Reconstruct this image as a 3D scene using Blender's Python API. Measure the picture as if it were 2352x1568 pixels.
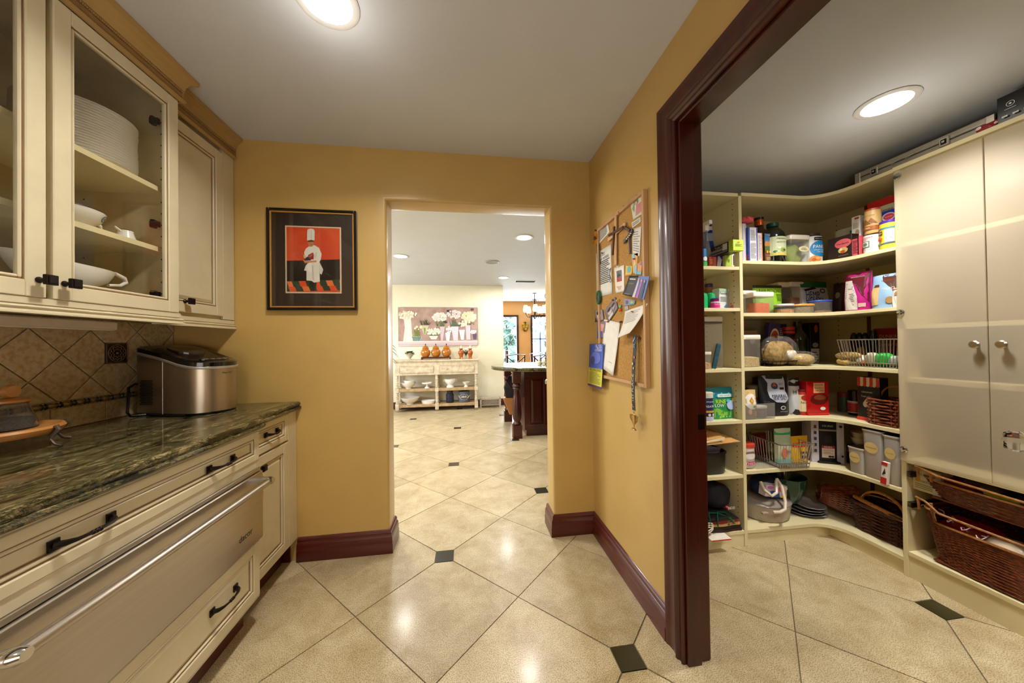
import bpy, bmesh, math, random
from math import pi, sin, cos, radians as rad, hypot
from mathutils import Vector, Matrix, Euler
for o in list(bpy.data.objects): bpy.data.objects.remove(o)
SC = bpy.context.scene
COL = SC.collection
random.seed(7)
# ---------------------------------------------------------------- camera
FPX, YAW, PIT, ROL, CH = 753.0, 0.139834, 0.00833, -0.013433, 1.27
_f = Vector((sin(YAW)*cos(PIT), cos(YAW)*cos(PIT), sin(PIT)))
_r = Vector((cos(YAW), -sin(YAW), 0)); _u = _r.cross(_f)
CR = _r*cos(ROL)+_u*sin(ROL); CU = -_r*sin(ROL)+_u*cos(ROL); CF = _f
cd = bpy.data.cameras.new('camera'); cam = bpy.data.objects.new('camera', cd); COL.objects.link(cam)
cam.matrix_world = Matrix(((CR.x, CU.x, -CF.x, 0), (CR.y, CU.y, -CF.y, 0), (CR.z, CU.z, -CF.z, CH), (0, 0, 0, 1)))
cd.sensor_width = 36; cd.lens = 36*FPX/2352; cd.clip_start = .05; cd.clip_end = 200
SC.camera = cam
# ---------------------------------------------------------------- world, exposure
CEIL = 2.50
w = bpy.data.worlds.new('sky'); SC.world = w; w.use_nodes = True
bg = w.node_tree.nodes['Background']
sky = w.node_tree.nodes.new('ShaderNodeTexSky'); sky.sky_type = 'NISHITA'
sky.sun_elevation = rad(50); sky.sun_rotation = rad(200); sky.sun_disc = False
w.node_tree.links.new(sky.outputs[0], bg.inputs[0]); bg.inputs[1].default_value = 2.6
SC.view_settings.view_transform = 'Standard'; SC.view_settings.look = 'None'
SC.view_settings.exposure = -0.12; SC.view_settings.gamma = 1; SC.view_settings.use_curve_mapping = False
SC.cycles.max_bounces = 8; SC.cycles.diffuse_bounces = 5; SC.cycles.glossy_bounces = 4
SC.cycles.transparent_max_bounces = 12; SC.cycles.transmission_bounces = 6
SC.cycles.sample_clamp_indirect = 6; SC.cycles.caustics_reflective = False; SC.cycles.caustics_refractive = False
SC.cycles.use_denoising = True

def area(name, loc, size, power, col, aim=(0, 0, -1), disc=True, sy=None, spread=pi):
    l = bpy.data.lights.new(name, 'AREA'); l.shape = 'DISK' if disc else 'RECTANGLE'
    l.size = size; l.energy = power; l.color = col; l.spread = spread
    if sy: l.size_y = sy
    o = bpy.data.objects.new(name, l); COL.objects.link(o); o.location = loc
    o.rotation_euler = Vector(aim).to_track_quat('-Z', 'Y').to_euler()
    return o
WARM = (1, .95, .87); NEUT = (1, .96, .90); DAY = (.86, .93, 1)
# recessed lamps: hall (two), pantry (two), kitchen (three)
HALL = [(-.475, 1.235), (-.475, -.55)]; PAN = [(1.929, 1.243), (1.75, -.1)]
KIT = [(-.87, 4.66), (.68, 3.71), (.70, 5.99), (-1.0, 3.2), (2.6, 4.2)]
for x, y in HALL: area('can_lamp_light', (x, y, CEIL-.03), .17, 18, WARM, spread=rad(150))
for x, y in PAN: area('can_lamp_light', (x, y, 2.355-.03), .17, 19, NEUT, spread=rad(125))
for x, y in KIT: area('can_lamp_light', (x, y, CEIL-.03), .17, 30, NEUT)
# extra point lights hung below the lenses, added to brighten the ceilings
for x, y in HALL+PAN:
    l = bpy.data.lights.new('ceiling_fill', 'POINT'); l.energy = 2.4 if x > 1 else 1.9; l.color = NEUT; l.shadow_soft_size = .06
    o = bpy.data.objects.new('ceiling_fill', l); COL.objects.link(o); o.location = (x, y, 2.07 if x > 1 else CEIL-.16)
# daylight through the dining room windows and the kitchen's glazed side
area('window_daylight', (1.4, 9.25, 1.4), 2.6, 150, DAY, (0, -1, .05), False, 1.7)
area('window_daylight', (-3.3, 4.6, 1.5), 2.6, 110, (1, .96, .9), (1, .1, .35), False, 1.8)

area('hall_fill', (-.3, -1.5, 1.2), 1.5, 40, (.97, .98, 1), (0, 1, .75), False, 1.9)  # added fill behind the camera, aimed upward to lift the hall ceiling

# ---------------------------------------------------------------- helpers
def lin(c):
    if isinstance(c, str):
        c = [int(c[i:i+2], 16)/255 for i in (1, 3, 5)]
        return tuple(v/12.92 if v <= .04045 else ((v+.055)/1.055)**2.4 for v in c)
    return tuple(c)
MC = {}
def nn(t, k, **kw):
    n = t.nodes.new(k)
    for a, b in kw.items(): n.inputs[a.replace('_', ' ')].default_value = b
    return n
def mat(c, rough=.5, metal=0, var=.07, sc=14, bump=0, coat=0, trans=0, ior=1.45, emit=0, stretch=None, spec=.5, alpha=1, c2=None, bsc=None, name=None):
    key = (c, rough, metal, var, sc, bump, coat, trans, emit, stretch, spec, alpha, c2, bsc)
    if key in MC: return MC[key]
    m = bpy.data.materials.new(name or 'surface'); m.use_nodes = True; t = m.node_tree; p = t.nodes['Principled BSDF']
    L = t.links.new; col = lin(c)
    p.inputs['Roughness'].default_value = rough; p.inputs['Metallic'].default_value = metal
    p.inputs['Coat Weight'].default_value = coat; p.inputs['Coat Roughness'].default_value = .12
    p.inputs['Transmission Weight'].default_value = trans; p.inputs['IOR'].default_value = ior
    p.inputs['Specular IOR Level'].default_value = spec; p.inputs['Alpha'].default_value = alpha
    tc = t.nodes.new('ShaderNodeTexCoord'); mp = t.nodes.new('ShaderNodeMapping'); L(tc.outputs['Object'], mp.inputs[0])
    if stretch: mp.inputs['Scale'].default_value = stretch
    no = nn(t, 'ShaderNodeTexNoise', Scale=sc, Detail=4.0, Roughness=.6); L(mp.outputs[0], no.inputs[0])
    cr = t.nodes.new('ShaderNodeValToRGB'); e = cr.color_ramp.elements
    e[0].position = .3; e[1].position = .7
    e[0].color = (*[v*(1-var) for v in col], 1); e[1].color = (*(lin(c2) if c2 else [min(1, v*(1+var)) for v in col]), 1)
    L(no.outputs[0], cr.inputs[0]); L(cr.outputs[0], p.inputs['Base Color'])
    if emit: L(cr.outputs[0], p.inputs['Emission Color']); p.inputs['Emission Strength'].default_value = emit
    if bump:
        b = nn(t, 'ShaderNodeBump', Strength=bump, Distance=.004)
        n2 = nn(t, 'ShaderNodeTexNoise', Scale=bsc or sc*4, Detail=3.0); L(mp.outputs[0], n2.inputs[0])
        L(n2.outputs[0], b.inputs['Height']); L(b.outputs[0], p.inputs['Normal'])
    MC[key] = m; return m

class G:
    def __init__(s): s.v = []; s.f = []
    def add(s, vs, fs):
        n = len(s.v); s.v += [tuple(v) for v in vs]; s.f += [tuple(i+n for i in f) for f in fs]; return s
    def box(s, x0, y0, z0, x1, y1, z1, M=None):
        vs = [(x, y, z) for z in (z0, z1) for y in (y0, y1) for x in (x0, x1)]
        if M: vs = [M @ Vector(v) for v in vs]
        return s.add(vs, [(0, 2, 3, 1), (4, 5, 7, 6), (0, 1, 5, 4), (2, 6, 7, 3), (0, 4, 6, 2), (1, 3, 7, 5)])
    def cbox(s, c, d, M=None):
        return s.box(c[0]-d[0]/2, c[1]-d[1]/2, c[2]-d[2]/2, c[0]+d[0]/2, c[1]+d[1]/2, c[2]+d[2]/2, M)
    def lathe(s, prof, n=24, c=(0, 0, 0), sx=1, sy=1, M=None, caps=True):
        vs = [(c[0]+r*cos(2*pi*i/n)*sx, c[1]+r*sin(2*pi*i/n)*sy, c[2]+z) for r, z in prof for i in range(n)]
        if M: vs = [M @ Vector(v) for v in vs]
        k = len(prof); fs = [(j*n+i, j*n+(i+1) % n, (j+1)*n+(i+1) % n, (j+1)*n+i) for j in range(k-1) for i in range(n)]
        if caps: fs += [tuple(range(n))[::-1], tuple((k-1)*n+i for i in range(n))]
        return s.add(vs, fs)
    def loft(s, rings, close=True, caps=True):
        n = len(rings[0]); k = len(rings); m = n if close else n-1
        fs = [(j*n+i, j*n+(i+1) % n, (j+1)*n+(i+1) % n, (j+1)*n+i) for j in range(k-1) for i in range(m)]
        if caps and close: fs += [tuple(range(n))[::-1], tuple((k-1)*n+i for i in range(n))]
        return s.add([p for r in rings for p in r], fs)
    def prism(s, poly, a, b, ax='z'):
        def q(u, v, w): return {'z': (u, v, w), 'y': (u, w, v), 'x': (w, u, v)}[ax]
        return s.loft([[q(u, v, a) for u, v in poly], [q(u, v, b) for u, v in poly]])
    def tube(s, pts, r, n=6, closed=False, flat=1):
        P = [Vector(p) for p in pts]; k = len(P); rings = []
        R = r if isinstance(r, (list, tuple)) else [r]*k
        up = None
        for i in range(k):
            d = (P[(i+1) % k]-P[i-1]) if closed else (P[min(i+1, k-1)]-P[max(i-1, 0)])
            if d.length < 1e-9: d = Vector((0, 0, 1))
            d.normalize()
            if up is None:
                up = Vector((0, 0, 1)) if abs(d.z) < .9 else Vector((1, 0, 0))
            a = d.cross(up)
            if a.length < 1e-6: a = d.cross(Vector((1, .3, 0)))
            a.normalize(); b = a.cross(d); b.normalize(); up = b
            rings.append([P[i]+(a*cos(2*pi*j/n)+b*sin(2*pi*j/n)*flat)*R[i] for j in range(n)])
        if closed: rings.append(rings[0])
        return s.loft(rings, caps=not closed)
    def sphere(s, c, r, n=12, m=8, sz=1):
        return s.lathe([(max(1e-4, r*sin(pi*j/m)), -r*cos(pi*j/m)*sz) for j in range(m+1)], n, c, caps=False)
    def grid(s, fn, nu, nv):
        return s.add([fn(i/nu, j/nv) for j in range(nv+1) for i in range(nu+1)],
                     [(j*(nu+1)+i, j*(nu+1)+i+1, (j+1)*(nu+1)+i+1, (j+1)*(nu+1)+i) for j in range(nv) for i in range(nu)])
    def mesh(s, name, m, smooth=False):
        me = bpy.data.meshes.new(name); me.from_pydata(s.v, [], s.f); me.materials.append(m)
        b = bmesh.new(); b.from_mesh(me); bmesh.ops.recalc_face_normals(b, faces=b.faces); b.to_mesh(me); b.free()
        if smooth:
            me.polygons.foreach_set('use_smooth', [True]*len(me.polygons))
            try: me.set_sharp_from_angle(angle=rad(38))
            except Exception: pass
        return me
    def ob(s, name, m, par=None, smooth=False, bev=0, loc=None, rot=None, label=None, kind=None, solid=0, segs=1):
        o = bpy.data.objects.new(name, s.mesh(name, m, smooth)); COL.objects.link(o)
        if par: o.parent = par
        if loc: o.location = loc
        if rot: o.rotation_euler = rot
        if bev:
            b = o.modifiers.new('bevel', 'BEVEL'); b.width = bev; b.segments = segs; b.limit_method = 'ANGLE'; b.angle_limit = rad(50)
        if solid:
            b = o.modifiers.new('solid', 'SOLIDIFY'); b.thickness = solid; b.offset = 0
        if label: o['label'] = label
        if kind: o['kind'] = kind
        return o
def thing(name, label, cat, loc=(0, 0, 0), rz=0, group=None):
    o = bpy.data.objects.new(name, None); COL.objects.link(o); o.location = loc; o.rotation_euler = (0, 0, rad(rz))
    o.empty_display_size = .05; o['label'] = label; o['category'] = cat
    if group: o['group'] = group
    return o
def struct(name, kind='structure', loc=(0, 0, 0)):
    o = bpy.data.objects.new(name, None); COL.objects.link(o); o.location = loc; o.empty_display_size = .05; o['kind'] = kind
    return o
def tag(o, label, cat, group=None):
    o['label'] = label; o['category'] = cat
    if group: o['group'] = group
    return o
def copy_tree(o, par=None):
    c = o.copy(); COL.objects.link(c)
    if par: c.parent = par
    for ch in list(o.children): copy_tree(ch, c)
    return c
TXT = {}
def text_geo(s):
    if s not in TXT:
        cu = bpy.data.curves.new('t', 'FONT'); cu.body = s; cu.resolution_u = 2
        o = bpy.data.objects.new('t', cu); COL.objects.link(o)
        me = bpy.data.meshes.new_from_object(o)
        vs = [v.co.copy() for v in me.vertices]; fs = [tuple(p.vertices) for p in me.polygons]
        bpy.data.objects.remove(o); bpy.data.meshes.remove(me); bpy.data.curves.remove(cu)
        x0 = min(v.x for v in vs); x1 = max(v.x for v in vs); y0 = min(v.y for v in vs); y1 = max(v.y for v in vs)
        TXT[s] = ([((v.x-x0)/(x1-x0)-.5, ((v.y-y0)/(y1-y0)-.5)) for v in vs], fs, (y1-y0)/(x1-x0))
    return TXT[s]
def project(p):
    d = Vector(p)-Vector((0, 0, CH)); return 1176+FPX*d.dot(CR)/d.dot(CF), 784-FPX*d.dot(CU)/d.dot(CF)
# world coordinate of a point known by two of its coordinates and where it was seen
def _solve(fn, t, lo, hi):
    a, b = fn(lo)-t, fn(hi)-t
    for _ in range(60):
        m = (lo+hi)/2; c = fn(m)-t
        if (a < 0) == (c < 0): lo, a = m, c
        else: hi = m
    return (lo+hi)/2
def Xat(px, Y, z): return _solve(lambda x: project((x, Y, z))[0], px, -4, 5)
def Yat(px, X, z): return _solve(lambda y: project((X, y, z))[0], px, .45 if X > 0 else .3, 14)
def Zat(py, X, Y): return _solve(lambda z: project((X, Y, z))[1], py, -1, 4)
def Pz(px, py, z):
    d = CR*((px-1176)/FPX)-CU*((py-784)/FPX)+CF; t = (z-CH)/d.z; return Vector((0, 0, CH))+d*t
def Px(px, py, x):
    d = CR*((px-1176)/FPX)-CU*((py-784)/FPX)+CF; return Vector((0, 0, CH))+d*(x/d.x)
def Py(px, py, y):
    d = CR*((px-1176)/FPX)-CU*((py-784)/FPX)+CF; return Vector((0, 0, CH))+d*(y/d.y)
# ================================================================ materials
WALL = mat('#bd9c5a', .33, 0, .035, 5, .12, .15, bsc=45, name='gold_paint')
WALLK = mat('#e2dcc4', .45, 0, .03, 4, .1, name='cream_paint')
WALLD = mat('#e2b67c', .5, 0, .03, 4, name='apricot_paint')
CEILM = mat('#c6c9cc', .75, 0, .025, 3, .25, bsc=30, name='ceiling_plaster')
CHERRY = mat('#2e0a06', .3, 0, .35, 6, 0, .25, stretch=(1, 1, .12), name='cherry_wood', c2='#4c1809')
CHERRYH = mat('#470a08', .3, 0, .35, 6, 0, .3, stretch=(.12, .12, 1), name='cherry_wood_run', c2='#551a0b')
CREAM = mat('#cdc2a2', .38, 0, .05, 9, .04, .1, name='cream_cabinet_paint')
GLAZE = mat('#7d5b37', .5, 0, .2, 20, name='brown_glaze')
CROWN = mat('#a08250', .38, 0, .12, 10, .05, .1, stretch=(1, .2, 1), name='golden_glazed_wood', c2='#b3925a')
MELA = mat('#d8cfae', .4, 0, .02, 6, name='shelf_melamine')
MELAT = mat('#dbcfa3', .42, 0, .02, 6, name='shelf_edge_band')
BLACK = mat('#0b0a0a', .35, 0, .2, 20, name='black')
IRON = mat('#231b17', .35, .7, .25, 30, name='oiled_bronze')
STEEL = mat('#bdb5aa', .3, 1, .05, 4, .05, stretch=(1, .05, 20), name='brushed_steel')
CHROME = mat('#d8d8d8', .08, 1, .02, 8, name='chrome')
GOLD = mat('#b5935a', .3, 1, .1, 20, name='brass')
WHITE = mat('#eeeae2', .25, 0, .02, 8, name='white_china', coat=.3)
LAMPM = mat('#fff6e6', .5, emit=9, name='lit_lamp')
TRIMW = mat('#cfccc6', .5, name='white_trim')

def tile_mat(c1, c2, c3, name, rough=.3, sp=260, coat=.25):
    m = bpy.data.materials.new(name); m.use_nodes = True; t = m.node_tree; p = t.nodes['Principled BSDF']; L = t.links.new
    tc = t.nodes.new('ShaderNodeTexCoord'); oi = t.nodes.new('ShaderNodeObjectInfo')
    ad = t.nodes.new('ShaderNodeVectorMath'); ad.operation = 'ADD'
    sc = t.nodes.new('ShaderNodeVectorMath'); sc.operation = 'SCALE'; sc.inputs['Scale'].default_value = 1
    cx = t.nodes.new('ShaderNodeCombineXYZ'); mu = t.nodes.new('ShaderNodeMath'); mu.operation = 'MULTIPLY'; mu.inputs[1].default_value = 37
    L(oi.outputs['Random'], mu.inputs[0]); L(mu.outputs[0], cx.inputs[0]); L(mu.outputs[0], cx.inputs[1])
    L(tc.outputs['Object'], ad.inputs[0]); L(cx.outputs[0], ad.inputs[1])
    n1 = nn(t, 'ShaderNodeTexNoise', Scale=7.0, Detail=7.0, Roughness=.7, Distortion=.4); L(ad.outputs[0], n1.inputs[0])
    n2 = nn(t, 'ShaderNodeTexNoise', Scale=float(sp), Detail=2.0); L(ad.outputs[0], n2.inputs[0])
    r1 = t.nodes.new('ShaderNodeValToRGB'); e = r1.color_ramp.elements; e[0].position = .33; e[1].position = .68
    e[0].color = (*lin(c2), 1); e[1].color = (*lin(c1), 1); L(n1.outputs[0], r1.inputs[0])
    r2 = t.nodes.new('ShaderNodeValToRGB'); e = r2.color_ramp.elements; e[0].position = .38; e[1].position = .56
    e[0].color = (*lin(c3), 1); e[1].color = (1, 1, 1, 1); L(n2.outputs[0], r2.inputs[0])
    mx = t.nodes.new('ShaderNodeMix'); mx.data_type = 'RGBA'; mx.blend_type = 'MULTIPLY'; mx.inputs[0].default_value = .8
    L(r1.outputs[0], mx.inputs[6]); L(r2.outputs[0], mx.inputs[7]); L(mx.outputs[2], p.inputs['Base Color'])
    # each tile a little lighter or darker
    hs = t.nodes.new('ShaderNodeHueSaturation'); mr = t.nodes.new('ShaderNodeMapRange'); mr.inputs[3].default_value = .9; mr.inputs[4].default_value = 1.07
    L(oi.outputs['Random'], mr.inputs[0]); L(mr.outputs[0], hs.inputs['Value']); L(mx.outputs[2], hs.inputs['Color']); L(hs.outputs[0], p.inputs['Base Color'])
    p.inputs['Roughness'].default_value = rough; p.inputs['Coat Weight'].default_value = coat; p.inputs['Coat Roughness'].default_value = .15
    b = nn(t, 'ShaderNodeBump', Strength=.12, Distance=.003); L(n1.outputs[0], b.inputs['Height']); L(b.outputs[0], p.inputs['Normal'])
    return m
TILE = tile_mat('#d6c9a6', '#b5a27a', '#a08c6c', 'travertine_tile', .4, 260, .14)
DARKT = tile_mat('#37361f', '#22220f', '#26230f', 'dark_green_stone', .25)
BSPL = tile_mat('#cdbb98', '#bda67e', '#e0d2b8', 'tumbled_backsplash', .55, 60, 0)
GROUT = mat('#72634c', .8, 0, .15, 30, .3, name='grout')

def granite():
    m = bpy.data.materials.new('green_granite'); m.use_nodes = True; t = m.node_tree; p = t.nodes['Principled BSDF']; L = t.links.new
    tc = t.nodes.new('ShaderNodeTexCoord'); mp = t.nodes.new('ShaderNodeMapping'); mp.inputs['Rotation'].default_value = (0, 0, rad(-24)); mp.inputs['Scale'].default_value = (5, 1.5, 3)
    L(tc.outputs['Object'], mp.inputs[0])
    n1 = nn(t, 'ShaderNodeTexNoise', Scale=3.2, Detail=9.0, Roughness=.72, Distortion=1.0); L(mp.outputs[0], n1.inputs[0])
    n2 = nn(t, 'ShaderNodeTexNoise', Scale=60.0, Detail=3.0); L(tc.outputs['Object'], n2.inputs[0])
    r = t.nodes.new('ShaderNodeValToRGB'); el = r.color_ramp.elements
    el[0].position = .30; el[0].color = (*lin('#120f0a'), 1); el[1].position = .74; el[1].color = (*lin('#9a9468'), 1)
    for po, c in ((.42, '#2a2616'), (.455, '#6e6640'), (.485, '#2e3420'), (.515, '#93805a'), (.55, '#3f4828'), (.60, '#a8936a'), (.66, '#6a7a4a')):
        e = el.new(po); e.color = (*lin(c), 1)
    L(n1.outputs[0], r.inputs[0])
    r2 = t.nodes.new('ShaderNodeValToRGB'); e = r2.color_ramp.elements; e[0].position = .35; e[1].position = .6; e[0].color = (.35, .38, .32, 1); e[1].color = (1, 1, 1, 1)
    L(n2.outputs[0], r2.inputs[0])
    mx = t.nodes.new('ShaderNodeMix'); mx.data_type = 'RGBA'; mx.blend_type = 'MULTIPLY'; mx.inputs[0].default_value = .6
    mp3 = t.nodes.new('ShaderNodeMapping'); mp3.inputs['Rotation'].default_value = (0, 0, rad(-30)); mp3.inputs['Scale'].default_value = (7, 1.2, 4); L(tc.outputs['Object'], mp3.inputs[0])
    n3 = nn(t, 'ShaderNodeTexNoise', Scale=4.0, Detail=7.0, Roughness=.6, Distortion=2.2); L(mp3.outputs[0], n3.inputs[0])
    r3 = t.nodes.new('ShaderNodeValToRGB'); e = r3.color_ramp.elements; e[0].position = .44; e[0].color = (1, 1, 1, 1); e[1].position = .57; e[1].color = (1, 1, 1, 1); q = e.new(.5); q.color = (.08, .07, .05, 1)
    L(n3.outputs[0], r3.inputs[0]); m4 = t.nodes.new('ShaderNodeMix'); m4.data_type = 'RGBA'; m4.blend_type = 'MULTIPLY'; m4.inputs[0].default_value = .85
    L(r.outputs[0], mx.inputs[6]); L(r2.outputs[0], mx.inputs[7]); L(mx.outputs[2], m4.inputs[6]); L(r3.outputs[0], m4.inputs[7]); L(m4.outputs[2], p.inputs['Base Color'])
    p.inputs['Roughness'].default_value = .1; p.inputs['Specular IOR Level'].default_value = .4; p.inputs['Coat Weight'].default_value = .0; p.inputs['Coat Roughness'].default_value = .03
    return m
GRAN = granite()
GLASS = mat('#ffffff', .02, 0, 0, 5, 0, 0, trans=1, ior=1.01, name='pane_glass')
def thin_glass(tint=(.97, .97, .96), haze=0):
    m = bpy.data.materials.new('clear_pane'); m.use_nodes = True; t = m.node_tree; L = t.links.new
    for n in list(t.nodes): t.nodes.remove(n)
    o = t.nodes.new('ShaderNodeOutputMaterial'); tr = t.nodes.new('ShaderNodeBsdfTransparent'); gl = t.nodes.new('ShaderNodeBsdfGlossy')
    gl.inputs['Roughness'].default_value = .02; tr.inputs[0].default_value = (*tint, 1)
    lw = t.nodes.new('ShaderNodeLayerWeight'); lw.inputs[0].default_value = .5; pw = t.nodes.new('ShaderNodeMath'); pw.operation = 'POWER'; pw.inputs[1].default_value = 4
    fr = t.nodes.new('ShaderNodeMath'); fr.operation = 'MULTIPLY_ADD'; fr.inputs[1].default_value = .6; fr.inputs[2].default_value = .035
    L(lw.outputs['Facing'], pw.inputs[0]); L(pw.outputs[0], fr.inputs[0]); mx = t.nodes.new('ShaderNodeMixShader')
    L(fr.outputs[0], mx.inputs[0]); L(tr.outputs[0], mx.inputs[1]); L(gl.outputs[0], mx.inputs[2]); 
    if haze:
        df = t.nodes.new('ShaderNodeBsdfDiffuse'); df.inputs[0].default_value = (.8, .78, .74, 1); m2 = t.nodes.new('ShaderNodeMixShader'); m2.inputs[0].default_value = haze
        L(mx.outputs[0], m2.inputs[1]); L(df.outputs[0], m2.inputs[2]); L(m2.outputs[0], o.inputs[0])
    else: L(mx.outputs[0], o.inputs[0])
    return m
PANE = thin_glass(); CLEAR = thin_glass((.93, .93, .9), .10); HAZY = thin_glass((.85, .84, .8), .45); CELLO = thin_glass((.96, .96, .94), .06)

# ================================================================ shell
YW, YK = 2.125, 2.29            # hall end wall, front and kitchen side
XR, XP = .845, .945             # hall right wall, hall and pantry side
OX0, OX1, OZ = -.482, .565, 2.18
DY0, DY1, DZ = .355, 1.195, 2.15   # pantry door opening
Y0 = -1.6
fl = struct('floor')
G().box(-4.2, Y0-.2, -.06, 5.6, 10.2, -.004).ob('grout_bed', GROUT, fl)
E1 = .3875; H = .384; g = .0022
def tile_mesh(cut):
    # diamond with half-diagonals E1, H; the cut corner (index 0..3 = +x,+y,-x,-y) makes room for the dark square
    a, b = E1-g*1.4, H-g*1.4; c = .0535
    P4 = [(a, 0), (0, b), (-a, 0), (0, -b)]; poly = []
    for i, (x, y) in enumerate(P4):
        if i != cut: poly.append((x, y)); continue
        if i in (0, 2):
            s = 1 if i == 0 else -1; k = E1-c; yy = (E1-k)-g
            poly += [(s*(k-g), -s*yy), (s*(k-g), s*yy)]
        else:
            s = 1 if i == 1 else -1; k = H-c; xx = (H-k)-g
            poly += [(s*xx, s*(k-g)), (-s*xx, s*(k-g))]
    return G().prism(poly, -.012, 0).mesh('tile', TILE)
TM = [tile_mesh(i) for i in range(4)]
DM = G().box(-.051, -.051, -.012, .051, .051, .0003).mesh('inset_tile', DARKT)
OX, OY = -.1425, 2.025
def seen(x, y): 
    px, py = project((x, y, 0)) if y > .25 else (9999, 9999)
    return y > -.3
nt = 0
for i in range(-26, 40):
    for j in range(-26, 40):
        # lattice vertex (i,j); tile centre sits between vertices
        vx, vy = OX+E1*(i+j), OY+H*(j-i)
        inside = lambda x, y: (-1.2 < x < .9 and .3 < y < 2.3) or (.9 < x < 2.6 and .6 < y < 2.0) or (2.2 < y < 9.3 and -.45*y/1.5-.9 < x < .3*y+.3 and x < 3.2)
        if i % 2 == 0 and j % 2 == 0 and inside(vx, vy):
            o = bpy.data.objects.new('inset_tile', DM); COL.objects.link(o); o.parent = fl; o.location = (vx, vy, 0)
        cx, cy = vx+E1, vy                      # centre of the cell between (i,j),(i+1,j),(i+1,j+1),(i,j+1)
        if not inside(cx, cy): 
            if not (inside(cx-.39, cy) or inside(cx+.39, cy) or inside(cx, cy-.39) or inside(cx, cy+.39)): continue
        # which corner is the even-even vertex: (i,j)=-x ; (i+1,j)=-y ; (i+1,j+1)=+x ; (i,j+1)=+y
        k = {(0, 0): 2, (1, 0): 3, (1, 1): 0, (0, 1): 1}[(i % 2, j % 2)]
        o = bpy.data.objects.new('tile', TM[k]); COL.objects.link(o); o.parent = fl; o.location = (cx, cy, random.uniform(-.0004, .0004)); nt += 1
print('tiles', nt)
def wall(name, m, boxes, bev=0):
    g_ = G()
    for b in boxes: g_.box(*b)
    o = g_.ob(name, m, bev=bev); o['kind'] = 'structure'; return o
c = wall('ceiling', CEILM, [(-4.2, Y0-.2, CEIL, 5.6, 10.2, CEIL+.1)])
PC = 2.355
wall('ceiling_pantry', CEILM, [(XP, Y0, PC, 2.725, 2.205, PC+.02)])
wall('wall_left', WALL, [(-1.78, Y0, 0, -1.665, YW, CEIL)])
wall('wall_near', WALL, [(-1.78, Y0-.12, 0, 2.85, Y0, CEIL)])
# end wall with bullnosed opening
def slab_with_opening(name, m, a0, a1, b0, b1, o0, o1, oz, r, ax):
    """wall lying along ax, faces at b0 and b1, opening o0..o1 up to oz, rounded arrises of radius r"""
    g_ = G()
    def put(a, b, z): return (a, b, z) if ax == 'x' else (b, a, z)
    g_.box(*(put(a0, b0, 0)+put(o0-.05, b1, CEIL))); g_.box(*(put(o1+.05, b0, 0)+put(a1, b1, CEIL)))
    g_.box(*(put(o0-.05, b0, oz+.05)+put(o1+.05, b1, CEIL)))
    # rounded section swept round the opening
    sec = []
    n = 5
    for q in range(n+1):
        t = pi/2*q/n; sec.append((r-r*sin(t), b0+r-r*cos(t)))
    for q in range(n+1):
        t = pi/2*q/n; sec.append((r-r*cos(t), b1-r+r*sin(t)))
    sec = [(.05, b0)]+[(max(0, u), v) for u, v in sec]+[(.05, b1)]
    rings = [[put(o0-u, v, 0) for u, v in sec], [put(o0-u, v, oz+u) for u, v in sec], [put(o1+u, v, oz+u) for u, v in sec], [put(o1+u, v, 0) for u, v in sec]]
    g_.loft(rings, close=False)
    o = g_.ob(name, m, smooth=True); o['kind'] = 'structure'; return o
slab_with_opening('wall_back', WALL, -1.78, XR+.06, YW, YK, OX0, OX1, OZ, .018, 'x')
# right wall with the pantry doorway
wall('wall_right', WALL, [(XR, Y0, 0, XP, DY0-.03, CEIL), (XR, DY1+.03, 0, XP, YK, CEIL), (XR, DY0-.03, DZ+.03, XP, DY1+.03, CEIL)])
# pantry walls
PY, PXR = 2.205, 2.725
PANW = mat('#c9b98a', .5, 0, .03, 5, name='pantry_paint')
wall('wall_pantry_back', PANW, [(XP, PY, 0, PXR+.1, YK, CEIL)])
wall('wall_pantry_right', PANW, [(PXR, Y0, 0, PXR+.1, PY, CEIL)])
# kitchen and dining shell
wall('wall_kitchen_far', WALLK, [(-4.2, 6.85, 0, .785, 7.0, CEIL)])
wall('wall_kitchen_left', WALLK, [(-4.2, YK, 0, -4.05, 3.2, CEIL), (-4.2, 6.0, 0, -4.05, 6.85, CEIL), (-4.2, 3.2, 2.2, -4.05, 6.0, CEIL), (-4.2, 3.2, 0, -4.05, 6.0, .9)])
wall('wall_kitchen_near', WALLK, [(-4.2, YK-.1, 0, -1.78, YK, CEIL), (PXR+.1, YK-.1, 0, 5.6, YK, CEIL)])
wall('wall_kitchen_right', WALLK, [(5.5, YK, 0, 5.6, 10.0, CEIL)])
wall('wall_dining_left', WALLD, [(.665, 7.0, 0, .785, 9.4, CEIL)])
W1 = (Xat(1120, 9.4, 1.5), Xat(1191, 9.4, 1.5)); W2 = (Xat(1219, 9.4, 1.5), Xat(1219, 9.4, 1.5)+.95); WZ = (.5, 2.115)
W3 = (W2[1]+.45, W2[1]+1.4)
bx = [(.6, 9.4, 0, W1[0], 9.52, CEIL), (W1[0], 9.4, WZ[1], W3[1], 9.52, CEIL), (W1[0], 9.4, 0, W3[1], 9.52, WZ[0]), (W1[1], 9.4, WZ[0], W2[0], 9.52, WZ[1]), (W2[1], 9.4, WZ[0], W3[0], 9.52, WZ[1]), (W3[1], 9.4, 0, 5.6, 9.52, CEIL)]
wall('wall_dining_far', WALLD, bx)
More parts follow.
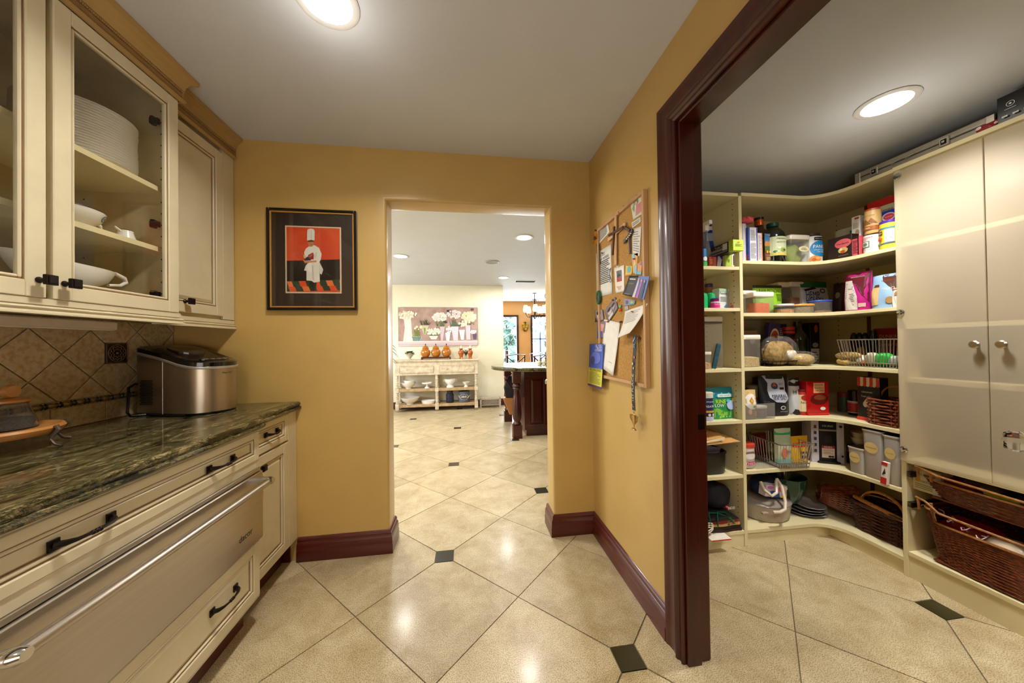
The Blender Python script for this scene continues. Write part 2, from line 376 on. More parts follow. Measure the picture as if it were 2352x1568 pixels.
for i, (a, b) in enumerate((W1, W2, W3)):
    wd = struct('window_%d' % (i+1))
    f = G(); z0, z1 = WZ; t = .055
    f.box(a, 9.37, z0, a+t, 9.5, z1).box(b-t, 9.37, z0, b, 9.5, z1).box(a+t, 9.37, z1-t, b-t, 9.5, z1).box(a+t, 9.37, z0, b-t, 9.5, z0+t)
    f.ob('window_frame', CHERRY, wd, bev=.006)
    G().box(a+t, 9.44, z0+t, b-t, 9.446, z1-t).ob('pane', PANE, wd)
wd = struct('window_4'); f = G()
f.box(-4.18, 3.2, .9, -4.02, 3.27, 2.2).box(-4.18, 5.93, .9, -4.02, 6.0, 2.2).box(-4.18, 3.27, 2.13, -4.02, 5.93, 2.2).box(-4.18, 3.27, .9, -4.02, 5.93, .97).box(-4.14, 4.57, .97, -4.06, 4.63, 2.13)
f.ob('window_frame', CHERRY, wd); G().box(-4.1, 3.27, .97, -4.094, 5.93, 2.13).ob('pane', PANE, wd)
# outdoors beyond the windows
GR = mat('#cfc9b4', .9, 0, .1, 2, name='patio')
o = G().box(-30, -20, -.4, 40, 60, -.3).ob('ground', GR); o['kind'] = 'structure'

# ---- baseboards: moulded cherry
BP = [(0, 0), (.024, 0), (.024, .055), (.021, .062), (.0225, .07), (.020, .1), (.012, .112), (.0135, .12), (.009, .132), (0, .138)]
def sweep(path, prof, name, m, par=None, closed=False, side=1, smooth=True, label=None):
    """prof (out, up) carried along a path of (x, y) floor points with mitred corners; out is to the right of travel * side"""
    P = [Vector((p[0], p[1])) for p in path]; n = len(P); rings = []
    for i in range(n):
        d0 = (P[i]-P[i-1]).normalized() if (i > 0 or closed) else None
        d1 = (P[(i+1) % n]-P[i]).normalized() if (i < n-1 or closed) else None
        if d0 is None: d0 = d1
        if d1 is None: d1 = d0
        n0 = Vector((d0.y, -d0.x))*side; n1 = Vector((d1.y, -d1.x))*side
        mm = (n0+n1); mm = mm/mm.dot(n0) if mm.length > 1e-6 else n0
        rings.append([(P[i].x+mm.x*u, P[i].y+mm.y*u, v+(path[i][2] if len(path[i]) > 2 else 0)) for u, v in prof])
    if closed: rings.append(rings[0])
    return G().loft(rings, caps=not closed).ob(name, m, par, smooth=smooth, label=label)
o = sweep([(-1.005, YW), (OX0, YW), (OX0, YK)], BP, 'baseboard_back', CHERRYH); o['kind'] = 'structure'
o = sweep([(OX1, YK), (OX1, YW), (XR, YW), (XR, 1.3)], BP, 'baseboard_right', CHERRYH); o['kind'] = 'structure'
o = sweep([(-1.5, YW-.002), (-1.045, YW-.002)], [(0, 0), (.01, 0), (.01, .1), (0, .1)], 'trim_1', CHERRYH); o['kind'] = 'structure'
o = sweep([(-4, 6.85), (.785, 6.85), (.785, 9.4)], BP, 'baseboard_kitchen', CHERRYH); o['kind'] = 'structure'
# ---- pantry door casing
def frame_sweep(prof, a0, a1, zt, x0, sgn, name, par, m=CHERRY):
    """casing round an opening in a wall of constant x: prof (across, out); across grows away from the opening"""
    rings = []
    for y, z, sy, sz in ((a0, 0, -1, 0), (a0, zt, -1, 1), (a1, zt, 1, 1), (a1, 0, 1, 0)):
        rings.append([(x0+sgn*v, y+sy*u, z+sz*u) for u, v in prof])
    return G().loft(rings).ob(name, m, par, smooth=True)
CP = [(0, 0), (0, .012), (.006, .018), (.012, .014), (.020, .014), (.026, .022), (.034, .024), (.042, .016), (.060, .013), (.082, .016), (.096, .022), (.104, .022), (.104, 0)]
d1 = struct('door_1')
frame_sweep(CP, DY0, DY1, DZ, XR, -1, 'casing', d1)
frame_sweep([(u+.006, v*.8) for u, v in CP], DY0, DY1, DZ, XP, 1, 'casing', d1)
j = G(); j.box(XR-.004, DY1, 0, XP+.004, DY1+.03, DZ+.03).box(XR-.004, DY0-.03, 0, XP+.004, DY0, DZ+.03).box(XR-.004, DY0, DZ, XP+.004, DY1, DZ+.03)
j.ob('door_jamb', CHERRY, d1, bev=.002)
j = G(); j.box(XR+.0, DY1-.012, .0, XP-.04, DY1, DZ).box(XR+.0, DY0, 0, XP-.04, DY0+.012, DZ).box(XR, DY0+.012, DZ-.012, XP-.04, DY1-.012, DZ)
j.ob('door_stop', CHERRY, d1, bev=.002)
G().box(XP-.035, DY1-.003, .92, XP-.005, DY1+.001, .98).ob('strike_plate', IRON, d1)
# door leaf swung into the pantry, with its glass knob
lf = bpy.data.objects.new('door_leaf', None)
leaf = G().box(0, -.035, .01, .74, 0, DZ-.015).ob('door_leaf', CHERRY, d1, bev=.003)
leaf.location = (.965, DY0+.02, 0); leaf.rotation_euler = (0, 0, rad(26.3))
pn = G()
for z0, z1 in ((.15, .85), (1.05, 2.0)): pn.box(.12, .0, z0, .62, .008, z1)
pn.ob('raised_panel', CHERRY, leaf, bev=.006)
rs = G().lathe([(.031, 0), (.031, .004), (.026, .009), (.012, .011), (.011, .034), (.015, .036)], 24, M=Matrix.Translation((.675, 0, .975)) @ Matrix.Rotation(-pi/2, 4, 'X'))
rs.ob('knob_rose', IRON, leaf, smooth=True)
kn = G().lathe([(.012, .034), (.022, .040), (.0295, .052), (.0295, .064), (.022, .078), (.001, .081)], 8, M=Matrix.Translation((.675, 0, .975)) @ Matrix.Rotation(-pi/2, 4, 'X'))
kn.ob('crystal_knob', mat('#ffffff', .02, trans=1, ior=1.5, name='crystal'), leaf, label='faceted clear glass knob')

# ---- ceiling lights
def can(x, y, lab, z=CEIL, r=.083):
    t = thing('ceiling_light', lab, 'light', (x, y, z))
    G().lathe([(r, 0), (r+.022, 0), (r+.024, -.003), (r+.018, -.007), (r, -.006)], 40, caps=False).ob('trim_ring', TRIMW, t, smooth=True)
    G().lathe([(r, -.005), (r*.7, -.008), (.001, -.009)], 40, caps=False).ob('lens', LAMPM, t, smooth=True, label='lit frosted lens')
can(*HALL[0], 'lit recessed ceiling light cut by the top edge of the picture'); can(*PAN[0], 'large lit recessed light in the pantry ceiling', PC)
can(*HALL[1], 'recessed hall light behind the viewer'); can(*PAN[1], 'recessed pantry light behind the viewer', PC)
can(*KIT[0], 'small lit recessed light at the left of the kitchen ceiling seen through the opening')
can(*KIT[1], 'lit recessed light at upper right of the kitchen ceiling'); can(*KIT[2], 'farthest lit recessed light beyond the ceiling speaker')
t = thing('ceiling_speaker', 'round white speaker grille in the kitchen ceiling between lit lights', 'speaker', (.40, 4.86, CEIL))
G().lathe([(.085, -.004), (.105, 0), (.108, -.004), (.1, -.01), (.086, -.012)], 32, caps=False).ob('rim', mat('#a9a49c', .5), t, smooth=True)
G().lathe([(.086, -.01), (.001, -.014)], 32, caps=False).ob('grille', mat('#8f8d8c', .6, bump=.6, bsc=400), t)
t = thing('air_vent', 'long slotted air vent in the kitchen ceiling', 'vent', (1.17, 6.33, CEIL))
v = G().box(-.2, -.08, -.006, .2, -.066, 0).box(-.2, .066, -.006, .2, .08, 0).box(-.2, -.066, -.006, -.19, .066, 0).box(.19, -.066, -.006, .2, .066, 0)
v.ob('frame', TRIMW, t)
for k in range(7): G().box(-.19, -.006, -.001, .19, .006, .0, M=Matrix.Translation((0, -.054+k*.018, -.005)) @ Matrix.Rotation(.6, 4, 'X')).ob('slat', mat('#6a655c', .5), t)
# ================================================================ left side: cabinets, worktop, backsplash
def panel_front(par, X, y0, y1, z0, z1, name, style='raised', fw=.055, th=.022, glass=False):
    """cabinet door or drawer front in the plane x = X (facing +x) with mitred frame, glazed groove and field"""
    d = G().ob(name, CREAM, par) if False else None
    g_ = G(); xb = X-th
    g_.box(xb, y0, z0, X, y0+fw, z1).box(xb, y1-fw, z0, X, y1, z1).box(xb, y0+fw, z0, X, y1-fw, z0+fw).box(xb, y0+fw, z1-fw, X, y1-fw, z1)
    door = g_.ob(name, CREAM, par, bev=.0025)
    a0, a1, c0, c1 = y0+fw, y1-fw, z0+fw, z1-fw
    # glazed quirk line round the inner edge, and an inner ovolo
    def ring(x0, x1, i, t, nm, m, bev=0):
        r = G(); r.box(x0, a0+i, c0+i, x1, a0+i+t, c1-i).box(x0, a1-i-t, c0+i, x1, a1-i, c1-i).box(x0, a0+i+t, c0+i, x1, a1-i-t, c0+i+t).box(x0, a0+i+t, c1-i-t, x1, a1-i-t, c1-i)
        return r.ob(nm, m, door, bev=bev)
    ring(xb+.002, X-.0055, 0, .0035, 'glaze_line', GLAZE)
    ring(xb+.002, X-.0035, .0035, .009, 'inner_moulding', CREAM, .003)
    if not glass:
        ring(xb+.002, X-.0115, .0125, .004, 'glaze_line', GLAZE)
        fx = X-.005 if style == 'raised' else X-.010
        b = .014 if style == 'raised' else .003; i = .0165
        r = [[(xb+.004, a0+i, c0+i), (xb+.004, a1-i, c0+i), (xb+.004, a1-i, c1-i), (xb+.004, a0+i, c1-i)],
             [(X-.012, a0+i, c0+i), (X-.012, a1-i, c0+i), (X-.012, a1-i, c1-i), (X-.012, a0+i, c1-i)],
             [(fx, a0+i+b, c0+i+b), (fx, a1-i-b, c0+i+b), (fx, a1-i-b, c1-i-b), (fx, a0+i+b, c1-i-b)]]
        G().loft(r).ob('field_panel', CREAM, door)
    return door
def knob(par, X, y, z):
    R = Matrix.Translation((X, y, z)) @ Matrix.Rotation(pi/2, 4, 'Y')
    k = G().lathe([(.009, 0), (.010, .003), (.006, .007), (.0065, .02), (.009, .024)], 14, M=R)
    k.cbox((X+.031, y, z), (.012, .030, .030)); k.cbox((X+.038, y, z), (.004, .022, .022))
    return k.ob('knob', IRON, par, bev=.0015)
def pull(par, X, y, z, w=.125):
    """oiled bronze bow pull: square end plates, arched bar with a beaded middle"""
    h = w/2; g_ = G()
    for s in (-1, 1):
        ring = []
        for t, a, b, o in ((0, .012, .011, 0), (.35, .011, .009, .012), (1, .0055, .005, .026)):
            yy = y+s*(h-.03*t*1.0-.004); ring.append([(X+o, yy-a*.9, z-b), (X+o+.006, yy-a*.9, z-b), (X+o+.006, yy+a*.9, z+b), (X+o, yy+a*.9, z+b)])
        g_.box(X, y+s*h-.011, z-.013, X+.005, y+s*h+.011, z+.013)
        pts = [(X+.004, y+s*h, z), (X+.018, y+s*h*.86, z-.001), (X+.026, y+s*h*.62, z-.002), (X+.029, y+s*h*.3, z-.003), (X+.0295, y, z-.003)]
        g_.tube(pts, [.0085, .0075, .0052, .0036, .0048], 8)
    for yy in (-.008, 0, .008): g_.sphere((X+.0295, y+yy, z-.003), .0062, 8, 6)
    return g_.ob('handle', IRON, par, smooth=True)
XU, XS = -1.255, -1.333          # big and small upper fronts
ZB, ZT = 1.428, 2.372
uc = thing('upper_cabinet', 'tall cream glazed upper cabinet with two glass doors showing white dishes', 'cabinet', (0, 0, 0))
Ya, Yb, Ym = .705, 1.645, 1.186
b = G(); t = .018
b.box(-1.66, Ya, 1.41, XU-.024, Ya+t, 2.44).box(-1.66, Yb-t, 1.41, XU-.024, Yb, 2.44).box(-1.66, Ya+t, 1.41, XU-.024, Yb-t, 1.425).box(-1.66, Ya+t, 2.42, XU-.024, Yb-t, 2.44).box(-1.66, Ya+t, 1.425, -1.652, Yb-t, 2.42)
b.ob('carcass', mat('#bfae84', .5, name='cabinet_inside'), uc)
ff = G(); x0, x1 = XU-.040, XU-.0235
ff.box(x0, Ya, 1.40, x1, Ya+.03, 2.44).box(x0, Yb-.03, 1.40, x1, Yb, 2.44).box(x0, Ym-.016, 1.40, x1, Ym+.016, 2.44).box(x0, Ya+.03, 2.35, x1, Yb-.03, 2.44).box(x0, Ya+.03, 1.40, x1, Yb-.03, 1.45)
ff.ob('face_frame', CREAM, uc)
for a, c, ky in ((Ya+.012, Ym-.0075, 'far'), (Ym+.0095, Yb-.003, 'near')):
    d = panel_front(uc, XU, a, c, ZB, ZT, 'door', fw=.045 if False else .048, glass=True)
    G().box(XU-.014, a+.05, ZB+.05, XU-.011, c-.05, ZT-.05).ob('glass_pane', PANE, d)
    yk = c-.02 if ky == 'far' else a+.026
    knob(d, XU, yk, ZB+.052)
    hy = a+.058 if ky == 'far' else c-.058
    if ky == 'near':
        for z in (1.50, 1.80, 2.24, 2.05 if False else 2.24):
            h_ = G().box(XU-.062, hy-.006, z-.012, XU-.03, hy+.006, z+.012).box(XU-.056, hy-.010, z-.017, XU-.044, hy+.008, z+.017)
            h_.ob('hinge', IRON, d)
SH1, SH2 = 1.965, 1.706
for z in (SH1, SH2):
    G().box(-1.652, Ya+t, z-.020, XU-.042, Yb-t, z).ob('shelf', MELAT, uc)
pg = G()
for z in [1.46+.05*k for k in range(18)]:
    for x in (-1.31, -1.60): pg.box(x-.003, Yb-t-.0008, z-.003, x+.003, Yb-t+.001, z+.003)
pg.ob('peg_holes', BLACK, uc, kind='stuff')
su = thing('upper_cabinet', 'narrow cream upper cabinet with one raised panel door against the gold end wall', 'cabinet', (0, 0, 0))
G().box(-1.66, Yb+.002, 1.41, XS-.023, YW-.003, 2.44).ob('carcass', CREAM, su)
G().box(XS-.0225, 2.035, 1.43, XS-.004, YW-.003, 2.44).ob('filler_strip', CREAM, su, bev=.002)
d = panel_front(su, XS, Yb+.02, 2.029, 1.445, 2.356, 'door', fw=.05)
knob(d, XS, Yat(424, XS, 1.49), 1.497)
# crown moulding with reeded frieze, stepping back over the narrow cabinet
CRP = [(0, -.125), (.008, -.125), (.014, -.119), (.014, -.111), (.008, -.106), (.006, -.104), (.010, -.101), (.006, -.098), (.010, -.095), (.006, -.092), (.010, -.089), (.0065, -.086), (.0065, -.076), (.010, -.073), (.006, -.070), (.010, -.067), (.011, -.062), (.014, -.048), (.022, -.032), (.034, -.022), (.038, -.018), (.044, -.016), (.046, -.003), (.046, 0), (0, 0)]
sd = [(XU, .3, CEIL-.002), (XU, Yb+.008, CEIL-.002), (XS, Yb+.008, CEIL-.002), (XS, YW-.002, CEIL-.002)]
cm = sweep(sd, CRP, 'crown_moulding', CROWN, side=1, smooth=False)
tag(cm, 'golden stepped crown moulding with reeding along the top of the cream upper cabinets', 'moulding')
bd = G(); x = .45
while x < YW-.01:
    X_ = XU if x < Yb+.008 else XS
    bd.box(X_+.006, x, CEIL-.0825, X_+.0105, x+.0035, CEIL-.0765); x += .0065
bd.ob('bead_row', CROWN, cm, kind='stuff')
gz = G()
for zz in (-.1045, -.0995, -.0935, -.0875, -.0835, -.0745, -.0715, -.0655):
    gz.box(XU+.004, .3, CEIL+zz-.0009, XU+.0083, Yb+.006, CEIL+zz+.0009); gz.box(XS+.004, Yb+.01, CEIL+zz-.0009, XS+.0083, YW-.003, CEIL+zz+.0009)
gz.ob('glaze_lines', GLAZE, cm, kind='stuff')
LRP = [(-.02, .035), (0, .035), (0, .016), (-.004, .015), (-.004, .013), (.004, .011), (.008, .006), (.006, .003), (.002, .001), (.004, -.004), (.011, -.008), (.011, -.013), (-.02, -.013)]
lr = sweep([(XU-.004, .3, 1.392), (XU-.004, Yb+.01, 1.392), (XS-.004, Yb+.01, 1.392), (XS-.004, YW-.002, 1.392)], LRP, 'light_rail', CREAM, side=1, smooth=False)
tag(lr, 'cream moulded light rail under the upper cabinets', 'moulding')
ul = thing('under_cabinet_light', 'slim white light fitting fixed below the glass-door cabinet', 'light', (-1.49, 1.15, 1.352))
G().box(-.03, -.55, -.0, .03, .46, .034).ob('housing', mat('#cfc3b0', .5), ul, bev=.004); G().box(-.024, -.54, -.003, .024, .45, -.0005).ob('diffuser', mat('#e6dcc9', .4), ul)
# ---------- dishes behind glass
NTH = 'lowest,second,third,fourth,fifth,sixth,seventh,eighth,ninth,tenth,eleventh,twelfth,thirteenth,fourteenth,fifteenth,sixteenth,seventeenth,eighteenth,nineteenth,twentieth,twenty-first'.split(',')
def nth(k, n): return 'lowest' if k == 0 else 'topmost' if k == n-1 else NTH[k]+' from the bottom'
cy_ = 1.335
def plate_geo(r): return G().lathe([(.001, .0), (r*.56, 0), (r*.6, .004), (r*.97, .0145), (r, .0165), (r*.985, .0185), (r*.62, .0085), (.001, .006)], 48, caps=False)
pm = plate_geo(.150).mesh('plate', WHITE, True)
for k in range(20):
    o = bpy.data.objects.new('plate', pm); COL.objects.link(o); o.location = (-1.454+random.uniform(-.002, .002), 1.462, SH1+.0005+k*.0098)
    tag(o, 'white dinner plate, %s of the stack behind the right glass door' % nth(k, 20), 'plate', 'dinner plates stacked behind the right glass door')
pm2 = plate_geo(.150).mesh('plate', WHITE, True)
for k in range(18):
    o = bpy.data.objects.new('plate', pm2); COL.objects.link(o); o.location = (-1.454, 1.015, SH1+.0005+k*.0105)
    tag(o, 'white plate, %s of the stack behind the left glass door' % nth(k, 18), 'plate', 'plates stacked behind the left glass door')
# shallow handled bowl with a blue crest
bw = thing('soup_bowl', 'white two-handled bowl with a blue round crest on the middle shelf', 'bowl', (-1.42, 1.318, SH2), 0)
bw.location = (-1.405, 1.365, SH2)
r = .098
G().lathe([(.04, 0), (.045, .004), (.05, .010), (.085, .034), (r-.003, .055), (r, .068), (r-.003, .069), (.083, .037), (.001, .012)], 40, caps=False).ob('bowl', WHITE, bw, smooth=True)
G().lathe([(r+.0002, .0655), (r+.0006, .067), (r+.0002, .0685)], 40, caps=False).ob('rim_line', mat('#2b2430', .3), bw)
G().tube([(.0+.015, r-.014, .045), (.015, r+.006, .04), (.012, r+.012, .026), (.01, r-.012, .018)], .005, 8).ob('handle', WHITE, bw, smooth=True)
def on_lathe(rad_, z, ang, wd, hh, fn_r):
    """little disc patch wrapped on a body of revolution"""
    vs = []; n = 20
    for k in range(n): 
        a = 2*pi*k/n; zz = z+hh*sin(a); aa = ang+wd*cos(a)/fn_r(zz); R_ = fn_r(zz)+.0009; vs.append((R_*cos(aa), R_*sin(aa), zz))
    R_ = fn_r(z)+.0011; vs.append((R_*cos(ang), R_*sin(ang), z)); return G().add(vs, [(k, (k+1) % n, n) for k in range(n)])
fr = lambda z: .085+(z-.034)/(.055-.034)*(r-.003-.085) if z < .055 else r-.002
on_lathe(r, .047, .55, .013, .012, fr).ob('crest', mat('#3c5670', .4), bw)
on_lathe(r, .047, .55, .008, .0075, lambda z: fr(z)+.0006).ob('crest_centre', mat('#c8d2da', .4), bw)
on_lathe(r, .047, .55, .005, .0045, lambda z: fr(z)+.0012).ob('crest_mark', mat('#243a58', .4), bw)
cr_ = thing('creamer', 'small white creamer jug with thin dark rim line beside the crested bowl', 'jug', (-1.375, 1.545, SH2), 0)
G().lathe([(.03, 0), (.034, .003), (.030, .02), (.024, .04), (.023, .05), (.021, .05), (.022, .038), (.001, .006)], 28, caps=False, sy=.95).ob('body', WHITE, cr_, smooth=True)
G().loft([[(-.006, -.02, .04), (.006, -.02, .04), (.004, -.022, .047), (-.004, -.022, .047)], [(-.003, -.040, .05), (.003, -.040, .05), (.002, -.041, .056), (-.002, -.041, .056)]]).ob('spout', WHITE, cr_, smooth=True)
G().lathe([(.0232, .0485), (.0237, .0497), (.0225, .0505)], 28, caps=False).ob('rim_line', mat('#4a2f2a', .3), cr_)
# gravy boat on its stand, long axis across
gb = thing('gravy_boat', 'large white pedestal gravy boat with looped handle on the bottom shelf', 'dish', (-1.385, 1.345, 1.4255), 0)
foot = G().lathe([(.078, 0), (.080, .008), (.066, .022), (.052, .034), (.034, .044), (.03, .055), (.001, .056)], 40, sx=.8, sy=1.15, caps=False); foot.ob('foot', WHITE, gb, smooth=True)
rings = []
for z, a, b, sh in ((.048, .03, .035, 0), (.07, .05, .075, .0), (.10, .066, .125, .004), (.13, .072, .150, .0), (.142, .073, .158, 0)):
    rings.append([(a*cos(q), sh+b*sin(q), z+(.016*max(0, -sin(q))**2 if z > .12 else 0)) for q in [2*pi*i/36 for i in range(36)]])
inn = [[(p[0]*.95, p[1]*.96, p[2]-.001) for p in rings[-1]], [(p[0]*.9, p[1]*.9, p[2]+.006) for p in rings[2]], [(p[0]*.8, p[1]*.8, p[2]+.006) for p in rings[1]]]
G().loft(rings+inn, caps=False).ob('boat', WHITE, gb, smooth=True)
G().tube([(0, .14, .140), (0, .17, .147), (0, .205, .136), (0, .212, .118), (0, .19, .103), (0, .145, .096)], [.006, .0075, .0085, .008, .006, .0055], 10).ob('handle', WHITE, gb, smooth=True)
# left door contents
t_ = thing('tureen', 'white china dish low behind the left glass door', 'dish', (-1.42, .97, 1.4255))
G().lathe([(.05, 0), (.06, .01), (.1, .035), (.12, .05), (.118, .052), (.09, .036), (.001, .015)], 32, caps=False).ob('dish', WHITE, t_, smooth=True)
t_ = thing('patterned_platter', 'platter with dark toile pattern edge in the left glass cupboard', 'plate', (-1.43, .985, SH2+.2), 0)
t_.location = (-1.40, 1.0, SH2)
TOILE = mat('#d9d4cc', .3, var=.75, sc=60, name='toile_china', c2='#f0ece4')
G().lathe([(.06, 0), (.07, .01), (.1, .035), (.105, .06), (.09, .062), (.06, .03), (.001, .015)], 32, caps=False, sy=1).ob('body', TOILE, t_, smooth=True)

# ---------- base cabinets
XB, XC = -.948, -1.005
bc = thing('base_cabinet', 'wide cream base cabinet with drawers above and below the steel warming drawer', 'cabinet', (0, 0, 0))
Y1, Y2 = .735, 1.668
k = G().box(-1.66, .3, .13, XB-.024, Y2-.002, .895); k.ob('carcass', CREAM, bc)
G().box(-1.655, .3, 0, XB-.075, Y2-.0, .13).ob('toe_kick', CHERRYH, bc)
fr_ = G(); fr_.box(XB-.024, .3, .13, XB-.004, Y1, .895).box(XB-.024, Y2-.02, .13, XB-.004, Y2-.002, .895)
fr_.box(XB-.024, Y1, .872, XB-.004, Y2-.02, .895).box(XB-.024, Y1, .720, XB-.004, Y2-.02, .772).box(XB-.024, Y1, .385, XB-.004, Y2-.02, .402).box(XB-.024, Y1, .13, XB-.004, Y2-.02, .140)
fr_.ob('face_frame', CREAM, bc, bev=.002)
dt = panel_front(bc, XB, Y1+.012, Y2-.006, .758, .888, 'drawer', fw=.030, style='flat')
pull(dt, XB-.008, Yat(513, XB, .82), .819); pull(dt, XB-.008, Yat(200, XB, .82), .818)
dl = panel_front(bc, XB, Y1+.012, Y2-.006, .142, .388, 'drawer', fw=.042, style='raised')
pull(dl, XB-.004, Yat(517, XB, .285), .285); pull(dl, XB-.004, .98, .285)
# warming drawer
wdr = thing('warming_drawer', 'brushed steel warming drawer with a long tubular handle', 'appliance', (0, 0, 0))
G().box(XB-.0035, Y1+.03, .405, XB-.0030, Y2-.03, .716).ob('body', mat('#3a3632', .5), wdr)
G().box(XB-.0028, Y1+.008, .402, XB+.014, Y2-.004, .705).ob('front_panel', STEEL, wdr, bev=.003)
G().box(XB-.0028, Y1+.008, .707, XB+.004, Y2-.004, .722).ob('top_trim', STEEL, wdr, bev=.001)
hz, hx = .668, XB+.062
bar = G().lathe([(.0148, 0), (.0148, .815)], 24, M=Matrix.Translation((hx, Y1+.055, hz)) @ Matrix.Rotation(-pi/2, 4, 'X'))
bar.ob('handle_bar', STEEL, wdr, smooth=True)
for y_, s in ((Y1+.05, -1), (Y2-.04, 1)):
    e = G(); rr = []
    for q, (xx, a, b) in enumerate(((XB+.012, .022, .016), (XB+.03, .018, .0155), (XB+.05, .017, .0165), (hx+.006, .016, .0172), (hx+.0155, .012, .012))):
        rr.append([(xx, y_+s*.012*(1-q/4)+a*cos(t), hz+b*sin(t)) for t in [2*pi*i/16 for i in range(16)]])
    e.loft(rr).ob('handle_bracket', CHROME, wdr, smooth=True, label='polished handle end bracket')
def wtext(s, c, w, m, par, ax='x+', hscale=1, name='lettering', up=None):
    """lettering laid flat on a wall-like plane; ax gives the facing direction"""
    vs, fs, asp = text_geo(s); out = []
    for x, y in vs:
        a = x*w; b = y*w*asp*hscale
        if ax == 'x+': out.append((c[0], c[1]+a, c[2]+b))
        elif ax == 'x-': out.append((c[0], c[1]-a, c[2]+b))
        elif ax == 'y-': out.append((c[0]+a, c[1], c[2]+b))
    return G().add(out, fs).ob(name, m, par)
wtext('dacor', (XB+.0147, Y2-.125, .475), .085, BLACK, wdr)
# small far unit
sc_ = thing('base_cabinet', 'narrow cream base cabinet with one small drawer beside the end wall', 'cabinet', (0, 0, 0))
G().box(-1.66, Y2+.002, .134, XC-.023, YW-.003, .898).ob('carcass', CREAM, sc_)
G().box(-1.655, Y2+.002, 0, XC-.08, YW-.028, .134).ob('toe_kick', CHERRYH, sc_)
G().box(XC-.0225, 2.035, .134, XC-.003, YW-.003, .898).ob('filler_strip', CREAM, sc_, bev=.0015)
d = panel_front(sc_, XC, Y2+.014, 2.028, .745, .893, 'drawer', fw=.032, style='flat'); pull(d, XC-.006, Yat(626, XC, .83), .826, .10)
d = panel_front(sc_, XC, Y2+.014, 2.028, .137, .735, 'door', fw=.05); knob(d, XC, Yat(602, XC+.02, .69), .685)
# ---------- granite worktop, ogee edge, stepping with the cabinets
CT = .945
EP = [(-.03, -.046), (.004, -.046), (.012, -.042), (.016, -.034), (.013, -.027), (.004, -.024), (.003, -.021), (.007, -.020), (.010, -.014), (.009, -.006), (.002, -.0005), (-.004, 0), (-.03, 0)]
xm, xs_ = XB+.012, XC+.010
def ctop():
    path = [(xm, .3), (xm, Y2-.03), (xm-.006, Y2+.0), (xm-.03, Y2+.028), (xs_, Y2+.05), (xs_, YW-.0015)]
    P = [Vector(p) for p in path]; n = len(P); rings = []
    for i in range(n):
        d0 = (P[i]-P[i-1]).normalized() if i else (P[1]-P[0]).normalized(); d1 = (P[i+1]-P[i]).normalized() if i < n-1 else d0
        m_ = Vector((d0.y, -d0.x))+Vector((d1.y, -d1.x)); m_ = m_/m_.dot(Vector((d0.y, -d0.x)))
        rings.append([(P[i].x+m_.x*u, P[i].y+m_.y*u, CT+v) for u, v in EP]+[(-1.645, P[i].y, CT), (-1.645, P[i].y, CT-.046)])
    return G().loft(rings)
ct = ctop().ob('countertop', GRAN, smooth=True); tag(ct, 'polished green and brown granite worktop with ogee edge', 'countertop')
# ---------- backsplash: tumbled diamonds, bead border, bottom row
bs = struct('trim_2'); XW = -1.665; XF = -1.650
G().box(XW, .3, CT+.0005, XW+.006, YW-.001, 1.42).ob('grout_bed', mat('#b9a57e', .85, 0, .1, 30, .3, name='backsplash_grout'), bs)
zb = CT+.088; zt_ = zb+.024
yy = .33
while yy < YW-.02:
    y1 = min(yy+.205, YW-.003); G().box(XW+.006, yy+.0015, CT+.001, XF, y1-.0015, zb-.002).ob('tile', BSPL, bs, bev=.0015); yy += .205
# border of small oval and lens shaped beads
y0_ = 1.475
bead = G().lathe([(.001, -.026), (.006, -.022), (.0105, -.012), (.012, 0), (.0105, .012), (.006, .022), (.001, .026)], 10, M=Matrix.Rotation(-pi/2, 4, 'X')).mesh('bead', mat('#86703c', .3, .2, .3, 30, name='bronze_bead', c2='#9a8448'), True)
lens = G().lathe([(.001, -.0045), (.0105, -.002), (.0125, 0), (.0105, .002), (.001, .0045)], 8, M=Matrix.Rotation(-pi/2, 4, 'X')).mesh('lens_bead', mat('#33352a', .35, .2, .3, 30), True)
zc = (zb+zt_)/2+.001
G().box(XW+.006, .33, zb, XF-.006, YW-.003, zt_+.001).ob('border_strip', BSPL, bs)
yb = [Px(a, b, XF).y for a, b in ((83, 952), (117, 945.5), (152, 939.5), (183, 935), (214, 930), (243, 925))]
print('beads', [round(v, 3) for v in yb]); PB = (yb[-1]-yb[0])/5
yy = yb[0]-PB*4
while yy < YW-.05:
    o = bpy.data.objects.new('bead', bead); COL.objects.link(o); o.parent = bs; o.location = (XF-.006, yy, zc)
    for q in (PB/2-.007, PB/2+.007):
        o = bpy.data.objects.new('lens_bead', lens); COL.objects.link(o); o.parent = bs; o.location = (XF-.005, yy+q, zc)
    yy += PB
